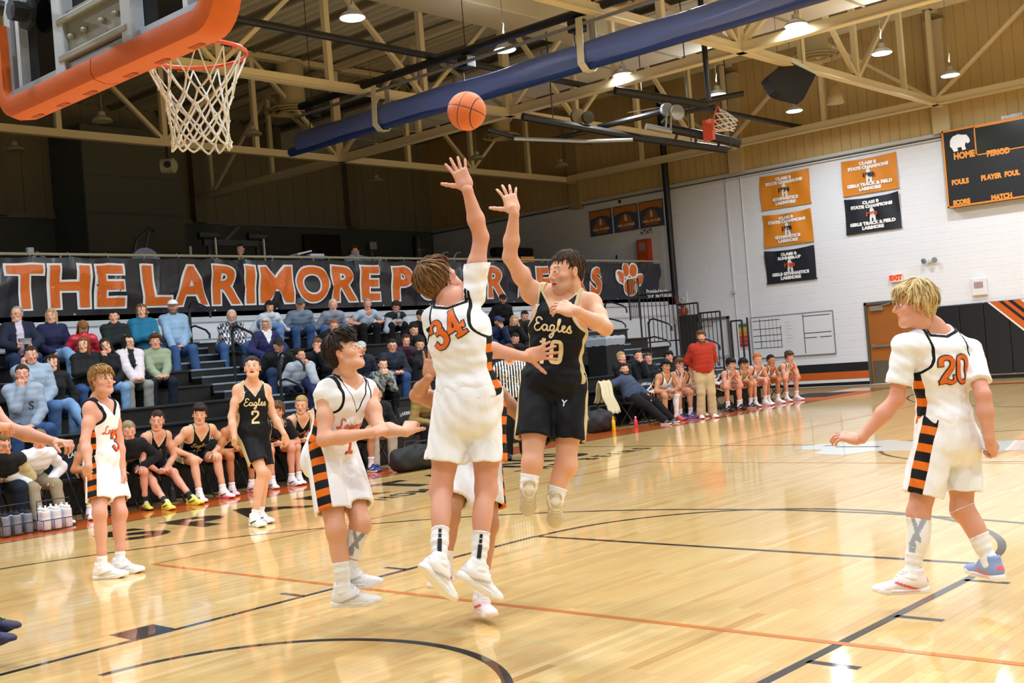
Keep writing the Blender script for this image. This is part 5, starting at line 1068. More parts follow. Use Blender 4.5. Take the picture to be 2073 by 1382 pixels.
nt.links.new(fr_.outputs[0], mx.inputs[0]); nt.links.new(tr.outputs[0], mx.inputs[1]); nt.links.new(gl.outputs[0], mx.inputs[2]); nt.links.new(mx.outputs[0], nt.nodes['Material Output'].inputs[0])
mb.build('glass', gm, bk)
AL = mat('#b9c1cb', .35, .5)
mb = MB()
for x in (BX-W_+.06, BX+W_-.06): mb.box(x-.03, x+.03, BY-.04, BY-.006, BZ+.03, BZ+bh)
mb.box(BX-W_+.03, BX+W_-.03, BY-.05, BY-.006, BZ+.03, BZ+.09); mb.box(BX-W_+.03, BX+W_-.03, BY-.05, BY-.006, BZ+bh-.05, BZ+bh+.01); mb.build('board_frame', AL, bk)
for x in (-.74, .72): mb = MB(); mb.box(BX+x-.015, BX+x+.02, BY-.05, BY-.006, BZ+.09, BZ+bh); mb.build('side_channel', mat('#cfd6de', .35, .3), bk)
mb = MB()
for x in (BX-.30, BX+.30): mb.bbox(x-.045, x+.045, BY-.07, BY-.008, BZ+.04, BZ+bh, .006)
mb.build('back_upright', mat('#c4cbd3', .4, .2), bk)
mb = MB(); mb.bbox(BX-.30, BX+.30, BY-.075, BY-.04, BZ+.10, BZ+.13, .004); mb.bbox(BX-.30, BX+.30, BY-.075, BY-.04, BZ+.27, BZ+.30, .004); mb.box(BX-.28, BX+.28, BY-.045, BY-.03, BZ+.1, BZ+.33)
for x in (-.2, -.08, .08, .2): mb.lathe((BX+x, BY-.045, BZ+.20), [(.013, 0), (.013, .018), (.006, .028)], 8, (0, -1, 0))
mb.build('rim_plate', mat('#9c9a8c', .45, .3), bk)
# padding: one L-shaped roll each side meeting in the middle
def pad(sg):
    mb = MB(); pr = [(-.085, -.010), (-.070, -.040), (-.02, -.055), (.05, -.045), (.062, 0), (.055, .045), (-.078, .050)]
    path = [(BX+sg*.004, BZ+.0), (BX+sg*(W_-.12), BZ+.0)]+[(BX+sg*(W_-.12+.12*math.sin(a)), BZ+.12-.12*math.cos(a)) for a in np.linspace(.2, math.pi/2, 6)]+[(BX+sg*W_, BZ+.42)]
    vs = []; n = len(pr)
    for i, (x, z) in enumerate(path):
        a = np.array(path[max(i-1, 0)]); b = np.array(path[min(i+1, len(path)-1)]); t = b-a; t = t/np.linalg.norm(t); out = np.array((t[1], -t[0]))*sg
        for d, o in pr: vs.append((x-out[0]*o*1.0, BY+d, z-out[1]*o*1.0) if False else (x+out[0]*(-o), BY+d, z+out[1]*(-o)))
    fs = [(i*n+k, i*n+(k+1) % n, (i+1)*n+(k+1) % n, (i+1)*n+k) for i in range(len(path)-1) for k in range(n)]+[tuple(range(n)), tuple((len(path)-1)*n+k for k in range(n))]
    mb.add(vs, fs)
    p = mb.build('padding', OR, bk, True)
    for i in range(3): s_ = MB(); x = BX+sg*(.18+.26*i); s_.box(x-.04, x+.04, BY-.012, BY+.02, BZ-.0562, BZ-.0535); s_.build('pad_slot', mat('#a8431a', .6), p)
pad(-1); pad(1)
# support arms and mast behind the board
for x in (BX-.62, BX+.62):
    mb = MB(); mb.tube([(x, BY-.16, BZ+.42), (x-.35, BY-1.2, BZ+.62), (x*.6, BY-3.4, BZ+.9)], .035, 10); mb.build('support_arm', BLK, bk, True)
    mb = MB(); mb.lathe((x, BY-.04, BZ+.42), [(.085, 0), (.085, .02), (.05, .03), (.05, .09)], 8, (0, -1, 0)); mb.build('arm_bracket', BLK, bk)
mb = MB(); mb.bar((BX-.62, BY-.1, BZ+.80), (BX+.62, BY-.1, BZ+.80), .03, .05); mb.bar((BX-.2, BY-.3, BZ+.5), (BX+.75, BY-.16, BZ+.42), .03, .04); mb.build('brace', BLK, bk)
mb = MB(); mb.bar((BX, BY-3.4, BZ+.9), (BX, BY-3.4, 9.4), .15, .15, (0, 1, 0)); mb.bar((BX, BY-.1, BZ+.9), (BX, BY-3.4, BZ+1.0), .14, .14); mb.build('mast', BLK, bk)
# rim and net
rc = np.array((.045, 1.625, 3.05)); hb = empty('rim_and_net', rc, 'orange rim with a white cord net under the large backboard', 'basketball hoop')
mb = MB(); mb.tube([rc+.2365*np.array((math.cos(t), math.sin(t), 0)) for t in np.linspace(0, 2*math.pi, 49)[:-1]], .0095, 10, closed=True); mb.build('rim', mat('#e2501c', .35, coat=.3), hb, True)
mb = MB(); mb.bbox(rc[0]-.07, rc[0]+.07, BY+.02, rc[1]-.225, 3.03, 3.06, .006); mb.tube([(rc[0]-.05, BY+.03, 2.95), rc+np.array((-.15, -.19, 0))], .008, 6); mb.tube([(rc[0]+.05, BY+.03, 2.95), rc+np.array((.15, -.19, 0))], .008, 6); mb.build('rim_neck', mat('#e2501c', .35), hb)
for i in range(12): a = 2*math.pi*(i+.5)/12; mb = MB(); q = rc+.2365*np.array((math.cos(a), math.sin(a), 0)); tn = np.array((-math.sin(a), math.cos(a), 0)); mb.tube([q-tn*.012-Z3*.006, q-tn*.010-Z3*.020, q+tn*.010-Z3*.020, q+tn*.012-Z3*.006], .003, 5); mb.build('net_hook', mat('#c94a1c', .4), hb)
mb = MB(); n = 12; rows = 7; Hs = [0, .13, .19, .245, .30, .35, .395, .43]; Rs = [.232, .172, .150, .136, .128, .126, .130, .136]
def NP(i, j):
    th = 2*math.pi*(i+.5*(j % 2))/n; dr = np.random.default_rng((i % n)*31+j*7).normal(size=3)*(.006 if j else 0); lean = np.array((.0, .0, 0)); return rc+np.array((Rs[j]*math.cos(th), Rs[j]*math.sin(th), -.015-Hs[j]))+dr+lean*Hs[j]
for j in range(rows):
    for i in range(n):
        for tgt in ((i if j % 2 == 0 else i+1), (i-1 if j % 2 == 0 else i)):
            a, b = NP(i, j), NP(tgt, j+1); m_ = (a+b)/2+np.array((0, 0, -.004)); mb.tube([a, m_, b], .0042 if j == 0 else .0052, 5)
for j in range(1, rows):
    for i in range(n): q = NP(i, j); mb.lathe(q, [(.002, -.009), (.009, -.003), (.009, .003), (.002, .009)], 6)
mb.build('net', mat('#ece7db', .85, bump=.4, bscale=300), hb)
# projector-like camera under the truss
p = atX(340, 336, -18.7); t = empty('hanging_camera', p, 'white drum shaped camera hanging under the left truss', 'camera'); mb = MB(); mb.lathe(p-R0*.16, [(.02, 0), (.17, .02), (.18, .3), (.1, .36), (.02, .37)], 14, R0); mb.build('housing', mat('#b3ad98', .5), t, True); mb = MB(); mb.tube([p+Z3*.15, (p[0], p[1], 7.0)], .03, 6); mb.build('bracket', BLK, t)
mb = MB(); mb.lathe(p-F0*.19+R0*.05, [(.02, 0), (.08, .01), (.08, .03), (.02, .035)], 12, -F0); mb.build('lens', mat('#1a1d1c', .3), t)
# ------------------------------------------------------------------ things on the end wall
YW = YE-.012
def refine(V, F, maxe):
    bm = bmesh.new(); vv = [bm.verts.new((a, b, 0)) for a, b in V]
    for f in F:
        try: bm.faces.new([vv[i] for i in f])
        except Exception: pass
    for _ in range(5):
        ed = [e for e in bm.edges if e.calc_length() > maxe]
        if not ed: break
        bmesh.ops.subdivide_edges(bm, edges=ed, cuts=1, use_grid_fill=False); bmesh.ops.triangulate(bm, faces=[f for f in bm.faces if len(f.verts) > 3])
    bm.verts.index_update(); V2 = [(v.co.x, v.co.y) for v in bm.verts]; F2 = [tuple(v.index for v in f.verts) for f in bm.faces]; bm.free(); return V2, F2
def cloth_banner(x0, x1, z0, z1, c, lines, label, sag=.05, year='#17181b', txt='#f3f3f3', dark=False, seed=1):
    t = empty('championship_banner', ((x0+x1)/2, YW-.02, z0), label, 'banner'); nx_, nz_ = 26, 18; vs = []; fs = []; w_, h_ = x1-x0, z1-z0
    def S(u, v):  # u,v 0..1 -> point, sagging between the two top corners
        x = x0+w_*u; sg = sag*h_*4*u*(1-u); z = z0+h_*v-sg*(v**2)*.55
        f = .018*math.sin(u*14+v*3+seed)*(v)+.014*math.sin((u-.5)*9*(1+v)+seed*2)+.03*v*math.sin(math.pi*u); return (x, YW-.035-f, z)
    for j in range(nz_+1):
        for i in range(nx_+1): vs.append(S(i/nx_, j/nz_))
    for j in range(nz_):
        for i in range(nx_): a = j*(nx_+1)+i; fs.append((a, a+1, a+nx_+2, a+nx_+1))
    mb = MB(); mb.add(vs, fs); cl = mb.build('cloth', mat(c, .55, bump=.1, bscale=6), t, True)
    mb = MB(); mb.tube([(x0-.01, YW-.03, z0), (x1+.01, YW-.03, z0)], .018, 6); mb.build('bottom_rod', mat(c if dark else '#e39a2c', .5), t)
    for s, v, cc, lift in lines:
        if s == 'BEAR':
            bp = [(-.10, -.32), (-.10, -.1), (-.07, .1), (-.08, .22), (-.03, .34), (.03, .33), (.06, .24), (.1, .12), (.12, -.05), (.13, -.32), (.05, -.32), (.02, -.12), (-.02, -.14), (-.03, -.32)]
            mb = MB(); q = S(.5, .48); mb.prism([(q[0]+a*.75, q[2]+b*.62) for a, b in bp], (0, q[1]-.012, 0), (1, 0, 0), (0, 0, 1), (0, -.002, 0)); mb.build('bear_figure', mat('#eef1f3', .6), cl); continue
        V, F = text_mesh(s, cc[1], .010, spacing=1.02, sx=1.12); V, F = refine(V, F, .05); L_ = max(p[0] for p in V)-min(p[0] for p in V); pts = []
        for a, b in V:
            u = .5+a/w_; vv = v+b/h_; q = S(min(max(u, 0), 1), vv); pts.append((q[0], q[1]-.018-lift, q[2]))
        mb = MB(); mb.add(pts, F); mb.build('lettering', mat(cc[0], .6), cl)
TX, YR, RD = '#f4f4f2', '#1a1a1c', '#d2461c'
def champ(x0, x1, z0, z1, c, ls, label, dark, seed, yr, sag=.07):
    L = []; v = .86
    for s in ls[0]: L.append((s, v, (TX, .115), 0)); v -= .125
    L.append(('BEAR', 0, 0, 0)); L.append((yr, .50, ((RD if dark else YR), .15), .035)); v = .24
    for s in ls[1]: L.append((s, v, (TX, .115), .002)); v -= .125
    cloth_banner(x0, x1, z0, z1, c, L, label, sag=sag, dark=dark, seed=seed)
O_, K_ = '#e0891f', '#1d222b'
champ(-12.05, -10.5, 5.13, 6.09, O_, (['CLASS B', 'STATE CHAMPIONS'], ['GYMNASTICS', 'LARIMORE']), 'orange championship banner of 1974, top of the left column', False, 1, '1974')
champ(-12.06, -10.52, 4.06, 4.98, O_, (['CLASS B', 'STATE CHAMPIONS'], ['GYMNASTICS', 'LARIMORE']), 'orange championship banner of 1978, middle of the left column', False, 3, '1978', .10)
champ(-12.08, -10.52, 3.01, 3.95, K_, (['CLASS B', 'RUNNER-UP'], ['GIRLS GYMNASTICS', 'LARIMORE']), 'black runner-up banner at the bottom of the left column', True, 5, '1980', .10)
champ(-9.53, -7.97, 5.14, 6.09, O_, (['CLASS B', 'STATE CHAMPIONS'], ['GIRLS TRACK & FIELD', 'LARIMORE']), 'orange championship banner of 1983, top of the right column', False, 7, '1983')
champ(-9.53, -7.98, 4.09, 5.05, K_, (['CLASS B', 'STATE CHAMPIONS'], ['GIRLS TRACK & FIELD', 'LARIMORE']), 'black championship banner under the orange one of 1983', True, 9, '1990', .10)
# scoreboard
sbd = empty('scoreboard', (-4.2, YE-.15, 4.4), 'black and orange scoreboard with a white bear, at the right edge', 'scoreboard')
X0, X1, Z0, Z1 = -6.64, -1.9, 4.38, 6.34; Ys = YE-.26; OG = mat('#e08a28', .45)
mb = MB(); mb.bbox(X0, X1, Ys, YE-.03, Z0, Z1, .015); mb.build('cabinet', mat('#15181a', .5), sbd)
for a, b, c, d in ((X0, X1, Z0, Z0+.045), (X0, X1, Z1-.045, Z1), (X0, X0+.045, Z0, Z1), (X1-.045, X1, Z0, Z1)): mb = MB(); mb.bbox(a, b, Ys-.012, Ys, c, d, .004); mb.build('border', OG, sbd)
def frame_(a, b, c, d, t=.03, m=OG, nm='panel_frame'):
    mb = MB(); mb.box(a, b, Ys-.014, Ys-.001, c, c+t); mb.box(a, b, Ys-.014, Ys-.001, d-t, d); mb.box(a, a+t, Ys-.014, Ys-.001, c, d); mb.box(b-t, b, Ys-.014, Ys-.001, c, d); mb.build(nm, m, sbd)
frame_(-5.83, -4.28, 5.58, 6.30); frame_(-4.1, -3.3, 5.7, 6.30); frame_(-3.2, -2.0, 5.3, 5.9)
mb = MB(); mb.box(-5.79, -4.32, Ys-.006, Ys-.001, 5.62, 6.26); mb.build('display', mat('#1b211f', .25), sbd)
def stext(s, x, z, sz, c='#e8953a', sx=.85): flat_text('lettering', s, sz, (x, Ys-.003, z), (1, 0, 0), (0, 0, 1), mat(c, .5), sbd, offset=.012, sx=sx, lift=.004)
for s, px, py, sz in (('HOME', 1952, 314, .22), ('PERIOD', 2021, 308, .19), ('GUEST', 2110, 300, .26), ('FOULS', 1944, 368, .17), ('PLAYER  FOUL', 2025, 355, .17), ('SCORE', 1947, 409, .16), ('MATCH', 2028, 398, .17)):
    q = atY(px, py, Ys); stext(s, q[0], q[2], sz)
bear2 = [(-.42, -.12), (-.40, .12), (-.28, .26), (-.05, .32), (.10, .27), (.30, .24), (.40, .08), (.42, -.06), (.33, -.12), (.24, -.06), (.20, -.2), (.24, -.34), (.08, -.36), (.05, -.22), (-.12, -.22), (-.10, -.36), (-.28, -.36), (-.34, -.22)]
q = atY(1943, 287, Ys); mb = MB(); mb.prism([(q[0]+a*.60, q[2]+b*.62) for a, b in bear2], (0, Ys-.003, 0), (1, 0, 0), (0, 0, 1), (0, -.006, 0)); mb.build('bear_emblem', mat('#eef0f2', .5), sbd)
stext('DAKTRONICS', -4.9, Z1+.05, .09, '#c9ccd0')
for i in range(3):
    for k in range(5): x = -4.75+k*.4; z = 5.25-i*.33; mb = MB(); mb.box(x, x+.14, Ys-.004, Ys-.001, z, z+.006); mb.build('segment_gap', mat('#6f787a', .4), sbd)
# exit sign, emergency light, caged device, boxes
es = empty('exit_sign', (-8.24, YE-.05, 2.68), 'small lit exit sign above the wooden doors', 'sign'); mb = MB(); mb.bbox(-8.41, -8.07, YE-.08, YE-.012, 2.67, 2.89, .012); mb.build('housing', mat('#ece6cf', .5), es)
flat_text('lettering', 'EXIT', .17, (-8.24, YE-.082, 2.78), (1, 0, 0), (0, 0, 1), mat('#d8331c', .5, emit=.6), es, offset=.012)
q = atY(1882, 527, YE-.08); el_ = empty('emergency_light', q, 'two small emergency lamp heads on the wall left of the scoreboard', 'lamp')
mb = MB(); mb.bbox(q[0]-.06, q[0]+.06, YE-.06, YE-.012, q[2]-.05, q[2]+.03, .01); mb.build('box', mat('#d6d9db', .5), el_)
for s in (-1, 1): mb = MB(); mb.lathe((q[0]+s*.13, YE-.1, q[2]), [(.02, -.05), (.07, .0), (.07, .05), (.02, .06)], 12, unit((s*.5, -1, -.2))); mb.build('lamp_head', mat('#8f9496', .3, .4), el_, True)
q = atY(1981, 580, YE-.1); cg = empty('caged_clock', q, 'small wall device behind a clear guard with a red grille', 'wall device'); mb = MB(); mb.bbox(q[0]-.19, q[0]+.19, YE-.09, YE-.012, q[2]-.22, q[2]+.22, .02); mb.build('guard', mat('#e9ebee', .3), cg)
mb = MB()
for i in range(6): mb.box(q[0]-.11+i*.038, q[0]-.085+i*.038, YE-.095, YE-.09, q[2]-.04, q[2]+.12)
mb.build('grille', mat('#8a3040', .5), cg)
mb = MB()
for i in range(5): mb.box(q[0]-.11, q[0]+.105, YE-.098, YE-.0955, q[2]-.035+i*.032, q[2]-.028+i*.032)
mb.build('grille_bars', mat('#e9ebee', .5), cg)
q = atY(1383, 604, YE-.03); mb = MB(); mb.bbox(q[0]-.16, q[0]+.16, YE-.06, YE-.012, q[2]-.2, q[2]+.2, .02); mb.lathe((q[0], YE-.06, q[2]), [(.05, 0), (.05, .02), (.01, .025)], 12, (0, -1, 0)); tag(mb.build('wall_speaker', mat('#dfe3ea', .5)), 'white square wall plate with a round knob beside the balcony end', 'wall device')
q = atY(1486, 590, YE-.03); mb = MB(); mb.bbox(q[0]-.06, q[0]+.06, YE-.07, YE-.012, q[2]-.05, q[2]+.06, .01); mb.tube([(q[0], YE-.03, q[2]+.05), (q[0]-.02, YE-.03, ZL-.1)], .01, 4); tag(mb.build('conduit_box', mat('#cfd4dc', .5)), 'small conduit box with a thin pipe going up the white wall', 'electrical box')
for px in (1476, 1506): q = atY(px, 450, YE-.02); mb = MB(); mb.tube([(q[0], YE-.025, .7), (q[0], YE-.025, ZL-.1)], .018, 6); tag(mb.build('wall_conduit', mat('#d9dde4', .5)), 'white conduit running up the wall, %s of two' % ('left' if px < 1490 else 'right'), 'pipe')
# whiteboard
wbd = empty('whiteboard', (-11.4, YE-.03, .9), 'whiteboard with ruled black grids on the end wall', 'whiteboard'); a, b, c, d = -12.72, -10.14, .90, 2.08
mb = MB(); mb.box(a, b, YE-.035, YE-.012, c, d); mb.build('board', mat('#eceff4', .25), wbd)
for q in ((a, b, c-.015, c+.01), (a, b, d-.01, d+.015), (a-.012, a+.012, c, d), (b-.012, b+.012, c, d)): mb = MB(); mb.box(q[0], q[1], YE-.045, YE-.012, q[2], q[3]); mb.build('frame', mat('#a9aeb6', .35, .5), wbd)
tp = mat('#1b1c20', .6)
def tape(x0, x1, z0, z1): mb = MB(); mb.box(min(x0, x1), max(x0, x1), YE-.038, YE-.0352, min(z0, z1), max(z0, z1)); mb.build('tape', tp, wbd)
for z in (1.96, 1.72, 1.53, 1.36, 1.17): tape(a+.03, a+.95, z, z+.018)
for x in (.28,): tape(a+x, a+x+.018, 1.17, 2.02)
for x in (.45, .58, .70, .82): tape(a+x, a+x+.008, 1.17, 2.02)
tape(a+.94, a+.958, 1.17, 1.8); tape(a+1.66, a+1.68, c+.04, d-.02)
for z, x0, x1 in ((1.98, 1.68, 2.5), (1.50, 1.68, 2.5), (1.37, 1.68, 2.05), (1.37, 2.15, 2.5)): tape(a+x0, a+x1, z, z+.02)
for i in range(7): mb = MB(); z = 1.85-i*.09; mb.box(a+1.1, a+1.1+.12+.05*(i % 3), YE-.0365, YE-.0352, z, z+.012); mb.build('pen_writing', mat('#aeb4bd', .6), wbd)
# colour poster with bands
ps = empty('band_poster', (-13.0, YE-.02, 1.25), 'narrow poster with green, yellow, orange and red bands', 'poster'); mb = MB(); mb.box(-13.17, -12.84, YE-.02, YE-.012, 1.2, 2.0); mb.build('sheet', mat('#d9dce2', .5), ps)
for i, c in enumerate(('#4f7a3a', '#e0b020', '#dd8a25', '#cf4030', '#c5382c', '#b83030')): z = 1.83-i*.115; mb = MB(); mb.box(-13.15, -12.86, YE-.0235, YE-.02, z, z+.105); mb.build('band', mat(c, .5), ps)
# posters high on the wall in the balcony
for i, (x0, x1, l) in enumerate(((-18.34, -17.45, 'left of three dark orange posters high in the balcony corner'), (-17.37, -16.42, 'middle of three dark orange posters high in the balcony corner'), (-16.36, -15.45, 'right of three dark orange posters high in the balcony corner'))):
    t = empty('balcony_poster', ((x0+x1)/2, YE-.02, 5.2), l, 'poster', 'three balcony posters'); z0, z1 = 5.18, 6.0
    mb = MB(); mb.box(x0, x1, YE-.03, YE-.012, z0, z1); mb.build('panel', mat('#4a5672', .5), t)
    pts = [(x0+.03, z1-.32), (x0+.03, z1-.03), (x1-.03, z1-.03), (x1-.03, z1-.28)]+[(x0+(x1-x0)*(1-u), z1-.30+.10*math.sin(math.pi*u)) for u in np.linspace(.06, .94, 7)]
    mb = MB(); mb.prism(pts, (0, YE-.031, 0), (1, 0, 0), (0, 0, 1), (0, -.003, 0)); mb.build('top_arch', mat('#d07f2c', .5), t)
    xm = (x0+x1)/2; mb = MB(); mb.prism([(xm-.24, z0+.06), (xm+.26, z0+.06), (xm+.3, z0+.2), (xm+.16, z0+.5), (xm-.1, z0+.55), (xm-.3, z0+.3)], (0, YE-.0315, 0), (1, 0, 0), (0, 0, 1), (0, -.002, 0)); mb.build('centre_shape', mat('#b5692c', .5), t)
    mb = MB(); mb.prism([(xm+a*.45, z0+.40+b*.45) for a, b in [(-.12, -.2), (-.1, .1), (-.04, .32), (.04, .30), (.1, .1), (.13, -.2), (.04, -.2), (0, -.05), (-.05, -.2)]], (0, YE-.034, 0), (1, 0, 0), (0, 0, 1), (0, -.002, 0)); mb.build('bear_figure', mat('#dfe1dc', .5), t)
    flat_text('lettering', 'HALL OF FAME', .10, (xm, YE-.036, z0+.19), (1, 0, 0), (0, 0, 1), mat('#e4e2d8', .5), t, offset=.006)
q = atY(1305, 510, YE-.1); rc_ = empty('red_cabinet', (q[0], YE-.1, 4.05), 'red orange wall cabinet with a small window, on the balcony end wall', 'cabinet'); mb = MB(); mb.bbox(q[0]-.23, q[0]+.23, YE-.18, YE-.012, 4.0, 4.83, .01); mb.build('body', mat('#c2451f', .45), rc_)
mb = MB(); mb.bbox(q[0]-.2, q[0]+.2, YE-.195, YE-.18, 4.03, 4.80, .006); dr = mb.build('cabinet_door', mat('#cc4c22', .45), rc_); mb = MB(); mb.box(q[0]-.14, q[0]+.10, YE-.2, YE-.195, 4.48, 4.72); mb.build('window', mat('#9a8f86', .15), dr)
for px, py, w_, h_, l in ((1308, 468, .48, .20, 'row of small photo sheets taped under the right balcony poster'), (1308, 500, .22, .16, 'single small sheet above the red cabinet'), (1248, 520, .06, .12, 'small black wall socket below the middle poster'), (1254, 408, .1, .1, 'small round black speaker above the middle poster')):
    q = atY(px, py, YE-.02); mb = MB(); mb.box(q[0]-w_/2, q[0]+w_/2, YE-.018, YE-.0121, q[2]-h_/2, q[2]+h_/2); o = tag(mb.build('paper_sheet' if 'sheet' in l else 'wall_fitting', mat('#c9ccd0' if 'sheet' in l else '#141516', .6)), l, 'paper' if 'sheet' in l else 'wall fitting')
    if 'sheet' in l:
        for k in range(4 if w_ > .3 else 2): m2 = MB(); x = q[0]-w_/2+.03+k*.11; z = q[2]-.05+(k % 2)*.06; m2.box(x, x+.08, YE-.0205, YE-.018, z, z+.045); m2.build('photo_print', mat('#3e4650', .6), o)

# ------------------------------------------------------------------ the long banner on the balcony
bn = empty('long_banner', (XBAL+.03, 14, 2.9), 'long black banner reading THE LARIMORE POLAR BEARS in orange and white', 'banner')
ya, yb, zt, zb = 4.0, 26.95, 3.97, 2.90; n1, n2 = 420, 22
ties = np.arange(4.2, 27, .74)
def BS(y, v):
    """v 0 bottom .. 1 top: folds hang from the tie points"""
    k = (y-ties[0])/.74; fr_ = k-math.floor(k); sagp = 4*fr_*(1-fr_); i = int(math.floor(k)); rr = math.sin(i*12.9898)*43758.5453; rr -= math.floor(rr)
    z = zb+(zt-zb)*v-.035*sagp*v**3*(.6+rr); x = XBAL+.045+.07*v**1.5*sagp*(.5+rr)+.035*math.sin(y*2.1+v*2.3)*v+.085*max(0, 1-abs((fr_-.5)*2-(1-v)*1.6*(rr-.5)*2)*3)*v*(1-v)*2.4+.02*math.sin(y*.9+1)*(1-v)+(.05*max(0, 1-abs(v-.55-.25*math.sin(y*1.7))*4))
    return (x, y, z)
vs = [BS(ya+(yb-ya)*i/n1, j/n2) for j in range(n2+1) for i in range(n1+1)]; fs = [(j*(n1+1)+i, j*(n1+1)+i+1, (j+1)*(n1+1)+i+1, (j+1)*(n1+1)+i) for j in range(n2) for i in range(n1)]
mb = MB(); mb.add(vs, fs); clo = mb.build('banner_cloth', mat('#0f1624', .30, name='banner_vinyl', spec=.6), bn, True)
def banner_word(txt, y0, y1, h, vc=.5, zs=1.0):
    for nm, off, c, lift in (('letter_outline', .070, '#f1f2f3', .012), ('letter', .03, '#dd6a18', .030)):
        V, F = text_mesh(txt, 1.0, off, align='LEFT', res=8); V = np.array(V); V, F = V, F
        if nm == 'letter_outline': ref = (V[:, 0].min(), V[:, 0].max(), V[:, 1].min(), V[:, 1].max()); banner_word.ref = ref
        r = banner_word.ref; V2, F2 = refine([tuple(v) for v in V], F, .10)
        mb = MB(); pts = []
        for a, b in V2:
            y = y0+(a-r[0])/(r[1]-r[0])*(y1-y0); v = vc+((b-r[2])/(r[3]-r[2])-.5)*h; q = BS(y, min(max(v, 0), 1)); pts.append((q[0]+lift, q[1], q[2]))
        mb.add(pts, F2); mb.build(nm, mat(c, .42), clo)
def yat(px): return atX(px, 590, XBAL+.05)[1]
for w_, a, b in (('T', 8, 90), ('H', 93, 183), ('E', 187, 254), ('L', 286, 349), ('A', 348, 424), ('R', 427, 491), ('I', 493, 517), ('M', 521, 595), ('O', 598, 664), ('R', 669, 724), ('E', 727, 770), ('P', 791, 838), ('O', 843, 893), ('L', 898, 935), ('A', 934, 982), ('R', 985, 1025), ('B', 1046, 1080), ('E', 1084, 1115), ('A', 1115, 1158), ('R', 1161, 1191), ('S', 1193, 1218)):
    banner_word(w_, yat(a), yat(b), .80, .50)
# paw print
def blob(cy, cv, ry, rv, ang=0):
    out = []
    for t in np.linspace(0, 2*math.pi, 20)[:-1]: a, b = math.cos(t)*ry, math.sin(t)*rv; out.append((a*math.cos(ang)-b*math.sin(ang), a*math.sin(ang)+b*math.cos(ang)))
    return [(cy+a, cv+b) for a, b in out]
pc = yat(1272)
for nm, gr, c, lift in (('paw_outline', .05, '#f1f2f3', .014), ('paw', 0, '#dd6a18', .022)):
    for (dy_, vv, ry, rv, an) in ((-.28, .60, .12, .20, .5), (-.05, .80, .12, .22, .15), (.22, .78, .12, .20, -.35), (.40, .52, .11, .17, -.7), (.08, .33, .27, .24, 0)):
        pts = []; ring = blob(0, 0, ry*1.25+gr, rv*.95+gr, an)
        cen_ = BS(pc+dy_*1.25, vv); mb = MB(); P = [(cen_[0]+lift+.012, cen_[1], cen_[2])]
        for a, b in ring: q = BS(pc+dy_*1.25+a, min(max(vv+b/1.07, 0), 1)); P.append((q[0]+lift+.006, q[1], q[2]))
        mb.add(P, [(0, i+1, (i+1) % len(ring)+1) for i in range(len(ring))]); mb.build(nm, mat(c, .42), clo)
for s, v in (('Provided by the', .20), ('Polar Bear Booster Club', .08)):
    V, F = text_mesh(s, .155, .004, align='LEFT'); y0 = yat(1308); pts = []
    for a, b in V: q = BS(y0+a*1.1, v+b/1.07); pts.append((q[0]+.02, q[1], q[2]))
    mb = MB(); mb.add(pts, F); mb.build('lettering', mat('#e8eaec', .5), clo)
for y in ties[::1]: mb = MB(); mb.tube([(XBAL+.02, y, 3.93), (XBAL+.06, y, 3.99), (XBAL-.03, y, 4.06), (XBAL-.06, y, 3.99)], .006, 4); mb.build('tie', mat('#c8c8c4', .5), bn)
for y in np.arange(4.2, 27, 1.48): mb = MB(); mb.lathe(BS(y, .02), [(.02, 0), (.018, .012), (.004, .016)], 8, (1, 0, 0)); mb.build('grommet', mat('#cfd2d6', .3, .8), bn)

# ------------------------------------------------------------------ weight room things on the balcony
def bp(px, py, x): return atX(px, py, x)
DKM = mat('#1c1e1e', .5); GRY = mat('#8b8f8c', .4, .5)
# cable machine
xm = -18.2; L_, R_ = bp(412, 500, xm)[1], bp(532, 500, xm)[1]; zt_ = bp(470, 462, xm)[2]; cm = empty('cable_machine', (xm, (L_+R_)/2, ZD), 'black cable machine with a curved pull bar on the balcony', 'gym machine')
for y in (L_+.15, R_-.15): mb = MB(); mb.bar((xm, y, ZD), (xm, y, zt_-.15), .08, .10, (0, 1, 0)); mb.build('upright', DKM, cm); mb = MB(); mb.tube([(xm+.12, y+.1, ZD), (xm+.12, y+.1, zt_-.25)], .025, 6); mb.build('guide_rod', mat('#c8c9bc', .4, .5), cm); mb = MB(); mb.bbox(xm-.1, xm+.1, y-.28, y+.28, zt_-.28, zt_-.08, .06); mb.build('pulley_housing', DKM, cm); mb = MB(); mb.bbox(xm-.12, xm+.1, y-.2, y+.2, ZD, zt_-.7, .02); mb.build('weight_stack', DKM, cm)
mb = MB(); mb.bar((xm, L_, zt_-.35), (xm, R_, zt_-.35), .1, .14); mb.build('cross_beam', DKM, cm)
ymid = (L_+R_)/2; mb = MB(); mb.bar((xm, ymid-.35, zt_-.4), (xm+.1, ymid+.1, zt_+.02), .06, .08); mb.build('boom', DKM, cm); mb = MB(); mb.tube([(xm+.1, ymid-.55, zt_-.03), (xm+.1, ymid-.3, zt_+.03), (xm+.1, ymid+.1, zt_+.06), (xm+.1, ymid+.5, zt_+.02), (xm+.1, ymid+.75, zt_-.06)], .014, 6); mb.build('pull_bar', mat('#6b6d68', .35, .7), cm, True)
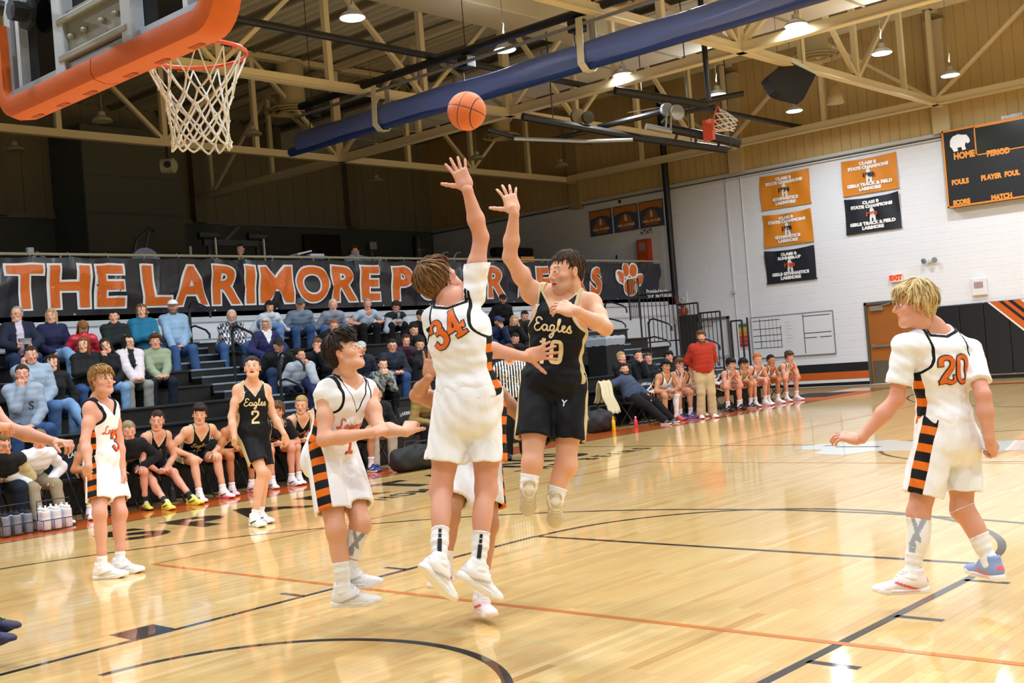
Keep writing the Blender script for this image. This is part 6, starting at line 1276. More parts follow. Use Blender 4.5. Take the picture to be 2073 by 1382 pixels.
# elliptical
xm = -17.2; q = bp(292, 515, xm); el2 = empty('stepper_machine', (xm, q[1], ZD), 'black exercise machine with an angled arm, left of the cable machine', 'gym machine')
def PT(px, py): r = bp(px, py, xm); return (xm, r[1], r[2])
for pts, r in (([(272, 528), (274, 500), (277, 488), (302, 462), (312, 466)], .05), ([(292, 512), (300, 478), (303, 466)], .04)): mb = MB(); mb.tube([PT(*p) for p in pts], r, 8); mb.build('arm', DKM, el2, True)
mb = MB(); a, b = PT(268, 520), PT(330, 524); mb.bbox(xm-.25, xm+.25, a[1], b[1], ZD, a[2]-.05, .08); mb.build('body', DKM, el2); mb = MB(); mb.lathe((xm+.2, PT(283, 524)[1], a[2]-.18), [(.02, -.05), (.35, -.05), (.35, .05), (.02, .05)], 20, (1, 0, 0)); mb.build('flywheel', mat('#8087a0', .35, .5), el2, True)
# dumbbell rack, wheel arcs, post, TV, punching bag, cooler, cabinets
q = bp(232-0, 0, -16) if False else bp(65, 512, -16.5); wf = empty('arched_handle', (-16.5, q[1], ZD), 'silver arched machine handle at the far left of the railing', 'gym machine'); mb = MB(); mb.tube([(-16.5, q[1]-.05, ZD), (-16.5, q[1]-.05, 4.05), (-16.5, q[1]+.1, 4.2), (-16.5, q[1]+.22, 4.1), (-16.5, q[1]+.25, 3.9)], .045, 8); mb.build('arch', mat('#9fb0c4', .35, .5), wf, True); mb = MB(); mb.bbox(-16.55, -16.45, q[1]-.1, q[1]+.02, 4.15, 4.3, .01); mb.build('plate', mat('#b9c6d2', .4), wf)
xm = -16.8; q = bp(388, 515, xm); dr_ = empty('dumbbell_rack', (xm, q[1], ZD), 'small weight stack with black discs left of the cable machine', 'gym machine')
mb = MB(); mb.bbox(xm-.2, xm+.2, q[1]-.45, q[1]+.45, ZD, 4.0, .02); mb.build('rack', mat('#63665e', .5), dr_)
for k in range(5): mb = MB(); mb.lathe((xm, q[1]-.3+k*.07, 4.14), [(.02, 0), (.13-.012*k, 0), (.13-.012*k, .05), (.02, .05)], 14, (0, 1, 0)); mb.build('weight_disc', DKM, dr_)
mb = MB(); mb.bbox(xm-.15, xm+.15, q[1]+.1, q[1]+.45, 4.0, 4.12, .02); mb.build('seat_pad', mat('#8f9aa6', .6), dr_); mb = MB(); mb.tube([(xm, q[1]-.02, 4.0), (xm, q[1]-.02, 4.42)], .03, 6); mb.build('pin_post', mat('#a4a59a', .4), dr_)
xm = XW+.08; a, b = bp(612, 474, xm), bp(684, 520, xm); mb = MB(); mb.bbox(xm, xm+.1, a[1], b[1]+.1, b[2], a[2], .02); tag(mb.build('wall_screen', mat('#121413', .35)), 'large black screen on the dark back wall of the balcony', 'screen')
xm = -20.0; q = bp(845, 500, xm); bg = empty('punching_bag', (xm, q[1], 4.0), 'black punching bag hanging on the balcony', 'punching bag'); t_, b_2 = bp(845, 476, xm)[2], bp(845, 527, xm)[2]-.4
mb = MB(); mb.lathe((xm, q[1], b_2), [(.02, 0), (.13, .02), (.15, .1), (.15, t_-b_2-.12), (.11, t_-b_2-.02), (.02, t_-b_2)], 18); bgb = mb.build('bag', mat('#161717', .45), bg, True)
mb = MB()
for s in (-1, 1): mb.tube([(xm, q[1]+s*.1, t_), (xm, q[1], t_+.3)], .008, 4)
mb.tube([(xm, q[1], t_+.3), (xm, q[1], ZC+.05)], .008, 4); mb.build('hanger', mat('#2c2d2c', .5), bg)
flat_text('lettering', 'EVERLAST', .075, (xm+.152, q[1], (t_+b_2)/2+.12), (0, 1, 0), (0, 0, 1), mat('#a9aaa6', .5), bgb)
xm = -15.5; q = bp(622, 519, xm); cb_ = empty('storage_tub', (xm, q[1], 3.9), 'blue and white plastic tub with papers behind the railing', 'box'); mb = MB(); mb.bbox(xm-.2, xm+.15, q[1]-.02, q[1]+.36, 3.72, 4.06, .02); mb.build('tub', mat('#4a58a8', .5), cb_); mb = MB(); mb.bbox(xm-.2, xm+.15, q[1]-.02, q[1]+.36, 4.06, 4.12, .01); mb.build('lid', mat('#c5cde0', .5), cb_)
mb = MB(); mb.bar((xm, q[1]-.36, 4.10), (xm, q[1]+.02, 4.18), .3, .03); mb.build('papers', mat('#d3d8de', .7), cb_); mb = MB(); mb.box(xm-.25, xm+.2, q[1]-.5, q[1]+.5, ZD, 3.72); tag(mb.build('side_table', mat('#3a3c3a', .7)), 'low dark table under the blue tub on the balcony', 'table')
for i, px in enumerate((884+8, 912+6)):
    xm = -17.5; q = bp(px, 515, xm); mb = MB(); mb.tube([(xm, q[1], ZD), (xm, q[1], 4.35), (xm, q[1]+.12, 4.47), (xm, q[1]+.28, 4.48)], .035, 8); tag(mb.build('machine_handle', mat('#8d9692', .4, .4), None, True), 'grey hooked steel post behind the railing, %s of two' % ('left' if i == 0 else 'right'), 'gym machine', 'hooked steel posts')
xm = -19.5; a, b = bp(1012, 500, xm), bp(1095, 520, xm)
mb = MB(); mb.bbox(xm-.3, xm, a[1]+.1, b[1]-.45, ZD, 4.62, .02); tag(mb.build('grey_cabinet', mat('#585c58', .6)), 'grey cabinet behind the shooting arm on the balcony', 'cabinet'); mb = MB(); mb.bbox(xm-.25, xm+.05, b[1]-.42, b[1]+.1, ZD, 4.65, .02); tag(mb.build('pale_cabinet', mat('#7e8582', .6)), 'paler grey cabinet at the right of the balcony cabinets', 'cabinet'); mb = MB(); mb.bbox(xm-.3, xm, a[1]-.2, b[1]-.3, 4.66, 4.95, .08); tag(mb.build('black_bundle', mat('#121313', .8)), 'black bundle lying on top of the grey cabinet', 'bag')
q = bp(1057, 523, -15.9); mb = MB(); mb.bbox(-16.1, -15.7, q[1]-.25, q[1]+.28, ZD, 4.17, .02); tag(mb.build('orange_crate', mat('#e08a2a', .6)), 'orange box just behind the balcony railing', 'box')
# ------------------------------------------------------------------ bleachers, rails, benches
def rowx(i): return -9.2-.62*i
def rowz(i): return .44+.26*i
BK = mat('#0e1013', .42, bump=.04, bscale=40, name='bleacher_black', spec=.6); BKS = mat('#14171b', .30, name='bleacher_top', spec=.7); STEEL = mat('#8fa0b4', .35, .35, name='aisle_tread'); PALE = mat('#cdd3dc', .4, name='pale_row')
YB0, YB1 = 2.6, 22.3; AIS = [(9.15, 10.15), (20.15, 21.1)]
bl = empty('bleachers', (rowx(3), (YB0+YB1)/2, 0), 'black telescopic bleachers with seven seat rows below the banner', 'bleachers')
SEG = [(YB0, AIS[0][0]), (AIS[0][1], 15.1), (15.12, AIS[1][0]), (AIS[1][1], YB1)]
for i in range(8):
    x, z = rowx(i), rowz(i); m = PALE if i == 7 else BKS
    for a, b in SEG:
        yy = a
        mb = MB(); mb.bbox(x-.27, x, a+.01, b-.01, z-.045, z, .01); mb.build('seat_board', m, bl)
    mb = MB(); mb.box(x-.62, x-.27, YB0, YB1, z-.20, z-.16) if i < 7 else mb.box(XBAL, x-.27, YB0, YB1, z-.06, z); mb.build('foot_deck', m if i == 7 else BK, bl)
    mb = MB(); zz = 0 if i == 0 else rowz(i-1)-.16
    for a, b in SEG: mb.box(x-.07, x-.05, a+.01, b-.01, zz, z-.045)
    if i == 0:
        for y in np.arange(YB0+.3, YB1, 1.7): mb.box(x-.3, x-.06, y-.03, y+.03, 0, z-.05)
    mb.build('riser', BK, bl)
for k, (a, b) in enumerate(AIS):
    for i in range(8):
        x, z = rowx(i), rowz(i)
        for nm, x0, x1, zz in (('aisle_tread', x-.31, x, z), ('aisle_step', x-.62, x-.31, z+.13)):
            mb = MB(); mb.bbox(x0, x1, a+.02, b-.02, zz-.03, zz, .006); tr_ = mb.build(nm, STEEL, bl); mb = MB(); mb.box(x0+.005, x1-.012, a+.02, b-.02, zz-.17, zz-.031); mb.build('aisle_riser', BK, tr_)
# white strip of wall behind the top row
mb = MB(); mb.bbox(XBAL+.02, XBAL+.06, YB0, YB1+.6, 2.36, 2.50, .006); tag(mb.build('trim_20', mat('#d4d9e2', .5)), kind='structure')
def handrail(y, i, label):
    x, z = rowx(i), rowz(i); t = empty('aisle_rail', (x, y, z), label, 'handrail', 'aisle handrails')
    mb = MB(); mb.tube([(x-.02, y, z-.16), (x-.02, y, z+.86)], .024, 8); mb.build('post', BLK, t, True)
    mb = MB(); mb.tube([(x-.02, y, z+.80), (x+.03, y, z+.90), (x+.12, y, z+.92), (x+.52, y, z+.78), (x+.62, y, z+.70), (x+.62, y, z+.60)], .021, 8); mb.build('top_loop', BLK, t, True)
    mb = MB(); mb.tube([(x-.02, y, z+.48), (x+.12, y, z+.50), (x+.45, y, z+.40), (x+.55, y, z+.32), (x+.55, y, z+.25)], .019, 8); mb.build('lower_loop', BLK, t, True)
yr = 9.62
handrail(yr, 6, 'black looped handrail in front of the man in the white cap'); handrail(yr, 4, 'black looped handrail beside the legs of the man in the plaid shirt'); handrail(yr, 2, 'black looped handrail below the man in the black cap')
yr = 20.6
handrail(yr, 5, 'black looped handrail high in the far aisle, near the stepped railing'); handrail(yr, 3, 'black looped handrail above the boys in black hoodies'); handrail(yr, 1, 'black looped handrail behind the coach bench in the far aisle')
# stepped end railing
er = empty('end_railing', (-11.5, YB1+.06, 0), 'black stepped railing with upright bars closing the far end of the bleachers', 'railing')
for p0, p1, pt, zb_ in ((1293, 1369, 598, 1.5), (1371, 1412, 617, 1.1), (1415, 1457, 634, .75), (1479, 1501, 650, .12)):
    q0, q1 = atY(p0, pt, YB1+.06), atY(p1, pt-4, YB1+.06); x0, x1, zt = q0[0], q1[0], q0[2]
    mb = MB(); y = YB1+.06
    mb.tube([(x0, y, zb_), (x0, y, zt)], .024, 6); mb.tube([(x1, y, zb_-(.0)), (x1, y, zt)], .024, 6); mb.tube([(x0, y, zt), (x1, y, zt)], .022, 6); mb.tube([(x0, y, zb_+.1), (x1, y, zb_+.1)], .018, 6); pf_ = mb.build('rail_frame', BLK, er)
    n = int((x1-x0)/.115)
    for k in range(1, n): x = x0+(x1-x0)*k/n; mb = MB(); mb.bar((x, y, zb_+.1), (x, y, zt), .014, .014, (0, 1, 0)); mb.build('bar', BLK, pf_)
mb = MB()
for x in (-9.5, -11.55, -13.7): mb.tube([(x, YB1+.06, 0), (x, YB1+.06, 2.0)], .024, 6)
mb.build('floor_post', BLK, er)
q0, q1 = atY(1270, 566, YB1+.06), atY(1291, 565, YB1+.06)
for x0, x1, zt in ((q0[0], q1[0], q0[2]),):
    t = empty('gate_panel', ((x0+x1)/2, YB1+.1, 2.26), 'tall narrow railing panel in front of the paw print', 'railing'); mb = MB(); y = YB1+.06; mb.tube([(x0, y, 2.2), (x0, y, zt), (x1, y, zt), (x1, y, 2.2)], .022, 6); mb.build('rail_frame', BLK, t)
    for k in range(1, 6): x = x0+(x1-x0)*k/6; mb = MB(); mb.bar((x, y, 2.25), (x, y, zt), .013, .013, (0, 1, 0)); mb.build('bar', BLK, t)
# black bin in the far aisle with a clear liner, papers
q = atX(1222, 737, rowx(3)+.2); bz = rowz(2)-.16; bn_ = empty('trash_bin', (rowx(3)+.3, q[1], bz), 'square black bin with a clear liner on the bleacher steps right of the shooter', 'bin')
mb = MB(); mb.bbox(rowx(3)+.02, rowx(3)+.56, q[1]-.32, q[1]+.32, bz, 1.74, .02); mb.build('body', mat('#111214', .6), bn_)
mb = MB(); vs = []; 
for j, (o_, z) in enumerate(((.0, 1.60), (.02, 1.74), (.0, 1.80), (-.06, 1.76))):
    for k in range(24): a = 2*math.pi*k/24; c, s_ = math.cos(a), math.sin(a); r = 1/max(abs(c), abs(s_)); vs.append((rowx(3)+.29+(.28+o_)*c*r, q[1]+(.33+o_)*s_*r, z+.012*math.sin(k*2.3+j)))
mb.add(vs, [(j*24+k, j*24+(k+1) % 24, (j+1)*24+(k+1) % 24, (j+1)*24+k) for j in range(3) for k in range(24)]); mb.build('liner', mat('#aab4c0', .25, spec=.8), bn_)
# folding chairs of the two benches
def chair(x, y, ang, label, grp, towel=False):
    t = empty('folding_chair', (x, y, 0), label, 'chair', grp); c, s = math.cos(ang), math.sin(ang); f = np.array((c, s, 0)); r = np.array((s, -c, 0)); o = np.array((x, y, 0.0))
    def Q(a, b, z): return o+f*a+r*b+Z3*z
    mb = MB(); mb.prism([(-.20, -.21), (.20, -.21), (.21, .21), (-.19, .21)], Q(0, 0, .43), f, r, (0, 0, .045)); mb.build('seat', mat('#1c1e22', .5), t)
    mb = MB(); vs = []
    for i in range(9):
        b = -.21+.42*i/8; d = -.03*math.cos(b/.21*1.4)
        for z in (.60, .86): vs += [Q(-.24+d-.05*(z-.6), b, z), Q(-.215+d-.05*(z-.6), b, z)]
    fs = []
    for i in range(8): a = i*4; fs += [(a, a+4, a+6, a+2), (a+1, a+3, a+7, a+5), (a+2, a+6, a+7, a+3), (a, a+1, a+5, a+4)]
    fs += [(0, 2, 3, 1), (32, 33, 35, 34)]; mb.add(vs, fs); bk_ = mb.build('backrest', mat('#202328', .45), t, True)
    V, F = text_mesh('LARIMORE', .075, .003); mb = MB(); mb.add([Q(-.203-.03*math.cos(a/.21*1.4)-.05*(.78+b-.6), -a*1.0, .76+b+.04*math.cos(a*6)-.04) for a, b in V], F); mb.build('lettering', mat('#d8dade', .5), bk_)
    for b in (-.215, .215): mb = MB(); mb.tube([Q(.22, b, 0), Q(-.22, b, .55), Q(-.27, b, .88)], .012, 6); mb.build('leg', BLK, t); mb = MB(); mb.tube([Q(-.20, b*.94, 0), Q(.17, b*.94, .44)], .012, 6); mb.build('leg', BLK, t)
    
    for a in (.2, -.18): mb = MB(); mb.tube([Q(a, -.21, .05), Q(a, .21, .05)], .009, 5); mb.build('cross_bar', BLK, t)
    return t
# ------------------------------------------------------------------ the players on the floor

def dv(a, z=0.0): a = math.radians(a); return F0*math.cos(a)+R0*math.sin(a)+Z3*z
def A3(*q): return at(*q)
def foot(a, z=0.0, up=None): f = unit(dv(a, z)); return (f, np.array(up, float) if up is not None else Z3)
HOME_MARKS = dict(txt='Larimore', style='script', c='#da5018', outline=None, q=.235, size=.030)
def home_kit(extra=(), back=None, num=None, socks=dict(k='socks', c='#f0f0f0'), shoes=('#f2f2f4', '#f4f4f4', '#c8ccd4'), sleeve=True):
    mk = []
    if num: mk = [dict(HOME_MARKS), dict(txt=num, style='west', c='#da5018', outline='#17171a', q=.335, size=.085)]
    if back: mk = [dict(txt=back, style='west', c='#e06a18', outline='#17171a', back=True, q=.135 if back == '34' else .20, size=.084 if back == '34' else .082, u=-.01 if back == '34' else -.01, rot=.42 if back == '34' else -.05)]
    o = [dict(k='jersey', kit='home', marks=mk), dict(k='shorts', kit='home', len=.65 if back == '34' else .74), socks, dict(k='shoes', c=shoes)]
    if sleeve: o.insert(0, dict(k='tee', c='#f3f5fa'))
    return o+list(extra)
def away_kit(num=None, shoes=('#f2f2f4', '#f4f4f4', '#26262c'), **k):
    mk = [dict(txt='Eagles', style='script', c='#e3d3a6', q=.20, size=.036)]
    if num: mk.append(dict(txt=num, style='block', c='#ddcb9c', q=.335, size=.082))
    mk.append(dict(txt='Y', style='plain', c='#e8e8ea', q=.085, u=.105, size=.04))
    return [dict(k='jersey', kit='away', marks=mk), dict(k='shorts', kit='away', len=.66 if num == '10' else .74), dict(k='socks', c='#efefef', h=.08), dict(k='shoes', c=shoes)]

# number 34, leaping with his back to the lens
t = 6.2; J = dict(P=A3(950, 815, t), N=A3(918, 613, t), C=A3(888, 566, t+.06), hf=dv(48, .45), hu=Z3*.8-dv(48)*.35-R0*.35, cf=dv(22), pf=dv(12))
J['shL'] = A3(880, 648, t+.06); J['shR'] = A3(957, 592, t+.0); J['elR'] = reach(J['shR'], 974, 480, .30, 1); J['wrR'] = reach(J['elR'], 946, 384, .268, 1)
J['wrL'] = A3(1062, 722, t+.34); J['elL'], J['wrL'] = ik(J['shL'], J['wrL'], .33, .30, dv(10, -.6))
J['hpL'] = A3(915, 832, t); J['hpR'] = A3(984, 832, t+.02); J['knL'] = reach(J['hpL'], 893, 990, .43, 0); J['knR'] = reach(J['hpR'], 984, 990, .43, 0); J['anL'] = reach(J['knL'], 889, 1142, .43, 1); J['anR'] = reach(J['knR'], 967, 1152, .43, 1)
J['handR'] = (A3(930, 335, t)-J['wrR'], -F0-R0*.15, 'open'); J['handL'] = (A3(1122, 708, t+.36)-J['wrL'], -F0*.9+Z3*.5, 'flat'); J['handL'] = (J['handL'][0], -F0*.9, 'open')
J['footL'] = foot(50, -.95, dv(50)+Z3*.8); J['footR'] = foot(62, -.85, dv(62)*.8+Z3)
person('leaping player in white 34 jersey seen from behind, one arm stretched up at the ball', J, (J['P'][0], J['P'][1], 0.15), dict(tone='pink', hair='mop', hc='#6b4a2a', hl='#b08a56', brow='#5a3c22', locks=420, seed=4), home_kit(back='34', socks=dict(k='socks', c='#efefef', h=.19, mark=((.25, .62), (.66, .76), (.8, .9)))), 3, 1.03, 1.06, cat='player')

# number 10, shooting
t = 6.8; J = dict(P=A3(1120, 778, t), N=A3(1137, 596, t), C=A3(1147, 551, t-.03), hf=dv(-118, .22), hu=Z3, cf=dv(-162), pf=dv(-172))
J['shR'] = A3(1078, 594, t+.02); J['shL'] = A3(1196, 614, t-.0); J['elR'] = reach(J['shR'], 1032, 520, .30, 1); J['wrR'] = reach(J['elR'], 1041, 432, .265, 1)
J['elL'] = reach(J['shL'], 1226, 664, .30, 1); J['wrL'] = reach(J['elL'], 1168, 630, .265, 1)
J['hpR'] = A3(1086, 796, t); J['hpL'] = A3(1153, 796, t); J['knR'] = reach(J['hpR'], 1078, 936, .43, 1); J['knL'] = reach(J['hpL'], 1146, 942, .43, 1); J['anR'] = reach(J['knR'], 1071, 985, .42, 0); J['anL'] = reach(J['knL'], 1125, 1010, .42, 0)
J['handR'] = (Z3*.9-F0*.25-R0*.15, -F0*.9+Z3*.25, 'follow'); J['handL'] = (A3(1118, 628, t-.35)-J['wrL'], -F0*.8+Z3*.7, 'relax')
J['footR'] = (unit(-Z3*1.0-F0*.38-R0*.08), -F0+Z3*-.3); J['footL'] = (unit(-Z3*1.0-F0*.38-R0*.05), -F0+Z3*-.3)
o = away_kit('10', ('#cdc4b0', '#b9ad94', '#e6dfcf')); o[1]['marks'] = [dict(txt='Y', style='plain', c='#e8e8ea', q=.62, u=-.10, size=.05)]; o[2] = dict(k='socks', c='#f0f0f0', h=.07)
person('shooting player in black Eagles 10 jersey, in the air with one arm raised', J, (J['P'][0], J['P'][1], 0.45), dict(tone='fair', hair='short', hc='#3d2b1e', hl='#6a4c34', brow='#2b1c12', beard=1, hk=1.05, locks=420, seed=9, gaze=(.25, 1, .25), mouth=.002), o, 3, 1.02, 1.08, cat='player')

# number 20, right
t = 6.25; J = dict(P=A3(1914, 868, t+.02), N=A3(1892, 672, t), C=A3(1852, 616, t-.04), hf=dv(-82, .08), hu=Z3, cf=dv(-24), pf=dv(-45))
J['shL'] = A3(1832, 700, t-.08); J['shR'] = A3(1962, 712, t+.06); J['elL'] = reach(J['shL'], 1815, 808, .30, 0); J['wrL'] = reach(J['elL'], 1745, 886, .28, 0)
J['elR'] = reach(J['shR'], 1990, 800, .30, 1); J['wrR'] = reach(J['elR'], 2003, 888, .265, 0)
J['hpL'] = A3(1890, 892, t-.05); J['hpR'] = A3(1944, 892, t+.05); J['knL'] = reach(J['hpL'], 1860, 1040, .44, 0); J['anL'] = atZ(1846, 1215, .0)*0+reach(J['knL'], 1846, 1166, .42, 0)
J['knR'] = reach(J['hpR'], 1948, 1030, .45, 0); J['anR'] = reach(J['knR'], 2006, 1138, .43, 0)
J['handL'] = (A3(1700, 912, t+.05)-J['wrL'], Z3*.9-F0*.5, 'relax'); J['handR'] = (A3(2000, 935, t)-J['wrR'], R0*.6-F0*.6, 'curl')
J['footL'] = foot(-80, -.0); J['footR'] = foot(-14, -.1)
for s in 'LR': J['an'+s][2] = max(J['an'+s][2], .088)
o = home_kit(back='20', socks=dict(k='socks', c='#f0f0f0', h=.15), shoes=('#f3e9ea', '#f5f5f5', '#e05a6a'))
o[-1]['cR'] = ('#8fa6dc', '#f3f3f5', '#ee6a78')
o += [dict(k='sleeve', between=('knL', 'anL'), t0=.08, t1=.70, c='#f0f0f2', c2='#a3adbc'), dict(k='sleeve', between=('knR', 'anR'), t0=-.02, t1=.0, c='#f2f2f2', name='knee_band')]
person('blond player in white 20 jersey seen from behind, calf sleeve on his left leg', J, (J['P'][0], J['P'][1], 0), dict(tone='pink', hair='mop', hc='#cdb07a', hl='#f0e0b8', brow='#c49a68', locks=420, seed=3, gaze=(0, 1, .1)), o, 3, 1.02, 1.04, cat='player')

# number 1, stepping in from the left
t = 7.05; J = dict(P=A3(668, 912, t), N=A3(700, 768, t-.05), C=A3(697, 714, t-.1), hf=dv(102, .42), hu=Z3-dv(102)*.35, cf=dv(124), pf=dv(100))
J['shR'] = A3(662, 795, t-.12); J['shL'] = A3(744, 792, t+.08); J['elR'] = reach(J['shR'], 655, 890, .30, 1); J['wrR'] = reach(J['elR'], 750, 876, .28, 1)
J['elL'] = reach(J['shL'], 768, 868, .30, 1); J['wrL'] = reach(J['elL'], 822, 874, .27, 1)
J['hpR'] = A3(655, 925, t-.08); J['hpL'] = A3(695, 925, t+.08); J['knR'] = reach(J['hpR'], 681, 1076, .475, 1); J['anR'] = reach(J['knR'], 698, 1196, .44, 0)
J['knL'] = reach(J['hpL'], 730, 1062, .475, 1); J['anL'] = reach(J['knL'], 704, 1158, .44, 0)
J['handR'] = (A3(792, 862, t-.2)-J['wrR'], Z3*.8-F0*.6, 'relax'); J['handL'] = (A3(852, 872, t)-J['wrL'], -F0*.5+Z3*.9, 'curl')
J['footR'] = foot(98, -.02); J['footL'] = foot(104, -.3)
for s in 'LR': J['an'+s][2] = max(J['an'+s][2], .088)
o = home_kit(num='1', sleeve=False, socks=dict(k='socks', c='#f0f0f0', h=.16, side='R'), shoes=('#f0f1f3', '#f1f1f1', '#bcc2cc')); o.insert(0, dict(k='tee', c='#f0f0f0', sl=.02)); o[1]['marks'][0]['u'] = -.02; o[1]['vdepth'] = .15
o += [dict(k='sleeve', between=('knL', 'anL'), t0=.16, t1=.72, c='#e6e3da', c2='#8f918c')]
person('dark haired player in white 1 jersey looking up, stepping to the right', J, (J['P'][0], J['P'][1], 0), dict(tone='fair', hair='tuft', hc='#2b1f18', hl='#4a362a', brow='#1f1610', locks=380, seed=6, gaze=(0, 1, .15), mouth=.002), o, 3, 1.05, 1.0, cat='player')

# number 3, standing left
t = 9.65; J = dict(P=A3(208, 930, t), N=A3(199, 812, t), C=A3(207, 770, t-.06), hf=dv(128, .22), hu=Z3-dv(128)*.1, cf=dv(100), pf=dv(100))
J['shR'] = A3(184, 826, t-.10); J['shL'] = A3(226, 824, t+.1); J['elR'] = reach(J['shR'], 172, 892, .30, 1); J['wrR'] = reach(J['elR'], 180, 945, .26, 1); J['elL'] = reach(J['shL'], 240, 888, .3, 0); J['wrL'] = reach(J['elL'], 248, 948, .26, 1)
J['hpR'] = A3(200, 940, t-.07); J['hpL'] = A3(222, 940, t+.07); J['knR'] = reach(J['hpR'], 202, 1040, .44, 1); J['knL'] = reach(J['hpL'], 243, 1038, .44, 1); J['anR'] = reach(J['knR'], 207, 1138, .43, 0); J['anL'] = reach(J['knL'], 243, 1136, .43, 0)
J['handR'] = (A3(187, 970, t)-J['wrR'], -R0*.5-F0*.5, 'curl'); J['handL'] = (A3(250, 972, t)-J['wrL'], F0*.5+R0*.6, 'curl'); J['footR'] = foot(95); J['footL'] = foot(100)
for s in 'LR': J['an'+s][2] = .09
o = home_kit(num='3', sleeve=False, socks=dict(k='socks', c='#f0f0f0', h=.09)); o[0]['marks'][0]['u'] = -.0
person('player in white 3 jersey with swept light brown hair, standing at the left', J, (J['P'][0], J['P'][1], 0), dict(tone='pink', hair='mullet', hc='#8a6436', hl='#c9a468', brow='#6a4a2a', locks=220, seed=8, gaze=(0, 1, .2)), o, 2, 1.03, 1.0, cat='player')

# number 2, standing in front of the bench
t = 12.1; J = dict(P=A3(513, 878, t), N=A3(511, 777, t), C=A3(511, 744, t-.06), hf=dv(172, .34), hu=Z3-dv(172)*.2, cf=dv(156), pf=dv(150))
J['shR'] = A3(483, 788, t-.04); J['shL'] = A3(537, 788, t+.06); J['elR'] = reach(J['shR'], 469, 843, .30, 1); J['wrR'] = reach(J['elR'], 475, 888, .26, 1); J['elL'] = reach(J['shL'], 552, 838, .3, 0); J['wrL'] = reach(J['elL'], 575, 878, .26, 1)
J['hpR'] = A3(501, 884, t-.04); J['hpL'] = A3(525, 884, t+.04); J['knR'] = reach(J['hpR'], 531, 956, .44, 1); J['knL'] = reach(J['hpL'], 537, 962, .44, 0); J['anR'] = reach(J['knR'], 514, 1036, .43, 0); J['anL'] = reach(J['knL'], 526, 1036, .43, 0)
J['handR'] = (A3(481, 905, t)-J['wrR'], -R0*.7-F0*.4, 'curl'); J['handL'] = (A3(582, 894, t)-J['wrL'], R0*.7-F0*.4, 'curl'); J['footR'] = foot(140); J['footL'] = foot(128)
for s in 'LR': J['an'+s][2] = .09
person('player in black Eagles 2 jersey with gold side panels, mouth open, standing', J, (J['P'][0], J['P'][1], 0), dict(tone='fair', hair='short', hc='#2f2018', brow='#2b1c12', mouth=.005, locks=120, seed=12, gaze=(0, 1, .1)), away_kit('2'), 2, 1.02, 1.0, cat='player')

# the player hidden behind number 34
t = 7.1; J = dict(P=A3(958, 912, t), N=A3(942, 800, t-.12), C=A3(912, 768, t-.16), hf=dv(178, .1), hu=Z3, cf=dv(172), pf=dv(168))
J['shR'] = A3(893, 812, t-.06); J['shL'] = A3(1008, 800, t-.06); J['elR'] = reach(J['shR'], 842, 800, .28, 0); J['wrR'] = reach(J['elR'], 868, 764, .25, 1); J['elL'] = reach(J['shL'], 1050, 838, .3, 0); J['wrL'] = reach(J['elL'], 1135, 834, .27, 0)
J['hpR'] = A3(932, 930, t); J['hpL'] = A3(982, 930, t); J['knR'] = reach(J['hpR'], 912, 1046, .44, 1); J['knL'] = reach(J['hpL'], 990, 1062, .44, 1); J['anR'] = reach(J['knR'], 899, 1152, .43, 0); J['anL'] = reach(J['knL'], 973, 1210, .43, 0)
J['handR'] = (A3(880, 715, t)-J['wrR'], F0, 'open'); J['handL'] = (R0, Z3, 'relax'); J['footR'] = foot(200); J['footL'] = foot(160)
for s in 'LR': J['an'+s][2] = max(J['an'+s][2], .088)
person('crouching player in white almost hidden behind the leaping 34, palm raised', J, (J['P'][0], J['P'][1], 0), dict(tone='olive', hair='short', hc='#3a2618', seed=15), home_kit(num='5', sleeve=False, shoes=('#f3dfe2', '#f4f4f4', '#d84a5c')), 2, 1.0, 1.0, cat='player')

# the player cut off by the left edge
t = 6.7; J = dict(P=A3(-75, 950, t), N=A3(-78, 780, t), C=A3(-70, 715, t), hf=dv(100), hu=Z3, cf=dv(100), pf=dv(100))
J['shR'] = A3(-95, 800, t-.15); J['shL'] = A3(-48, 800, t+.12); J['elL'] = reach(J['shL'], 18, 868, .30, 1); J['wrL'] = reach(J['elL'], 112, 895, .28, 1); J['elR'] = reach(J['shR'], -60, 868, .3, 1); J['wrR'] = reach(J['elR'], -8, 862, .26, 1)
J['hpR'] = A3(-85, 965, t-.08); J['hpL'] = A3(-60, 965, t+.08); J['knL'] = reach(J['hpL'], -25, 1110, .44, 1); J['anL'] = reach(J['knL'], -32, 1250, .43, 0); J['knR'] = reach(J['hpR'], -40, 1120, .44, 1); J['anR'] = reach(J['knR'], -42, 1275, .43, 0)
J['handL'] = (A3(146, 912, t)-J['wrL'], Z3, 'curl'); J['handR'] = (A3(20, 880, t-.3)-J['wrR'], Z3, 'relax'); J['footR'] = foot(92); J['footL'] = foot(92)
for s in 'LR': J['an'+s][2] = max(J['an'+s][2], .088)
person('player cut off by the left edge with forearm, hands and navy shoe tips in view', J, (J['P'][0], J['P'][1], 0), dict(tone='pink', hair='short', hc='#3a2618', seed=16), [dict(k='jersey', kit='away'), dict(k='shorts', kit='away'), dict(k='socks', c='#22232c'), dict(k='shoes', c=('#23244a', '#2a2840', '#3a3a60'))], 2, 1.02, 1.0, cat='player')

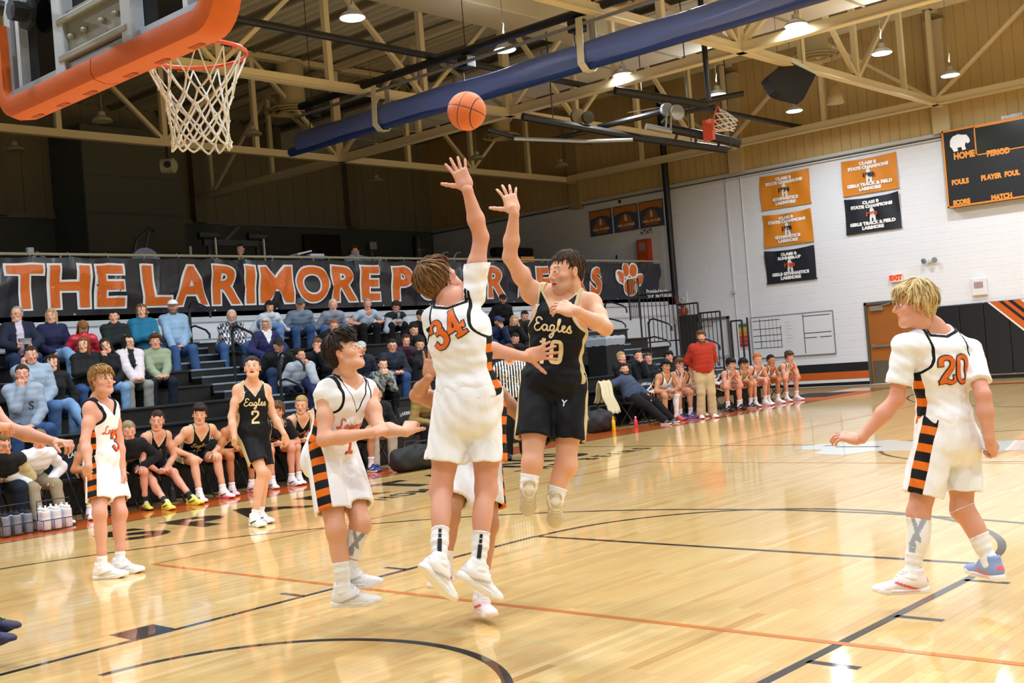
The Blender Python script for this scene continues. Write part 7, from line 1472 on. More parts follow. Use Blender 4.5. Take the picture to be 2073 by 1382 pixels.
# the ball
bc = A3(945, 225, 7.15); R_ = .1205; mb = MB(); bm = bmesh.new(); bmesh.ops.create_uvsphere(bm, u_segments=64, v_segments=40, radius=R_)
BR = frame(dv(200, .2), Z3*.9+R0*.35)
for v in bm.verts:
    p = np.array(v.co)/R_; l = BR.T@p
    d = min(abs(l[0]), abs(l[2]), abs(abs(l[0])-.62-.0)*1.0 if abs(l[0]) < .9 else 9, 9); s = 1-.018*max(0, 1-d/.035); v.co = Vector(p*R_*s)
me = bpy.data.meshes.new('basketball'); bm.to_mesh(me); bm.free(); me.shade_smooth(); n = len(me.vertices); co = np.zeros(n*3); me.vertices.foreach_get('co', co); l = (co.reshape(-1, 3)/R_)@BR
set_attr(me, 'Loc', l)
def ball_mat():
    m = bpy.data.materials.new('ball_leather'); m.use_nodes = True; nt = m.node_tree; b = nt.nodes['Principled BSDF']; N = nt.nodes.new; L = nt.links.new
    a = N('ShaderNodeAttribute'); a.attribute_name = 'Loc'; s = N('ShaderNodeSeparateXYZ'); L(a.outputs['Vector'], s.inputs[0])
    def mth(op, *i):
        q = N('ShaderNodeMath'); q.operation = op
        for j, v in enumerate(i):
            if isinstance(v, (int, float)): q.inputs[j].default_value = v
            else: L(v, q.inputs[j])
        return q.outputs[0]
    ax = mth('ABSOLUTE', s.outputs[0]); az = mth('ABSOLUTE', s.outputs[2]); a3 = mth('ABSOLUTE', mth('SUBTRACT', ax, .62)); d = mth('MINIMUM', mth('MINIMUM', ax, az), a3); f = mth('LESS_THAN', d, .022)
    mx = N('ShaderNodeMix'); mx.data_type = 'RGBA'; L(f, mx.inputs['Factor']); mx.inputs['A'].default_value = lin('#d96c2c'); mx.inputs['B'].default_value = lin('#2a1a14'); L(mx.outputs['Result'], b.inputs['Base Color']); b.inputs['Roughness'].default_value = .45
    tc = N('ShaderNodeTexCoord'); v = N('ShaderNodeTexVoronoi'); v.inputs['Scale'].default_value = 260; L(tc.outputs['Object'], v.inputs['Vector']); bp = N('ShaderNodeBump'); bp.inputs['Strength'].default_value = .35; bp.inputs['Distance'].default_value = .004; L(v.outputs['Distance'], bp.inputs['Height']); L(bp.outputs[0], b.inputs['Normal']); return m
ball = link_mesh('basketball', me, ball_mat(), None); ball.location = tuple(bc); tag(ball, 'orange basketball in the air above the shooter', 'ball')
# lettering on the ball
mb = MB(); V_, F_ = text_mesh('AUTHORITY', .024, .0004); n = unit(dv(180+52, .12)); uy = unit(np.cross(n, dv(142, 0))); upb = unit(Z3-n*(Z3@n)); ux = np.cross(upb, n)
mb.add([unit(n*R_+(-upb)*a+ux*b)*(R_+.0012) for a, b in V_], F_); mb.build('lettering', mat('#7a3a1c', .5), ball)
# ------------------------------------------------------------------ the people on the bleachers and benches
BASK = np.array((0, 1.6, 2.4))
def rotz(v, a): a = math.radians(a); c, s = math.cos(a), math.sin(a); return np.array((v[0]*c-v[1]*s, v[0]*s+v[1]*c, v[2]))
def seated(label, px, py, seatx, sz, fz, look, outfit, arms='lap', legs='norm', turn=-12, k=1.0, m=1.0, belly=0, fem=0, detail=0, lean=1, hf=None, hup=None, group=None, spread=9, tilt=0.0, side=0.0, dmax=None):
    f = rotz(np.array((1.0, 0, 0)), turn); r = rotz(f, -90); xh = seatx+.1
    for _ in range(4):
        Cc = atX(px, py, xh); N = Cc-Z3*.165*k-f*.02*k; P = N.copy(); P[2] = sz+.095*k; dz = N[2]-P[2]; L = .50*k; dz_ = min(dz, L*.995); h = min(math.sqrt(max(L*L-dz_*dz_, 0)), .42*k)*lean
        P = np.array((N[0]-f[0]*h, N[1]-f[1]*h, sz+.095*k))-r*side; xh += (seatx-P[0])
    U = unit(N-P); J = dict(P=P, N=N, C=Cc, cf=f, pf=f)
    hd = BASK-Cc; hd[2] = hd[2]*.8; hd = unit(hd)
    if hf is not None: hd = unit(dv(hf[0], hf[1]) if isinstance(hf, tuple) else dv(hf))
    J['hf'] = hd; J['hu'] = unit(Z3*1.0+(U-Z3)*.25+r*tilt) if hup is None else unit(hup)
    J['shL'] = N-U*.045*k-r*.160*k*(1-.07*fem)*m**.4; J['shR'] = N-U*.045*k+r*.160*k*(1-.07*fem)*m**.4; LMk = k
    fs = {'norm': .40, 'in': .24, 'out': .70, 'half': .52}.get(legs, .42)
    for s, sg in (('L', -1), ('R', 1)):
        J['hp'+s] = P+r*sg*.088*k-Z3*.01; lf = rotz(f, -sg*spread); fa = fs+(.0 if s == 'L' else .03)
        an = J['hp'+s]+lf*fa*k; an[2] = fz+.088*k; J['kn'+s], J['an'+s] = ik(J['hp'+s], an, .445*k, .43*k, Z3+lf*.6); J['foot'+s] = (lf, Z3)
    if legs == 'cross':      # right ankle on the left knee
        J['knR'], J['anR'] = ik(J['hpR'], J['knL']+Z3*.085*k-r*.06*k, .445*k, .43*k, r*1.0+Z3*.3); J['footR'] = (unit(-r*.9+f*.3), unit(Z3*.5+f))
    if legs == 'kneecross':
        J['knR'], J['anR'] = ik(J['hpR'], J['knL']+f*.20*k-r*.10*k-Z3*.25*k, .445*k, .43*k, Z3+f*.5-r*.2); J['footR'] = (unit(f-Z3*.3-r*.2), Z3)
    mid = (J['knL']+J['knR'])/2; W = {}; H = {}
    def tgt(s, sg):
        a = arms if isinstance(arms, str) else arms[0 if s == 'L' else 1]; kn = J['kn'+s]
        if a == 'lap': return P+f*.27*k+Z3*.075*k+r*sg*.055*k, (f*.4-r*sg*.9-Z3*.2, Z3+f*.3, 'curl'), r*sg-Z3*.6-f*.3
        if a == 'knees': return kn-f*.07*k+Z3*.07*k, (f*.8-Z3*.45-r*sg*.2, Z3+f*.3, 'relax'), r*sg-Z3*.3-f*.4
        if a == 'clasp': return mid-f*.02*k+Z3*.075*k+r*sg*.035*k, (f*.6-r*sg*.7-Z3*.1, Z3*.8+r*sg*.5, 'curl'), r*sg*.8-Z3
        if a == 'clap': return N*.45+mid*.55+f*.03+Z3*.06*k+r*sg*.04*k, (f*.7+Z3*.6-r*sg*.3, r*sg, 'relax'), r*sg*.8-Z3
        if a == 'chin': return Cc+J['hf']*.125*k-Z3*.20*k+r*sg*.02, (Z3*.85-J['hf']*.25-r*sg*.1, J['hf']+r*sg*.3, 'curl'), -Z3+r*sg*.35+f*.2
        if a == 'face': return Cc+J['hf']*.14*k-Z3*.15*k+r*sg*.03, (Z3*.8-r*sg*.6-J['hf']*.1, J['hf'], 'relax'), -Z3+r*sg*.4
        if a == 'cheek': return Cc+r*sg*.105*k-Z3*.16*k+J['hf']*.05, (Z3, r*sg+J['hf']*.4, 'curl'), -Z3+r*sg*.5
        if a == 'cross': return P+U*.27*k+f*.215*k-r*sg*.07*k+Z3*(.015*sg), (-r*sg-Z3*.05, f+Z3*.2, 'flat'), r*sg*1.0-Z3*.4
        if a == 'down': return J['sh'+s]-Z3*.50*k+r*sg*.06*k+f*.06, (-Z3+f*.3, r*sg, 'relax'), r*sg-f*.5
        if a == 'box': return P+f*.36*k+Z3*.17*k+r*sg*.09*k, (f*.5-r*sg*.7, r*sg+Z3*.2-f*.2, 'curl'), r*sg-Z3*.6
        if a == 'out': return J['sh'+s]+r*sg*.38*k-Z3*.25*k-f*.12, (r*sg*.5-Z3*.7, r*sg+Z3*.5, 'curl'), -f*.3+Z3*.2-r*sg*.1
        if a == 'behind': return J['sh'+s]+r*sg*.30*k-Z3*.38*k-f*.2, (-Z3*.4-f, Z3, 'flat'), -f+r*sg
        return P+f*.25+r*sg*.1, (f, Z3, 'curl'), r*sg-Z3
    for s, sg in (('L', -1), ('R', 1)):
        w_, hnd, pole = tgt(s, sg); J['el'+s], J['wr'+s] = ik(J['sh'+s], w_, .30*k, .265*k, pole); J['hand'+s] = hnd
    return person(label, J, (P[0], P[1], fz), look, outfit, detail, k, m, belly, fem, group), J
JN, JD, NV, KH = '#43608a', '#2a3a58', '#1d2540', '#b3a587'
def pants(c=JN, **q): return dict(k='pants', c=c, denim=c in (JN, JD, '#6f93bd', '#34507c'), **q)
def top(c, **q): return dict(k='top', c=c, **q)
def sh(u='#2c2d31', s='#e6e6e6', a='#8a8d92'): return dict(k='shoes', c=(u, s, a))
def lk(hair, hc, tone='fair', **q): return dict(hk=1.06, hair=hair, hc=hc, tone=tone, brow=q.pop('brow', hc), **q)
GC = 'spectators on the bleachers'
def row(i, label, px, py, look, outfit, **q): return seated(label, px, py, rowx(i)-.13, rowz(i), rowz(i)-.42, look, outfit, group=GC, **q)
# top rows
_, J1 = row(6, 'older man in glasses and navy jacket holding a plastic tub', 34, 636, lk('thin', '#8d8a86', age=1, glasses='#3a3a40', brow='#6f6a64'), [top('#1e2438', open='#c9bfd2', ow=.05), pants(JD), sh()], arms='box', m=1.12, belly=.07, hf=-175)
row(6, 'blonde woman in a navy sweater with her legs crossed', 104, 640, lk('long', '#b59a68', 'fair', hl='#e2cf9f', brow='#7c6040'), [top('#232548', collar='#232548'), pants('#6f93bd'), sh('#2c2d31', '#f1f1f1')], arms='lap', legs='kneecross', fem=1, m=1.08, hf=170, k=.98)
row(6, 'girl in a shiny red jacket with her long hair hanging over her face', 168, 664, lk('long', '#7d5230', 'fair', hl='#c08a4c'), [top('#c22a3a', shiny=1), pants('#22242a'), sh()], fem=1, k=.93, arms='lap', hf=(150, -1.0), hup=dv(150, .6), lean=1)
row(6, 'woman with short dark hair in a black sweater', 231, 641, lk('short', '#1d1716', 'fair', locks=60), [top('#1c2426'), pants('#1e2026'), sh()], arms='cross', fem=1, m=1.1, hf=172, k=.96)
row(6, 'woman with wavy brown hair in a teal sweater', 287, 630, lk('long', '#6b4a30', 'light', hl='#a37a50'), [top('#1f6f93'), pants(JD), sh()], arms='cross', fem=1, m=1.15, hf=170)
row(6, 'man in a white cap and light blue pullover, ankle crossed', 350, 622, lk('crop', '#5c4a3a', 'pink', cap='#e9ebef', beard=2, brow='#6e5a4a', age=1), [top('#8fb0d0', collar='#8fb0d0'), pants('#34507c'), sh('#4a4440', '#3a3634', '#6a645c')], arms=('lap', 'knees'), m=1.15, belly=.10, hf=165, legs='half')
row(6, 'old bearded man in a black and white plaid shirt, arms crossed', 469, 641, lk('thin', '#c9c6c2', 'pink', beard=2, brow='#b9b4ae', age=1, glasses='#77787c'), [top('#e8eaef', plaid='#232a3c', collar='#5a5f6a'), pants('#3f5f92'), sh()], arms='cross', m=1.1, belly=.04, hf=165, spread=16)
row(5, 'woman with curly grey hair and navy v-neck', 538, 657, lk('bob', '#c2bfba', 'pink', hl='#f0efec', glasses='#8a8580', age=1, brow='#a8a29a'), [top('#2a2c5c', vneck='#eceef2'), pants(JD), sh()], arms='knees', fem=1, m=1.2, belly=.06, hf=168, k=.97)
row(7, 'dark haired woman in a pale jacket behind the grey-haired woman, foot up', 546, 622, lk('bob', '#241a18', 'fair'), [top('#c8d3e2'), pants('#5f82b0'), sh('#b9b6b2', '#efefef')], arms='lap', legs='cross', fem=1, hf=160, k=.97)
row(7, 'man in a dark cap and grey-blue hoodie leaning forward', 608, 617, lk('crop', '#5c4a3a', 'pink', cap='#4b5158', beard=1), [top('#6f8096', hood=1), pants('#34507c'), sh('#c92a3a', '#f0f0f0')], arms=('lap', 'lap'), m=1.2, belly=.08, hf=172)
row(7, 'bald old man in a grey hooded jacket', 674, 618, lk('thin', '#d2c8bf', 'pink', age=1, brow='#a89a8c'), [top('#8792a3', hood=1), pants('#3d5d8e'), sh()], arms='lap', hf=165, spread=20, legs='half')
row(7, 'short-haired woman in a light blue T-shirt with hands on her knees', 744, 615, lk('crop', '#8e8a86', 'pink', age=1), [dict(k='tee', c='#a9bdd6', hem=-.06, loose=.012), pants('#15171a'), sh()], arms='knees', fem=1, m=1.15, belly=.06, hf=170)
row(7, 'woman with curly dark red hair, glasses and a black vest', 802, 622, lk('curly', '#3b221c', 'pink', glasses='#3a2c2c'), [top('#1c1e22', sleeves='#b9c3d2', open='#8e949c', ow=.03), pants('#17181c'), sh()], arms='clasp', fem=1, m=1.1, hf=172)
row(6, 'man in a black sweatshirt with white lettering, reddish short hair', 676, 660, lk('crop', '#8a5238', 'pink', beard=1, brow='#8a5a40'), [top('#14171c', marks=[dict(txt='BEARS', style='plain', c='#e9ecef', q=.2, size=.09)]), pants('#22252c'), sh()], arms='down', m=1.15, hf=172)
row(6, 'person in black clothes sitting just left of the leaping 34', 852, 640, lk('crop', '#1a1513', 'fair', cap='#16171a'), [top('#15171b'), pants('#1a1c20'), sh()], arms='lap', m=1.1, hf=150)
row(5, 'person in a black jacket lower left of the leaping 34', 838, 668, lk('short', '#1a1513', 'fair'), [top('#16181c'), pants('#1a1c20'), sh()], arms='lap', hf=150)
# middle rows
row(4, 'girl with long light brown hair in a black top', 169, 699, lk('long', '#6d4426', 'fair', hl='#a8743f'), [top('#17181b'), pants('#34507c'), sh()], arms='cross', fem=1, k=.92, m=.9, hf=175)
row(4, 'girl in black with dark hair, head tilted, ripped jeans', 214, 700, lk('long', '#2a1a18', 'fair'), [top('#15161a'), pants('#7da2cc'), sh('#2b2d31', '#f0f0f0')], arms=('lap', 'chin'), fem=1, k=.92, m=.9, hf=165, tilt=.35)
row(4, 'girl in glasses and a white puffer jacket', 260, 693, lk('long', '#1f1715', 'light', glasses='#5a2430'), [top('#d3cbd0', open='#17181c', ow=.05, loose=.012), pants('#8d8d88', wide=1), sh('#8a8d92', '#f0f0f0')], arms='clasp', fem=1, k=.94, hf=125)
row(4, 'boy with messy hair in a sage green hoodie', 314, 691, lk('mop', '#4a3424', 'pink'), [top('#8d9a80', hood=1), pants('#1b2333'), sh()], arms='clasp', k=.97, hf=160, turn=-20)
row(3, 'big man in a light grey hoodie with his hand on his cheek', 63, 719, lk('short', '#2a2320', 'pink', beard=1), [top('#94a5b9', hood=1), pants(JN), sh()], arms=('lap', 'cheek'), m=1.25, belly=.05, hf=160, k=1.05)
row(2, 'man in a light grey long-sleeve shirt with a swirl emblem, hand at his mouth', 45, 757, lk('short', '#2f241d', 'pink'), [top('#8f9db0', marks=[dict(txt='S', style='plain', c='#22384a', q=.24, u=-.06, size=.16)]), pants('#2f4c78'), sh('#3a3026', '#4a3e30')], arms=('lap', 'chin'), m=1.15, hf=158, k=1.02, spread=14)
row(3, 'girl with long brown hair in a black top and pale jeans', 106, 735, lk('long', '#2e1d15', 'light', hl='#5c3a22'), [top('#16171a'), pants('#6f93bd', wide=1), sh('#26272b', '#efefef')], arms='down', fem=1, k=.97, hf=160, legs='kneecross')
row(4, 'man in a black cap and open black jacket over a checked shirt', 564, 700, lk('crop', '#3a332e', 'pink', cap='#1d2222', age=1, beard=1), [top('#15181c', open='#8a8c90', plaid='#3c3e46', plaidw=.05, ow=.05), pants(JD), sh()], arms='lap', m=1.25, belly=.10, hf=150)
row(3, 'dark haired woman in a light grey hoodie with her hand at her chin', 607, 719, lk('tied', '#1d1614', 'pink'), [top('#a8b4c0', hood=1), pants('#2a3257'), sh()], arms=('chin', 'lap'), fem=1, m=1.1, hf=120, turn=-35, legs='kneecross')
row(4, 'short-haired person in a black jacket with a hand on the mouth, behind number 1', 643, 699, lk('short', '#6d4a30', 'pink'), [top('#17191d'), pants('#1b1c20'), sh()], arms=('face', 'lap'), hf=170)
row(3, 'man in a light grey cap and a navy pullover', 731, 706, lk('crop', '#4a3a2c', 'pink', cap='#aab0ae', beard=1), [top('#1c2436'), pants('#2c3f63'), sh()], arms='lap', m=1.2, belly=.05, hf=168)
row(3, 'man in glasses and a navy pullover with a chest mark', 794, 700, lk('short', '#1d1816', 'pink', glasses='#2b2b30', beard=1), [top('#1d2534', vneck='#27304a', marks=[dict(txt='W', style='plain', c='#7d8ec0', q=.17, u=-.08, size=.05)]), pants('#31507f'), sh()], arms='clasp', m=1.25, belly=.05, hf=168)
row(4, 'woman with long dark hair and bangs behind the navy pullovers', 822, 690, lk('long', '#33211a', 'pink', hl='#6a4432'), [top('#3a2238'), pants('#1b1c20'), sh()], arms='lap', fem=1, hf=168)
row(4, 'young man in a black zip jacket with arms folded', 850, 697, lk('short', '#1c1614', 'light'), [top('#17191d'), pants('#31507f'), sh()], arms='cross', m=1.1, hf=165)
row(2, 'young woman in a camouflage jacket with both hands at her mouth', 775, 738, lk('tied', '#1b1412', 'light'), [top('#8d8f8c', camo='#55584f'), pants('#131417'), sh('#9a9682', '#8b866f')], arms='chin', fem=1, k=.97, hf=158)
# right of the leaping player
row(7, 'bearded man in a black cap and black hoodie above the shooter', 1018, 607, lk('crop', '#241c18', 'pink', cap='#1d1f24', beard=2, brow='#2c211b'), [top('#15171b', hood=1, marks=[dict(txt='W', style='plain', c='#b9bcc2', q=.2, size=.1)]), pants('#1c1e23'), sh()], arms='lap', m=1.2, hf=170)
row(5, 'bearded man in a navy cap biting his nails', 1009, 652, lk('crop', '#4a3424', 'pink', cap='#2f3f66', cap2='#2a3350', beard=2, brow='#5a3c28'), [top('#202b4c'), pants('#34507c'), sh()], arms=('face', 'lap'), m=1.15, hf=150)
row(5, 'blonde woman in a black top with a white print', 1041, 650, lk('long', '#b59a68', 'fair', hl='#e2cf9f', brow='#7c6040'), [top('#121418', marks=[dict(txt='W', style='plain', c='#d5d8dc', q=.24, size=.1)]), pants('#15171a'), sh()], arms=('cheek', 'lap'), fem=1, hf=170)
row(4, 'young dark haired man just above the referee', 1043, 686, lk('short', '#241a16', 'pink'), [top('#16181c'), pants('#1b1c20'), sh()], arms='lap', hf=165)
row(6, 'person in a dark olive coat half hidden behind the shooter', 1062, 640, lk('short', '#241a16', 'pink'), [top('#2c2d26'), pants('#1b1c20'), sh()], arms='lap', m=1.15, hf=170)
row(3, 'woman at the left of the referee, only her face showing', 1033, 713, lk('long', '#8a6a48', 'fair'), [top('#2a2c33'), pants('#1b1c20'), sh()], arms='lap', fem=1, hf=165)
row(3, 'person in blue jeans and black shoes hidden behind the shooter', 1133, 735, lk('short', '#241a16', 'pink'), [top('#16181c'), pants('#4a72a8'), sh('#16181c', '#e9e9e9')], arms='lap', legs='out', hf=165)
# boys in black hoodies at the far right
GH = 'boys in black hoodies behind the far bench'
def hood(label, px, py, look, **q): return seated(label, px, py, rowx(0)-.10, rowz(0), .02, look, [top('#14161a', hood=1), pants('#17181b'), sh()], group=GH, **q)
hood('blond boy in a black hoodie at the left of the hoodie boys', 1258, 724, lk('short', '#a58a62', 'pink', hl='#cdb486'), k=.92, arms='lap', hf=150)
hood('boy in a black hoodie hiding his mouth behind his hand', 1292, 720, lk('short', '#2c1f18', 'pink'), k=.95, arms=('face', 'lap'), hf=165)
hood('boy in a black hoodie with clean short hair, next to the one hiding his mouth', 1312, 726, lk('short', '#4a3525', 'pink'), k=.93, arms='lap', hf=170)
hood('dark haired boy in a black hoodie behind the first seated white player', 1354, 722, lk('mop', '#15110f', 'pink'), k=.93, arms='lap', hf=170)
# bench players
GE, GL = 'players of the black team on the near bench', 'players of the white team on the far bench'
CHX = -8.80
def bench(label, px, py, look, outfit, grp, chairl=None, seatx=CHX, **q):
    q.setdefault('detail', 1); o, J = seated(label, px, py, seatx, .475, 0.0, look, outfit, group=grp, **q)
    chair(J['P'][0]-.0, J['P'][1], math.radians(q.get('cturn', -4)) if False else math.radians(-4), chairl or 'black folding chair under the '+label.split(',')[0], 'folding chairs of the two benches'); return o, J
def ek(num=None, shoes=('#f2f2f4', '#f4f4f4', '#26262c'), socks='#efefef', sh_=.09): 
    mk = [dict(txt='Eagles', style='script', c='#d9c48e', q=.20, size=.034)]+([dict(txt=num, style='block', c='#d9c48e', q=.33, size=.07)] if num else [])
    return [dict(k='jersey', kit='away', marks=mk), dict(k='shorts', kit='away', len=.70), dict(k='socks', c=socks, h=sh_), dict(k='shoes', c=shoes)]
def hk(num=None, shoes=('#f2f2f4', '#f4f4f4', '#c8ccd4'), socks='#f0f0f0', sh_=.13):
    mk = [dict(txt='Larimore', style='script', c='#c8401a', q=.235, size=.028)]+([dict(txt=num, style='west', c='#c8401a', q=.34, size=.07)] if num else [])
    return [dict(k='jersey', kit='home', marks=mk), dict(k='shorts', kit='home', len=.66), dict(k='socks', c=socks, h=sh_), dict(k='shoes', c=shoes)]
bench('boy in glasses and black and gold hooded shirt cut off by the left edge', 6, 900, lk('short', '#6b4a2a', 'pink', glasses='#3a3c44'), [top('#17181c', sleeves='#c6b88c', marks=[dict(txt='Eagles', style='script', c='#e6e0cc', q=.20, size=.042)]), pants('#1d2433'), sh('#f1f1f3', '#f4f4f4')], GE, 'black folding chair under the boy at the left edge', m=1.15, k=.95, arms='lap', hf=130)
bench('boy in a white sweatshirt and khaki trousers on the bench', 80, 890, lk('crop', '#7a5c40', 'pink', locks=30), [top('#e6e9f0', marks=[dict(txt='EAGLES', style='plain', c='#b9b08c', q=.16, size=.045), dict(txt='H', style='plain', c='#c6ccd8', q=.26, size=.12)]), pants('#9c9078'), dict(k='socks', c='#efefef', h=.12), sh('#dfe0e2', '#c9b28c', '#3a3c40')], GE, 'black folding chair under the boy in the white sweatshirt', k=.92, arms='knees', hf=150, turn=8, legs='half')
bench('bare-armed black-team player hidden behind number 3', 196, 868, lk('short', '#2a1d16', 'tan'), ek('4'), GE, 'black folding chair behind number 3', arms='clasp', hf=130)
bench('boy in a black hoodie with a green printed crest', 260, 872, lk('short', '#8a7a5e', 'pink', hl='#b3a37e'), [top('#14171e', marks=[dict(txt='NORTH BORDER', style='plain', c='#93a68c', q=.19, size=.036), dict(txt='BASKETBALL', style='plain', c='#c8ccc8', q=.235, size=.022)]), dict(k='shorts', c='#17181c', len=.7), dict(k='socks', c='#1a1b1f', h=.1), dict(k='shoes', c=('#cfd04e', '#23305a', '#e0501e'))], GE, 'black folding chair under the boy in the black hoodie', k=.92, arms='knees', hf=150, turn=-18)
bench('black-team player with drooping eyes and yellow shoes', 318, 851, lk('short', '#2f2118', 'pink'), ek('14', shoes=('#d5d54a', '#d9d957', '#26262c'), socks='#1a1b1f'), GE, 'black folding chair under the player in yellow shoes', k=.98, arms='clasp', hf=168, turn=4, legs='out')
bench('black-team player with bushy dark hair and pink shoes stretched out', 404, 838, lk('mop', '#2a1d16', 'fair'), ek('12', shoes=('#f3e3e6', '#e87f8d', '#26262c')), GE, 'black folding chair under the bushy haired player', k=1.03, m=1.08, arms='knees', hf=165, turn=-4, legs='half')
bench('brown-skinned black-team player hidden behind number 2', 480, 842, lk('short', '#17110e', 'tan'), ek('3', shoes=('#efc9d0', '#efc9d0', '#26262c')), GE, 'black folding chair hidden behind number 2', arms='clasp', hf=150, turn=-6)
bench('black-team player with floppy brown hair, T-shirt sleeves and clasped hands', 561, 832, lk('mullet', '#5e4630', 'pink'), [dict(k='tee', c='#15161a', loose=.002)]+ek('33', shoes=('#f2f2f4', '#f4f4f4', '#22305a')), GE, 'black folding chair under the floppy haired player', k=1.0, m=1.08, arms='clasp', hf=178, turn=-10)
bench('blond black-team player with his tongue out', 610, 819, lk('short', '#a98a58', 'fair', hl='#d6bd8a'), ek('21'), GE, 'black folding chair under the blond black-team player', k=1.0, arms='clasp', hf=178, turn=-8)
bench('dark haired black-team player mostly hidden behind number 1', 648, 808, lk('short', '#6b4a2a', 'pink'), ek(shoes=('#2c3f9a', '#26348a', '#f0f0f0')), GE, 'black folding chair half hidden by the white shorts of number 1', arms='clasp', hf=170)
bench('player in blue shoes whose bare knee shows between number 1 and 34', 716, 800, lk('short', '#2a1d16', 'olive'), ek(shoes=('#2c3f9a', '#f0f0f0', '#f0f0f0'), sh_=.14), GE, 'black folding chair under the player in blue shoes', arms='clasp', hf=170)
bench('assistant in light khaki trousers and navy sneakers, hidden behind number 1', 762, 798, lk('short', '#2a1d16', 'pink'), [top('#1a1c22'), pants('#c3b9a4'), sh('#24386a', '#f2f2f2', '#f2f2f2')], GE, 'black folding chair under the man in khaki trousers', arms='clasp', hf=170)
bench('person in a tan coat and black trousers, hidden behind the leaping 34', 862, 786, lk('short', '#2a1d16', 'pink'), [top('#8c7440'), pants('#16171a'), sh()], GE, 'black folding chair behind the leaping 34', arms='clasp', hf=170)
# far bench
bench('bearded coach in a slate pullover lounging with his arm over the chair', 1264, 748, lk('short', '#241b17', 'pink', beard=2, brow='#2b201a'), [top('#3a4963'), pants('#15161a'), sh()], GL, 'black folding chair under the lounging coach', m=1.2, belly=.03, arms=('knees', 'out'), legs='out', lean=-.4, hf=172, turn=12)
bench('white-team player with bushy black hair and red shoes, white leg sleeve', 1348, 741, lk('mop', '#120f0e', 'olive'), hk('24', shoes=('#e04a3c', '#e86a5c', '#b8281e'))+[dict(k='sleeve', between=('knL', 'anL'), t0=-.05, t1=.7, c='#eceef2', name='leg_sleeve')], GL, 'black folding chair under the red shoed player', m=1.15, arms='clasp', hf=168)
bench('white-team player with his fist against his mouth', 1376, 737, lk('mop', '#5a4230', 'pink'), hk(shoes=('#6a54b4', '#8a78c8', '#efeff2')), GL, 'black folding chair under the player with the fist at his mouth', arms=('lap', 'chin'), hf=165)
bench('white-team player half hidden behind the man in the red pullover', 1401, 741, lk('mop', '#15110f', 'light'), hk(), GL, 'black folding chair behind the man in the red pullover', arms='clasp', hf=150)
bench('black haired white-team player just right of the red pullover', 1480, 737, lk('mop', '#1b1512', 'pink'), hk('1', shoes=('#1a1b20', '#202126', '#efeff2')), GL, 'first black folding chair right of the red pullover', arms='clap', hf=150, turn=-22)
bench('second white-team player right of the red pullover, looking down', 1505, 737, lk('mop', '#1b1512', 'olive'), hk(shoes=('#1a1b20', '#e9e9ec', '#efeff2')), GL, 'second black folding chair right of the red pullover', arms='clasp', hf=(155, -.2), turn=-18)
bench('red haired white-team player', 1533, 727, lk('short', '#b5622a', 'pink', hl='#dd8a4a'), hk(), GL, 'black folding chair under the red haired player', arms='clasp', hf=150, turn=-18)
bench('tan white-team player with black crew cut', 1561, 729, lk('crop', '#141110', 'tan'), hk(), GL, 'black folding chair under the player with the crew cut', arms='clasp', hf=150, turn=-18)
bench('white-team player at the end of the bench with brown hair and a dark arm band', 1598, 722, lk('mop', '#4f3322', 'pink'), hk(shoes=('#f3e9ee', '#f3f3f5', '#b99ac0')), GL, 'black folding chair at the far end of the bench', arms='clap', hf=158, turn=-20, k=1.04)
# standing coach
def stand(label, fpx, fpy, t, k, a, look, outfit, arms, m=1.0, belly=0, detail=1, hf=None, group=None, crouch=0):
    p = atZ(fpx, fpy) if t is None else at(fpx, fpy, t); p[2] = 0; f = dv(a); r = np.cross(f, Z3); P = p+Z3*(.96*k-crouch); N = P+Z3*.50*k+f*.02; Cc = N+Z3*.165*k+f*.02*k; J = dict(P=P, N=N, C=Cc, cf=f, pf=f, hf=hf if hf is not None else f, hu=Z3)
    for s, sg in (('L', -1), ('R', 1)):
        J['sh'+s] = N-Z3*.045*k+r*sg*.175*k*m**.4; J['hp'+s] = P+r*sg*.09*k; J['an'+s] = p+r*sg*.12*k+Z3*.088*k; J['kn'+s], J['an'+s] = ik(J['hp'+s], J['an'+s], .445*k, .435*k, f); J['foot'+s] = (rotz(f, -sg*10), Z3)
        if arms == 'back': w_ = P-f*.16*k+Z3*.05*k+r*sg*.07*k; pole = r*sg-f*.3; hnd = (-r*sg-Z3*.4, -f, 'curl')
        elif arms == 'phone': w_ = N-Z3*.18*k+f*.25*k+r*sg*.05; pole = r*sg-Z3; hnd = (Z3*.5+f*.3-r*sg*.4, r*sg, 'curl')
        else: w_ = P-Z3*.02*k+r*sg*.24*k+f*.08; pole = r*sg-f*.4; hnd = (-Z3+f*.2, r*sg, 'curl')
        J['el'+s], J['wr'+s] = ik(J['sh'+s], w_, .30*k, .265*k, pole); J['hand'+s] = hnd
    return person(label, J, (p[0], p[1], 0), look, outfit, detail, k, m, belly, 0, group), J
stand('coach in a red quarter-zip pullover and khaki trousers, hands behind his back', 1432, 846, None, .99, 172, lk('mop', '#5a3c28', 'pink', beard=2, brow='#5a3c28'), [top('#a8321f', shiny=0, hem=-.06), pants('#bda985', wide=1), dict(k='shoes', c=('#f0f0f2', '#f4f4f4', '#c9ccd2'))], 'back', 1.22, .05, hf=dv(180, .1))
stand('referee in a black and white striped shirt behind the shooter', 1047, 928, None, .98, 175, lk('short', '#3a281c', 'fair'), [dict(k='tee', c='#eef0f2', stripes=1, hem=-.02, loose=.01), pants('#131417'), sh('#131316', '#131316')], 'down', 1.0)
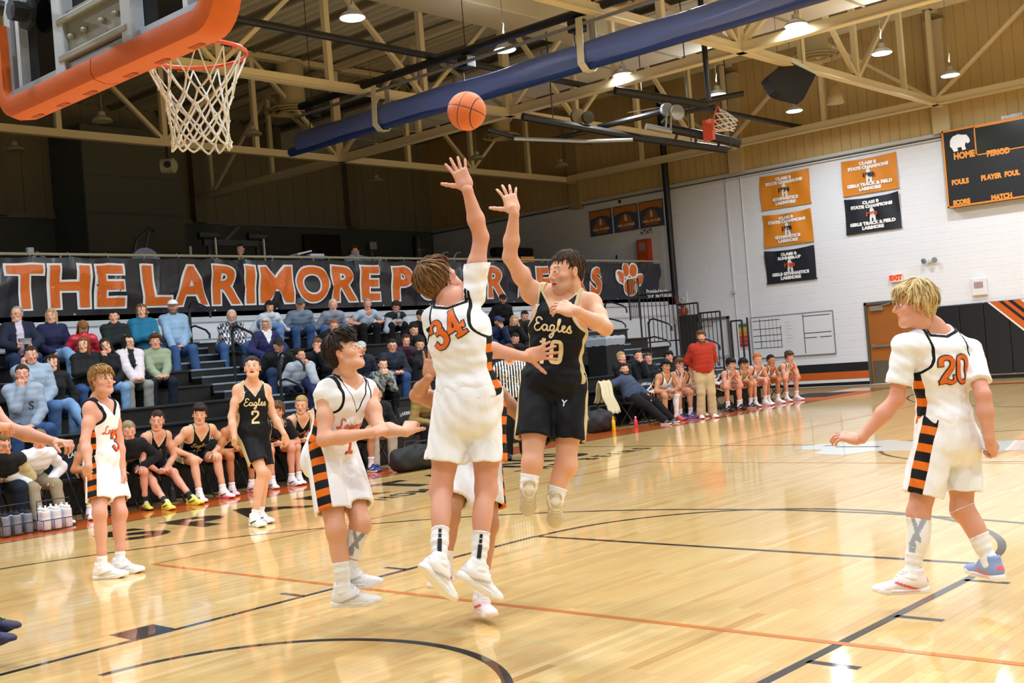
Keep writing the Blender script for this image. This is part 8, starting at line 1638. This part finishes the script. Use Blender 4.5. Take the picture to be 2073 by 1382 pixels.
# the two boys on the balcony
p = atX(487, 503, -17.0); 
def balc(label, px, py, x, look, outfit, arms, hfv, k=.97):
    Cc = atX(px, py, x); f = rotz(np.array((1.0, 0, 0)), -35); r = np.cross(f, Z3); N = Cc-Z3*.165*k-f*.03; P = N-Z3*.47*k-f*.14; sz = P[2]-.095*k; J = dict(P=P, N=N, C=Cc, cf=f, pf=f, hf=unit(hfv), hu=Z3)
    for s, sg in (('L', -1), ('R', 1)):
        J['sh'+s] = N-Z3*.045*k+r*sg*.165*k; J['hp'+s] = P+r*sg*.09*k; an = J['hp'+s]+f*.38*k; an[2] = ZD+.088*k; J['kn'+s], J['an'+s] = ik(J['hp'+s], an, .445*k, .43*k, Z3+f); J['foot'+s] = (f, Z3)
        if arms == 'phone': w_, pole, hnd = Cc-Z3*.27*k+f*.22*k+r*sg*.04, r*sg-Z3, (Z3*.5-r*sg*.3+f*.2, r*sg, 'curl')
        else: w_, pole, hnd = (Cc+hfv*.14-Z3*.10+r*.03, -Z3+r*.6, (Z3, f, 'curl')) if s == 'R' else (J['shL']-r*.45+f*.28-Z3*.06, -Z3, (-r, Z3, 'curl'))
        J['el'+s], J['wr'+s] = ik(J['sh'+s], w_, .30*k, .265*k, pole); J['hand'+s] = hnd
    o = person(label, J, (P[0], P[1], ZD), look, outfit, 0, k, .9); mb = MB(); mb.bbox(P[0]-.2, P[0]+.2, P[1]-.2, P[1]+.2, sz-.05, sz, .02)
    for a in (-.16, .16):
        for b in (-.16, .16): mb.bar((P[0]+a, P[1]+b, ZD), (P[0]+a*.9, P[1]+b*.9, sz-.04), .03, .03, (0, 1, 0))
    tag(mb.build('stool', mat('#2a2b2a', .6)), 'dark stool under the '+label.split(' behind')[0], 'stool'); return J
balc('boy in a black T-shirt looking at his phone behind the balcony railing', 487, 505, -16.6, lk('short', '#1b1512', 'pink'), [top('#14161a'), pants('#1b1c20'), sh()], 'phone', unit(rotz(np.array((1.0, 0, -.7)), -60)))
Jb = balc('boy in a pale hoodie behind a small camera on the balcony railing', 716, 507, -16.3, lk('mop', '#33221a', 'pink'), [top('#a9bdd8'), pants('#1b1c20'), sh()], 'cam', unit(rotz(np.array((1.0, 0, -.2)), 20)), .95)
q = atX(752, 500, -15.7); t = empty('camera_tripod', (q[0], q[1], ZD), 'small black camera on a tripod at the balcony railing', 'camera'); mb = MB(); mb.bbox(q[0]-.1, q[0]+.1, q[1]-.13, q[1]+.1, q[2]-.08, q[2]+.12, .02); mb.build('camera_body', BLK, t); mb = MB(); mb.tube([(q[0], q[1], q[2]-.08), (q[0], q[1], q[2]-.5)], .02, 6); mb.build('centre_post', BLK, t)
for a in (0, 2.1, 4.2): mb = MB(); mb.tube([(q[0], q[1], q[2]-.4), (q[0]+.3*math.cos(a), q[1]+.3*math.sin(a), ZD)], .014, 6); mb.build('leg', BLK, t)

# ------------------------------------------------------------------ small things by the benches
tb_ = atX(54, 682, J1['wrL'][0]); c = (J1['wrL']+J1['wrR'])/2+np.array((.06, 0, .04)); mb = MB(); mb.lathe(c, [(.05, 0), (.08, .005), (.10, .09), (.105, .095), (.095, .09), (.07, .012), (.0, .01)], 16); tag(mb.build('plastic_tub', mat('#b7b9c4', .3), None, True), 'clear plastic tub in the hands of the man in glasses at the left', 'container')
def bottle(px, py, c, cap, h, r, label, grp=None, x=None):
    p = atZ(px, py); t = empty('drink_bottle', p, label, 'bottle', grp); mb = MB(); mb.lathe(p, [(r*.9, 0), (r, .01), (r, h*.62), (r*.8, h*.72), (r*.45, h*.82), (r*.45, h*.88), (.002, h*.885)], 16); mb.build('body', mat(c, .25), t, True); mb = MB(); mb.lathe(p+Z3*h*.86, [(r*.5, 0), (r*.5, h*.12), (r*.2, h*.14)], 12); mb.build('cap', mat(cap, .4), t, True)
bottle(1243, 872, '#e8b41e', '#e8b41e', .27, .037, 'yellow drink bottle on the floor by the lounging coach'); bottle(1288, 866, '#d8394a', '#f0c8cc', .22, .034, 'pink drink bottle on the floor right of the yellow one')
bottle(350, 1016, '#3a3c44', '#26272c', .25, .045, 'dark grey bottle beside the yellow shoes')
def caddy(px, py, n, w_, label, cb):
    p = atZ(px, py); t = empty('bottle_carrier', p, label, 'bottle carrier', 'bottle carriers by the near bench'); L_ = n*.125
    for rr in (0, 1): 
        for i in range(n):
            q = p+np.array((-.13*rr, -L_/2+.0625+i*.125, 0)); b = empty('water_bottle', q, 'squeeze bottle in the %s carrier, %s row, %s' % (cb, 'front' if rr == 0 else 'back', ['left', 'middle', 'right', 'last'][i]), 'bottle', 'squeeze bottles in the carriers')
            mb = MB(); mb.lathe(q+Z3*.02, [(.045, 0), (.05, .01), (.05, .13), (.047, .14), (.05, .15), (.048, .20), (.03, .215)], 14); mb.build('body', mat('#dfe1ea' if cb == 'white' else '#7d8796', .4), b, True); mb = MB(); mb.lathe(q+Z3*.235, [(.038, 0), (.038, .02), (.012, .03), (.012, .055), (.002, .056)], 12); mb.build('lid', mat('#e9ebf0' if cb == 'white' else '#23252b', .4), b, True)
    for z in (.02, .13):
        mb = MB(); x0, x1, y0, y1 = p[0]-.2, p[0]+.065, p[1]-L_/2-.01, p[1]+L_/2+.01; mb.tube([(x0, y0, z), (x1, y0, z), (x1, y1, z), (x0, y1, z)], .005, 5, closed=True); mb.build('wire', BLK, t)
    for i in range(n+1): mb = MB(); y = p[1]-L_/2+i*.125; mb.tube([(p[0]+.065, y, .02), (p[0]+.065, y, .13)], .004, 4); mb.build('wire', BLK, t)
    mb = MB(); mb.tube([(p[0]-.07, p[1]-L_/2, .13), (p[0]-.07, p[1]-L_/2, .34), (p[0]-.07, p[1]+L_/2, .34), (p[0]-.07, p[1]+L_/2, .13)], .007, 5); mb.build('handle', BLK, t)
caddy(117, 1072, 3, .4, 'wire carrier with white squeeze bottles by the khaki trousers', 'white'); caddy(36, 1084, 3, .5, 'black carrier with grey squeeze bottles at the left edge', 'grey')
p = atZ(30, 1062); mb = MB(); mb.bbox(p[0]-.42, p[0]-.20, p[1]-.3, p[1]+.35, .0, .26, .05); bgg = tag(mb.build('equipment_bag', mat('#15161a', .7)), 'black bag with white lettering behind the grey bottle carrier', 'bag'); flat_text('lettering', 'BSN SPORTS', .085, (p[0]-.198, p[1]+.05, .2), (0, 1, 0), (0, 0, 1), mat('#d9dbde', .6), bgg, offset=.004)
def duffel(px, py, L_, h, label, c='#15161a'):
    p = atZ(px, py); t = empty('duffel_bag', p, label, 'bag'); G = Grid((-.4, -L_/2-.1, -.05), (.4, L_/2+.1, h+.1), .02); eval_prims(G, [C((0, -L_/2+.12, h*.48), (0, L_/2-.12, h*.46), h*.5, h*.48, .03), EL((0, 0, h*.5), (.2, L_*.4, h*.52), k=.05)]); X, Y, Z = np.meshgrid(*G.ax, indexing='ij', sparse=True); G.d = np.maximum(G.d+.012*np.sin(X*22+Y*14)*np.sin(Z*25), -Z).astype(np.float32); v, f = surface_nets(G); v = v+np.array(p)
    link_mesh('body', np_mesh('duffel', v, f), mat(c, .7, bump=.2, bscale=30), t)
    for s in (-1, 1): mb = MB(); mb.tube([p+np.array((s*.1, -.15, h*.8)), p+np.array((s*.12, -.1, h*1.15)), p+np.array((s*.12, .1, h*1.15)), p+np.array((s*.1, .15, h*.8))], .012, 6); mb.build('strap', mat('#1f2024', .6), t, True)
duffel(1214, 874, .62, .42, 'black duffel bag left of the yellow bottle'); duffel(846, 950, .85, .36, 'black duffel bag left of the legs of 34')
# towel over the lounging coach's chair
p = atX(1232, 800, CHX-.05); tw = empty('towel', p, 'cream towel hanging over the arm of the lounging coach chair', 'towel'); mb = MB(); vs = []; n1_, n2_ = 14, 20; base_z = .92
for j in range(n2_+1):
    for i in range(n1_+1):
        y = p[1]-.17+.36*i/n1_; s_ = j/n2_; z = base_z-abs(s_-.4)*1.05 if True else 0; x = CHX-.20+(s_-.4)*.35+.015*math.sin(i*1.4+j*.3); vs.append((x+.05, y+.02*math.sin(j*.8), min(z, base_z-.01)+.012*math.sin(i*1.1)))
mb.add(vs, [(j*(n1_+1)+i, j*(n1_+1)+i+1, (j+1)*(n1_+1)+i+1, (j+1)*(n1_+1)+i) for j in range(n2_) for i in range(n1_)]); o = mb.build('cloth', mat('#d8cfae', .9, bump=.5, bscale=120), tw, True); md = o.modifiers.new('thick', 'SOLIDIFY'); md.thickness = .012
# water bottle and red item on the bleachers, clear bottle by the sneakers
p = atX(139, 742, rowx(4)+.15); mb = MB(); q = np.array((rowx(4)-.1, p[1], rowz(4))); mb.lathe(q, [(.03, 0), (.033, .01), (.033, .15), (.014, .19), (.014, .21), (.002, .212)], 12); tag(mb.build('water_bottle', mat('#6f8296', .15), None, True), 'clear water bottle standing on the bleacher seat left of the long haired girl', 'bottle')
p = atZ(810, 952); mb = MB(); mb.lathe(p+Z3*.035, [(.03, -.09), (.033, -.08), (.033, .06), (.014, .1), (.014, .12), (.002, .122)], 12, (0, 1, 0)); tag(mb.build('water_bottle', mat('#b9c4d2', .1), None, True), 'clear bottle lying on the orange border by the navy sneakers', 'bottle')
p = atX(627, 722, rowx(4));
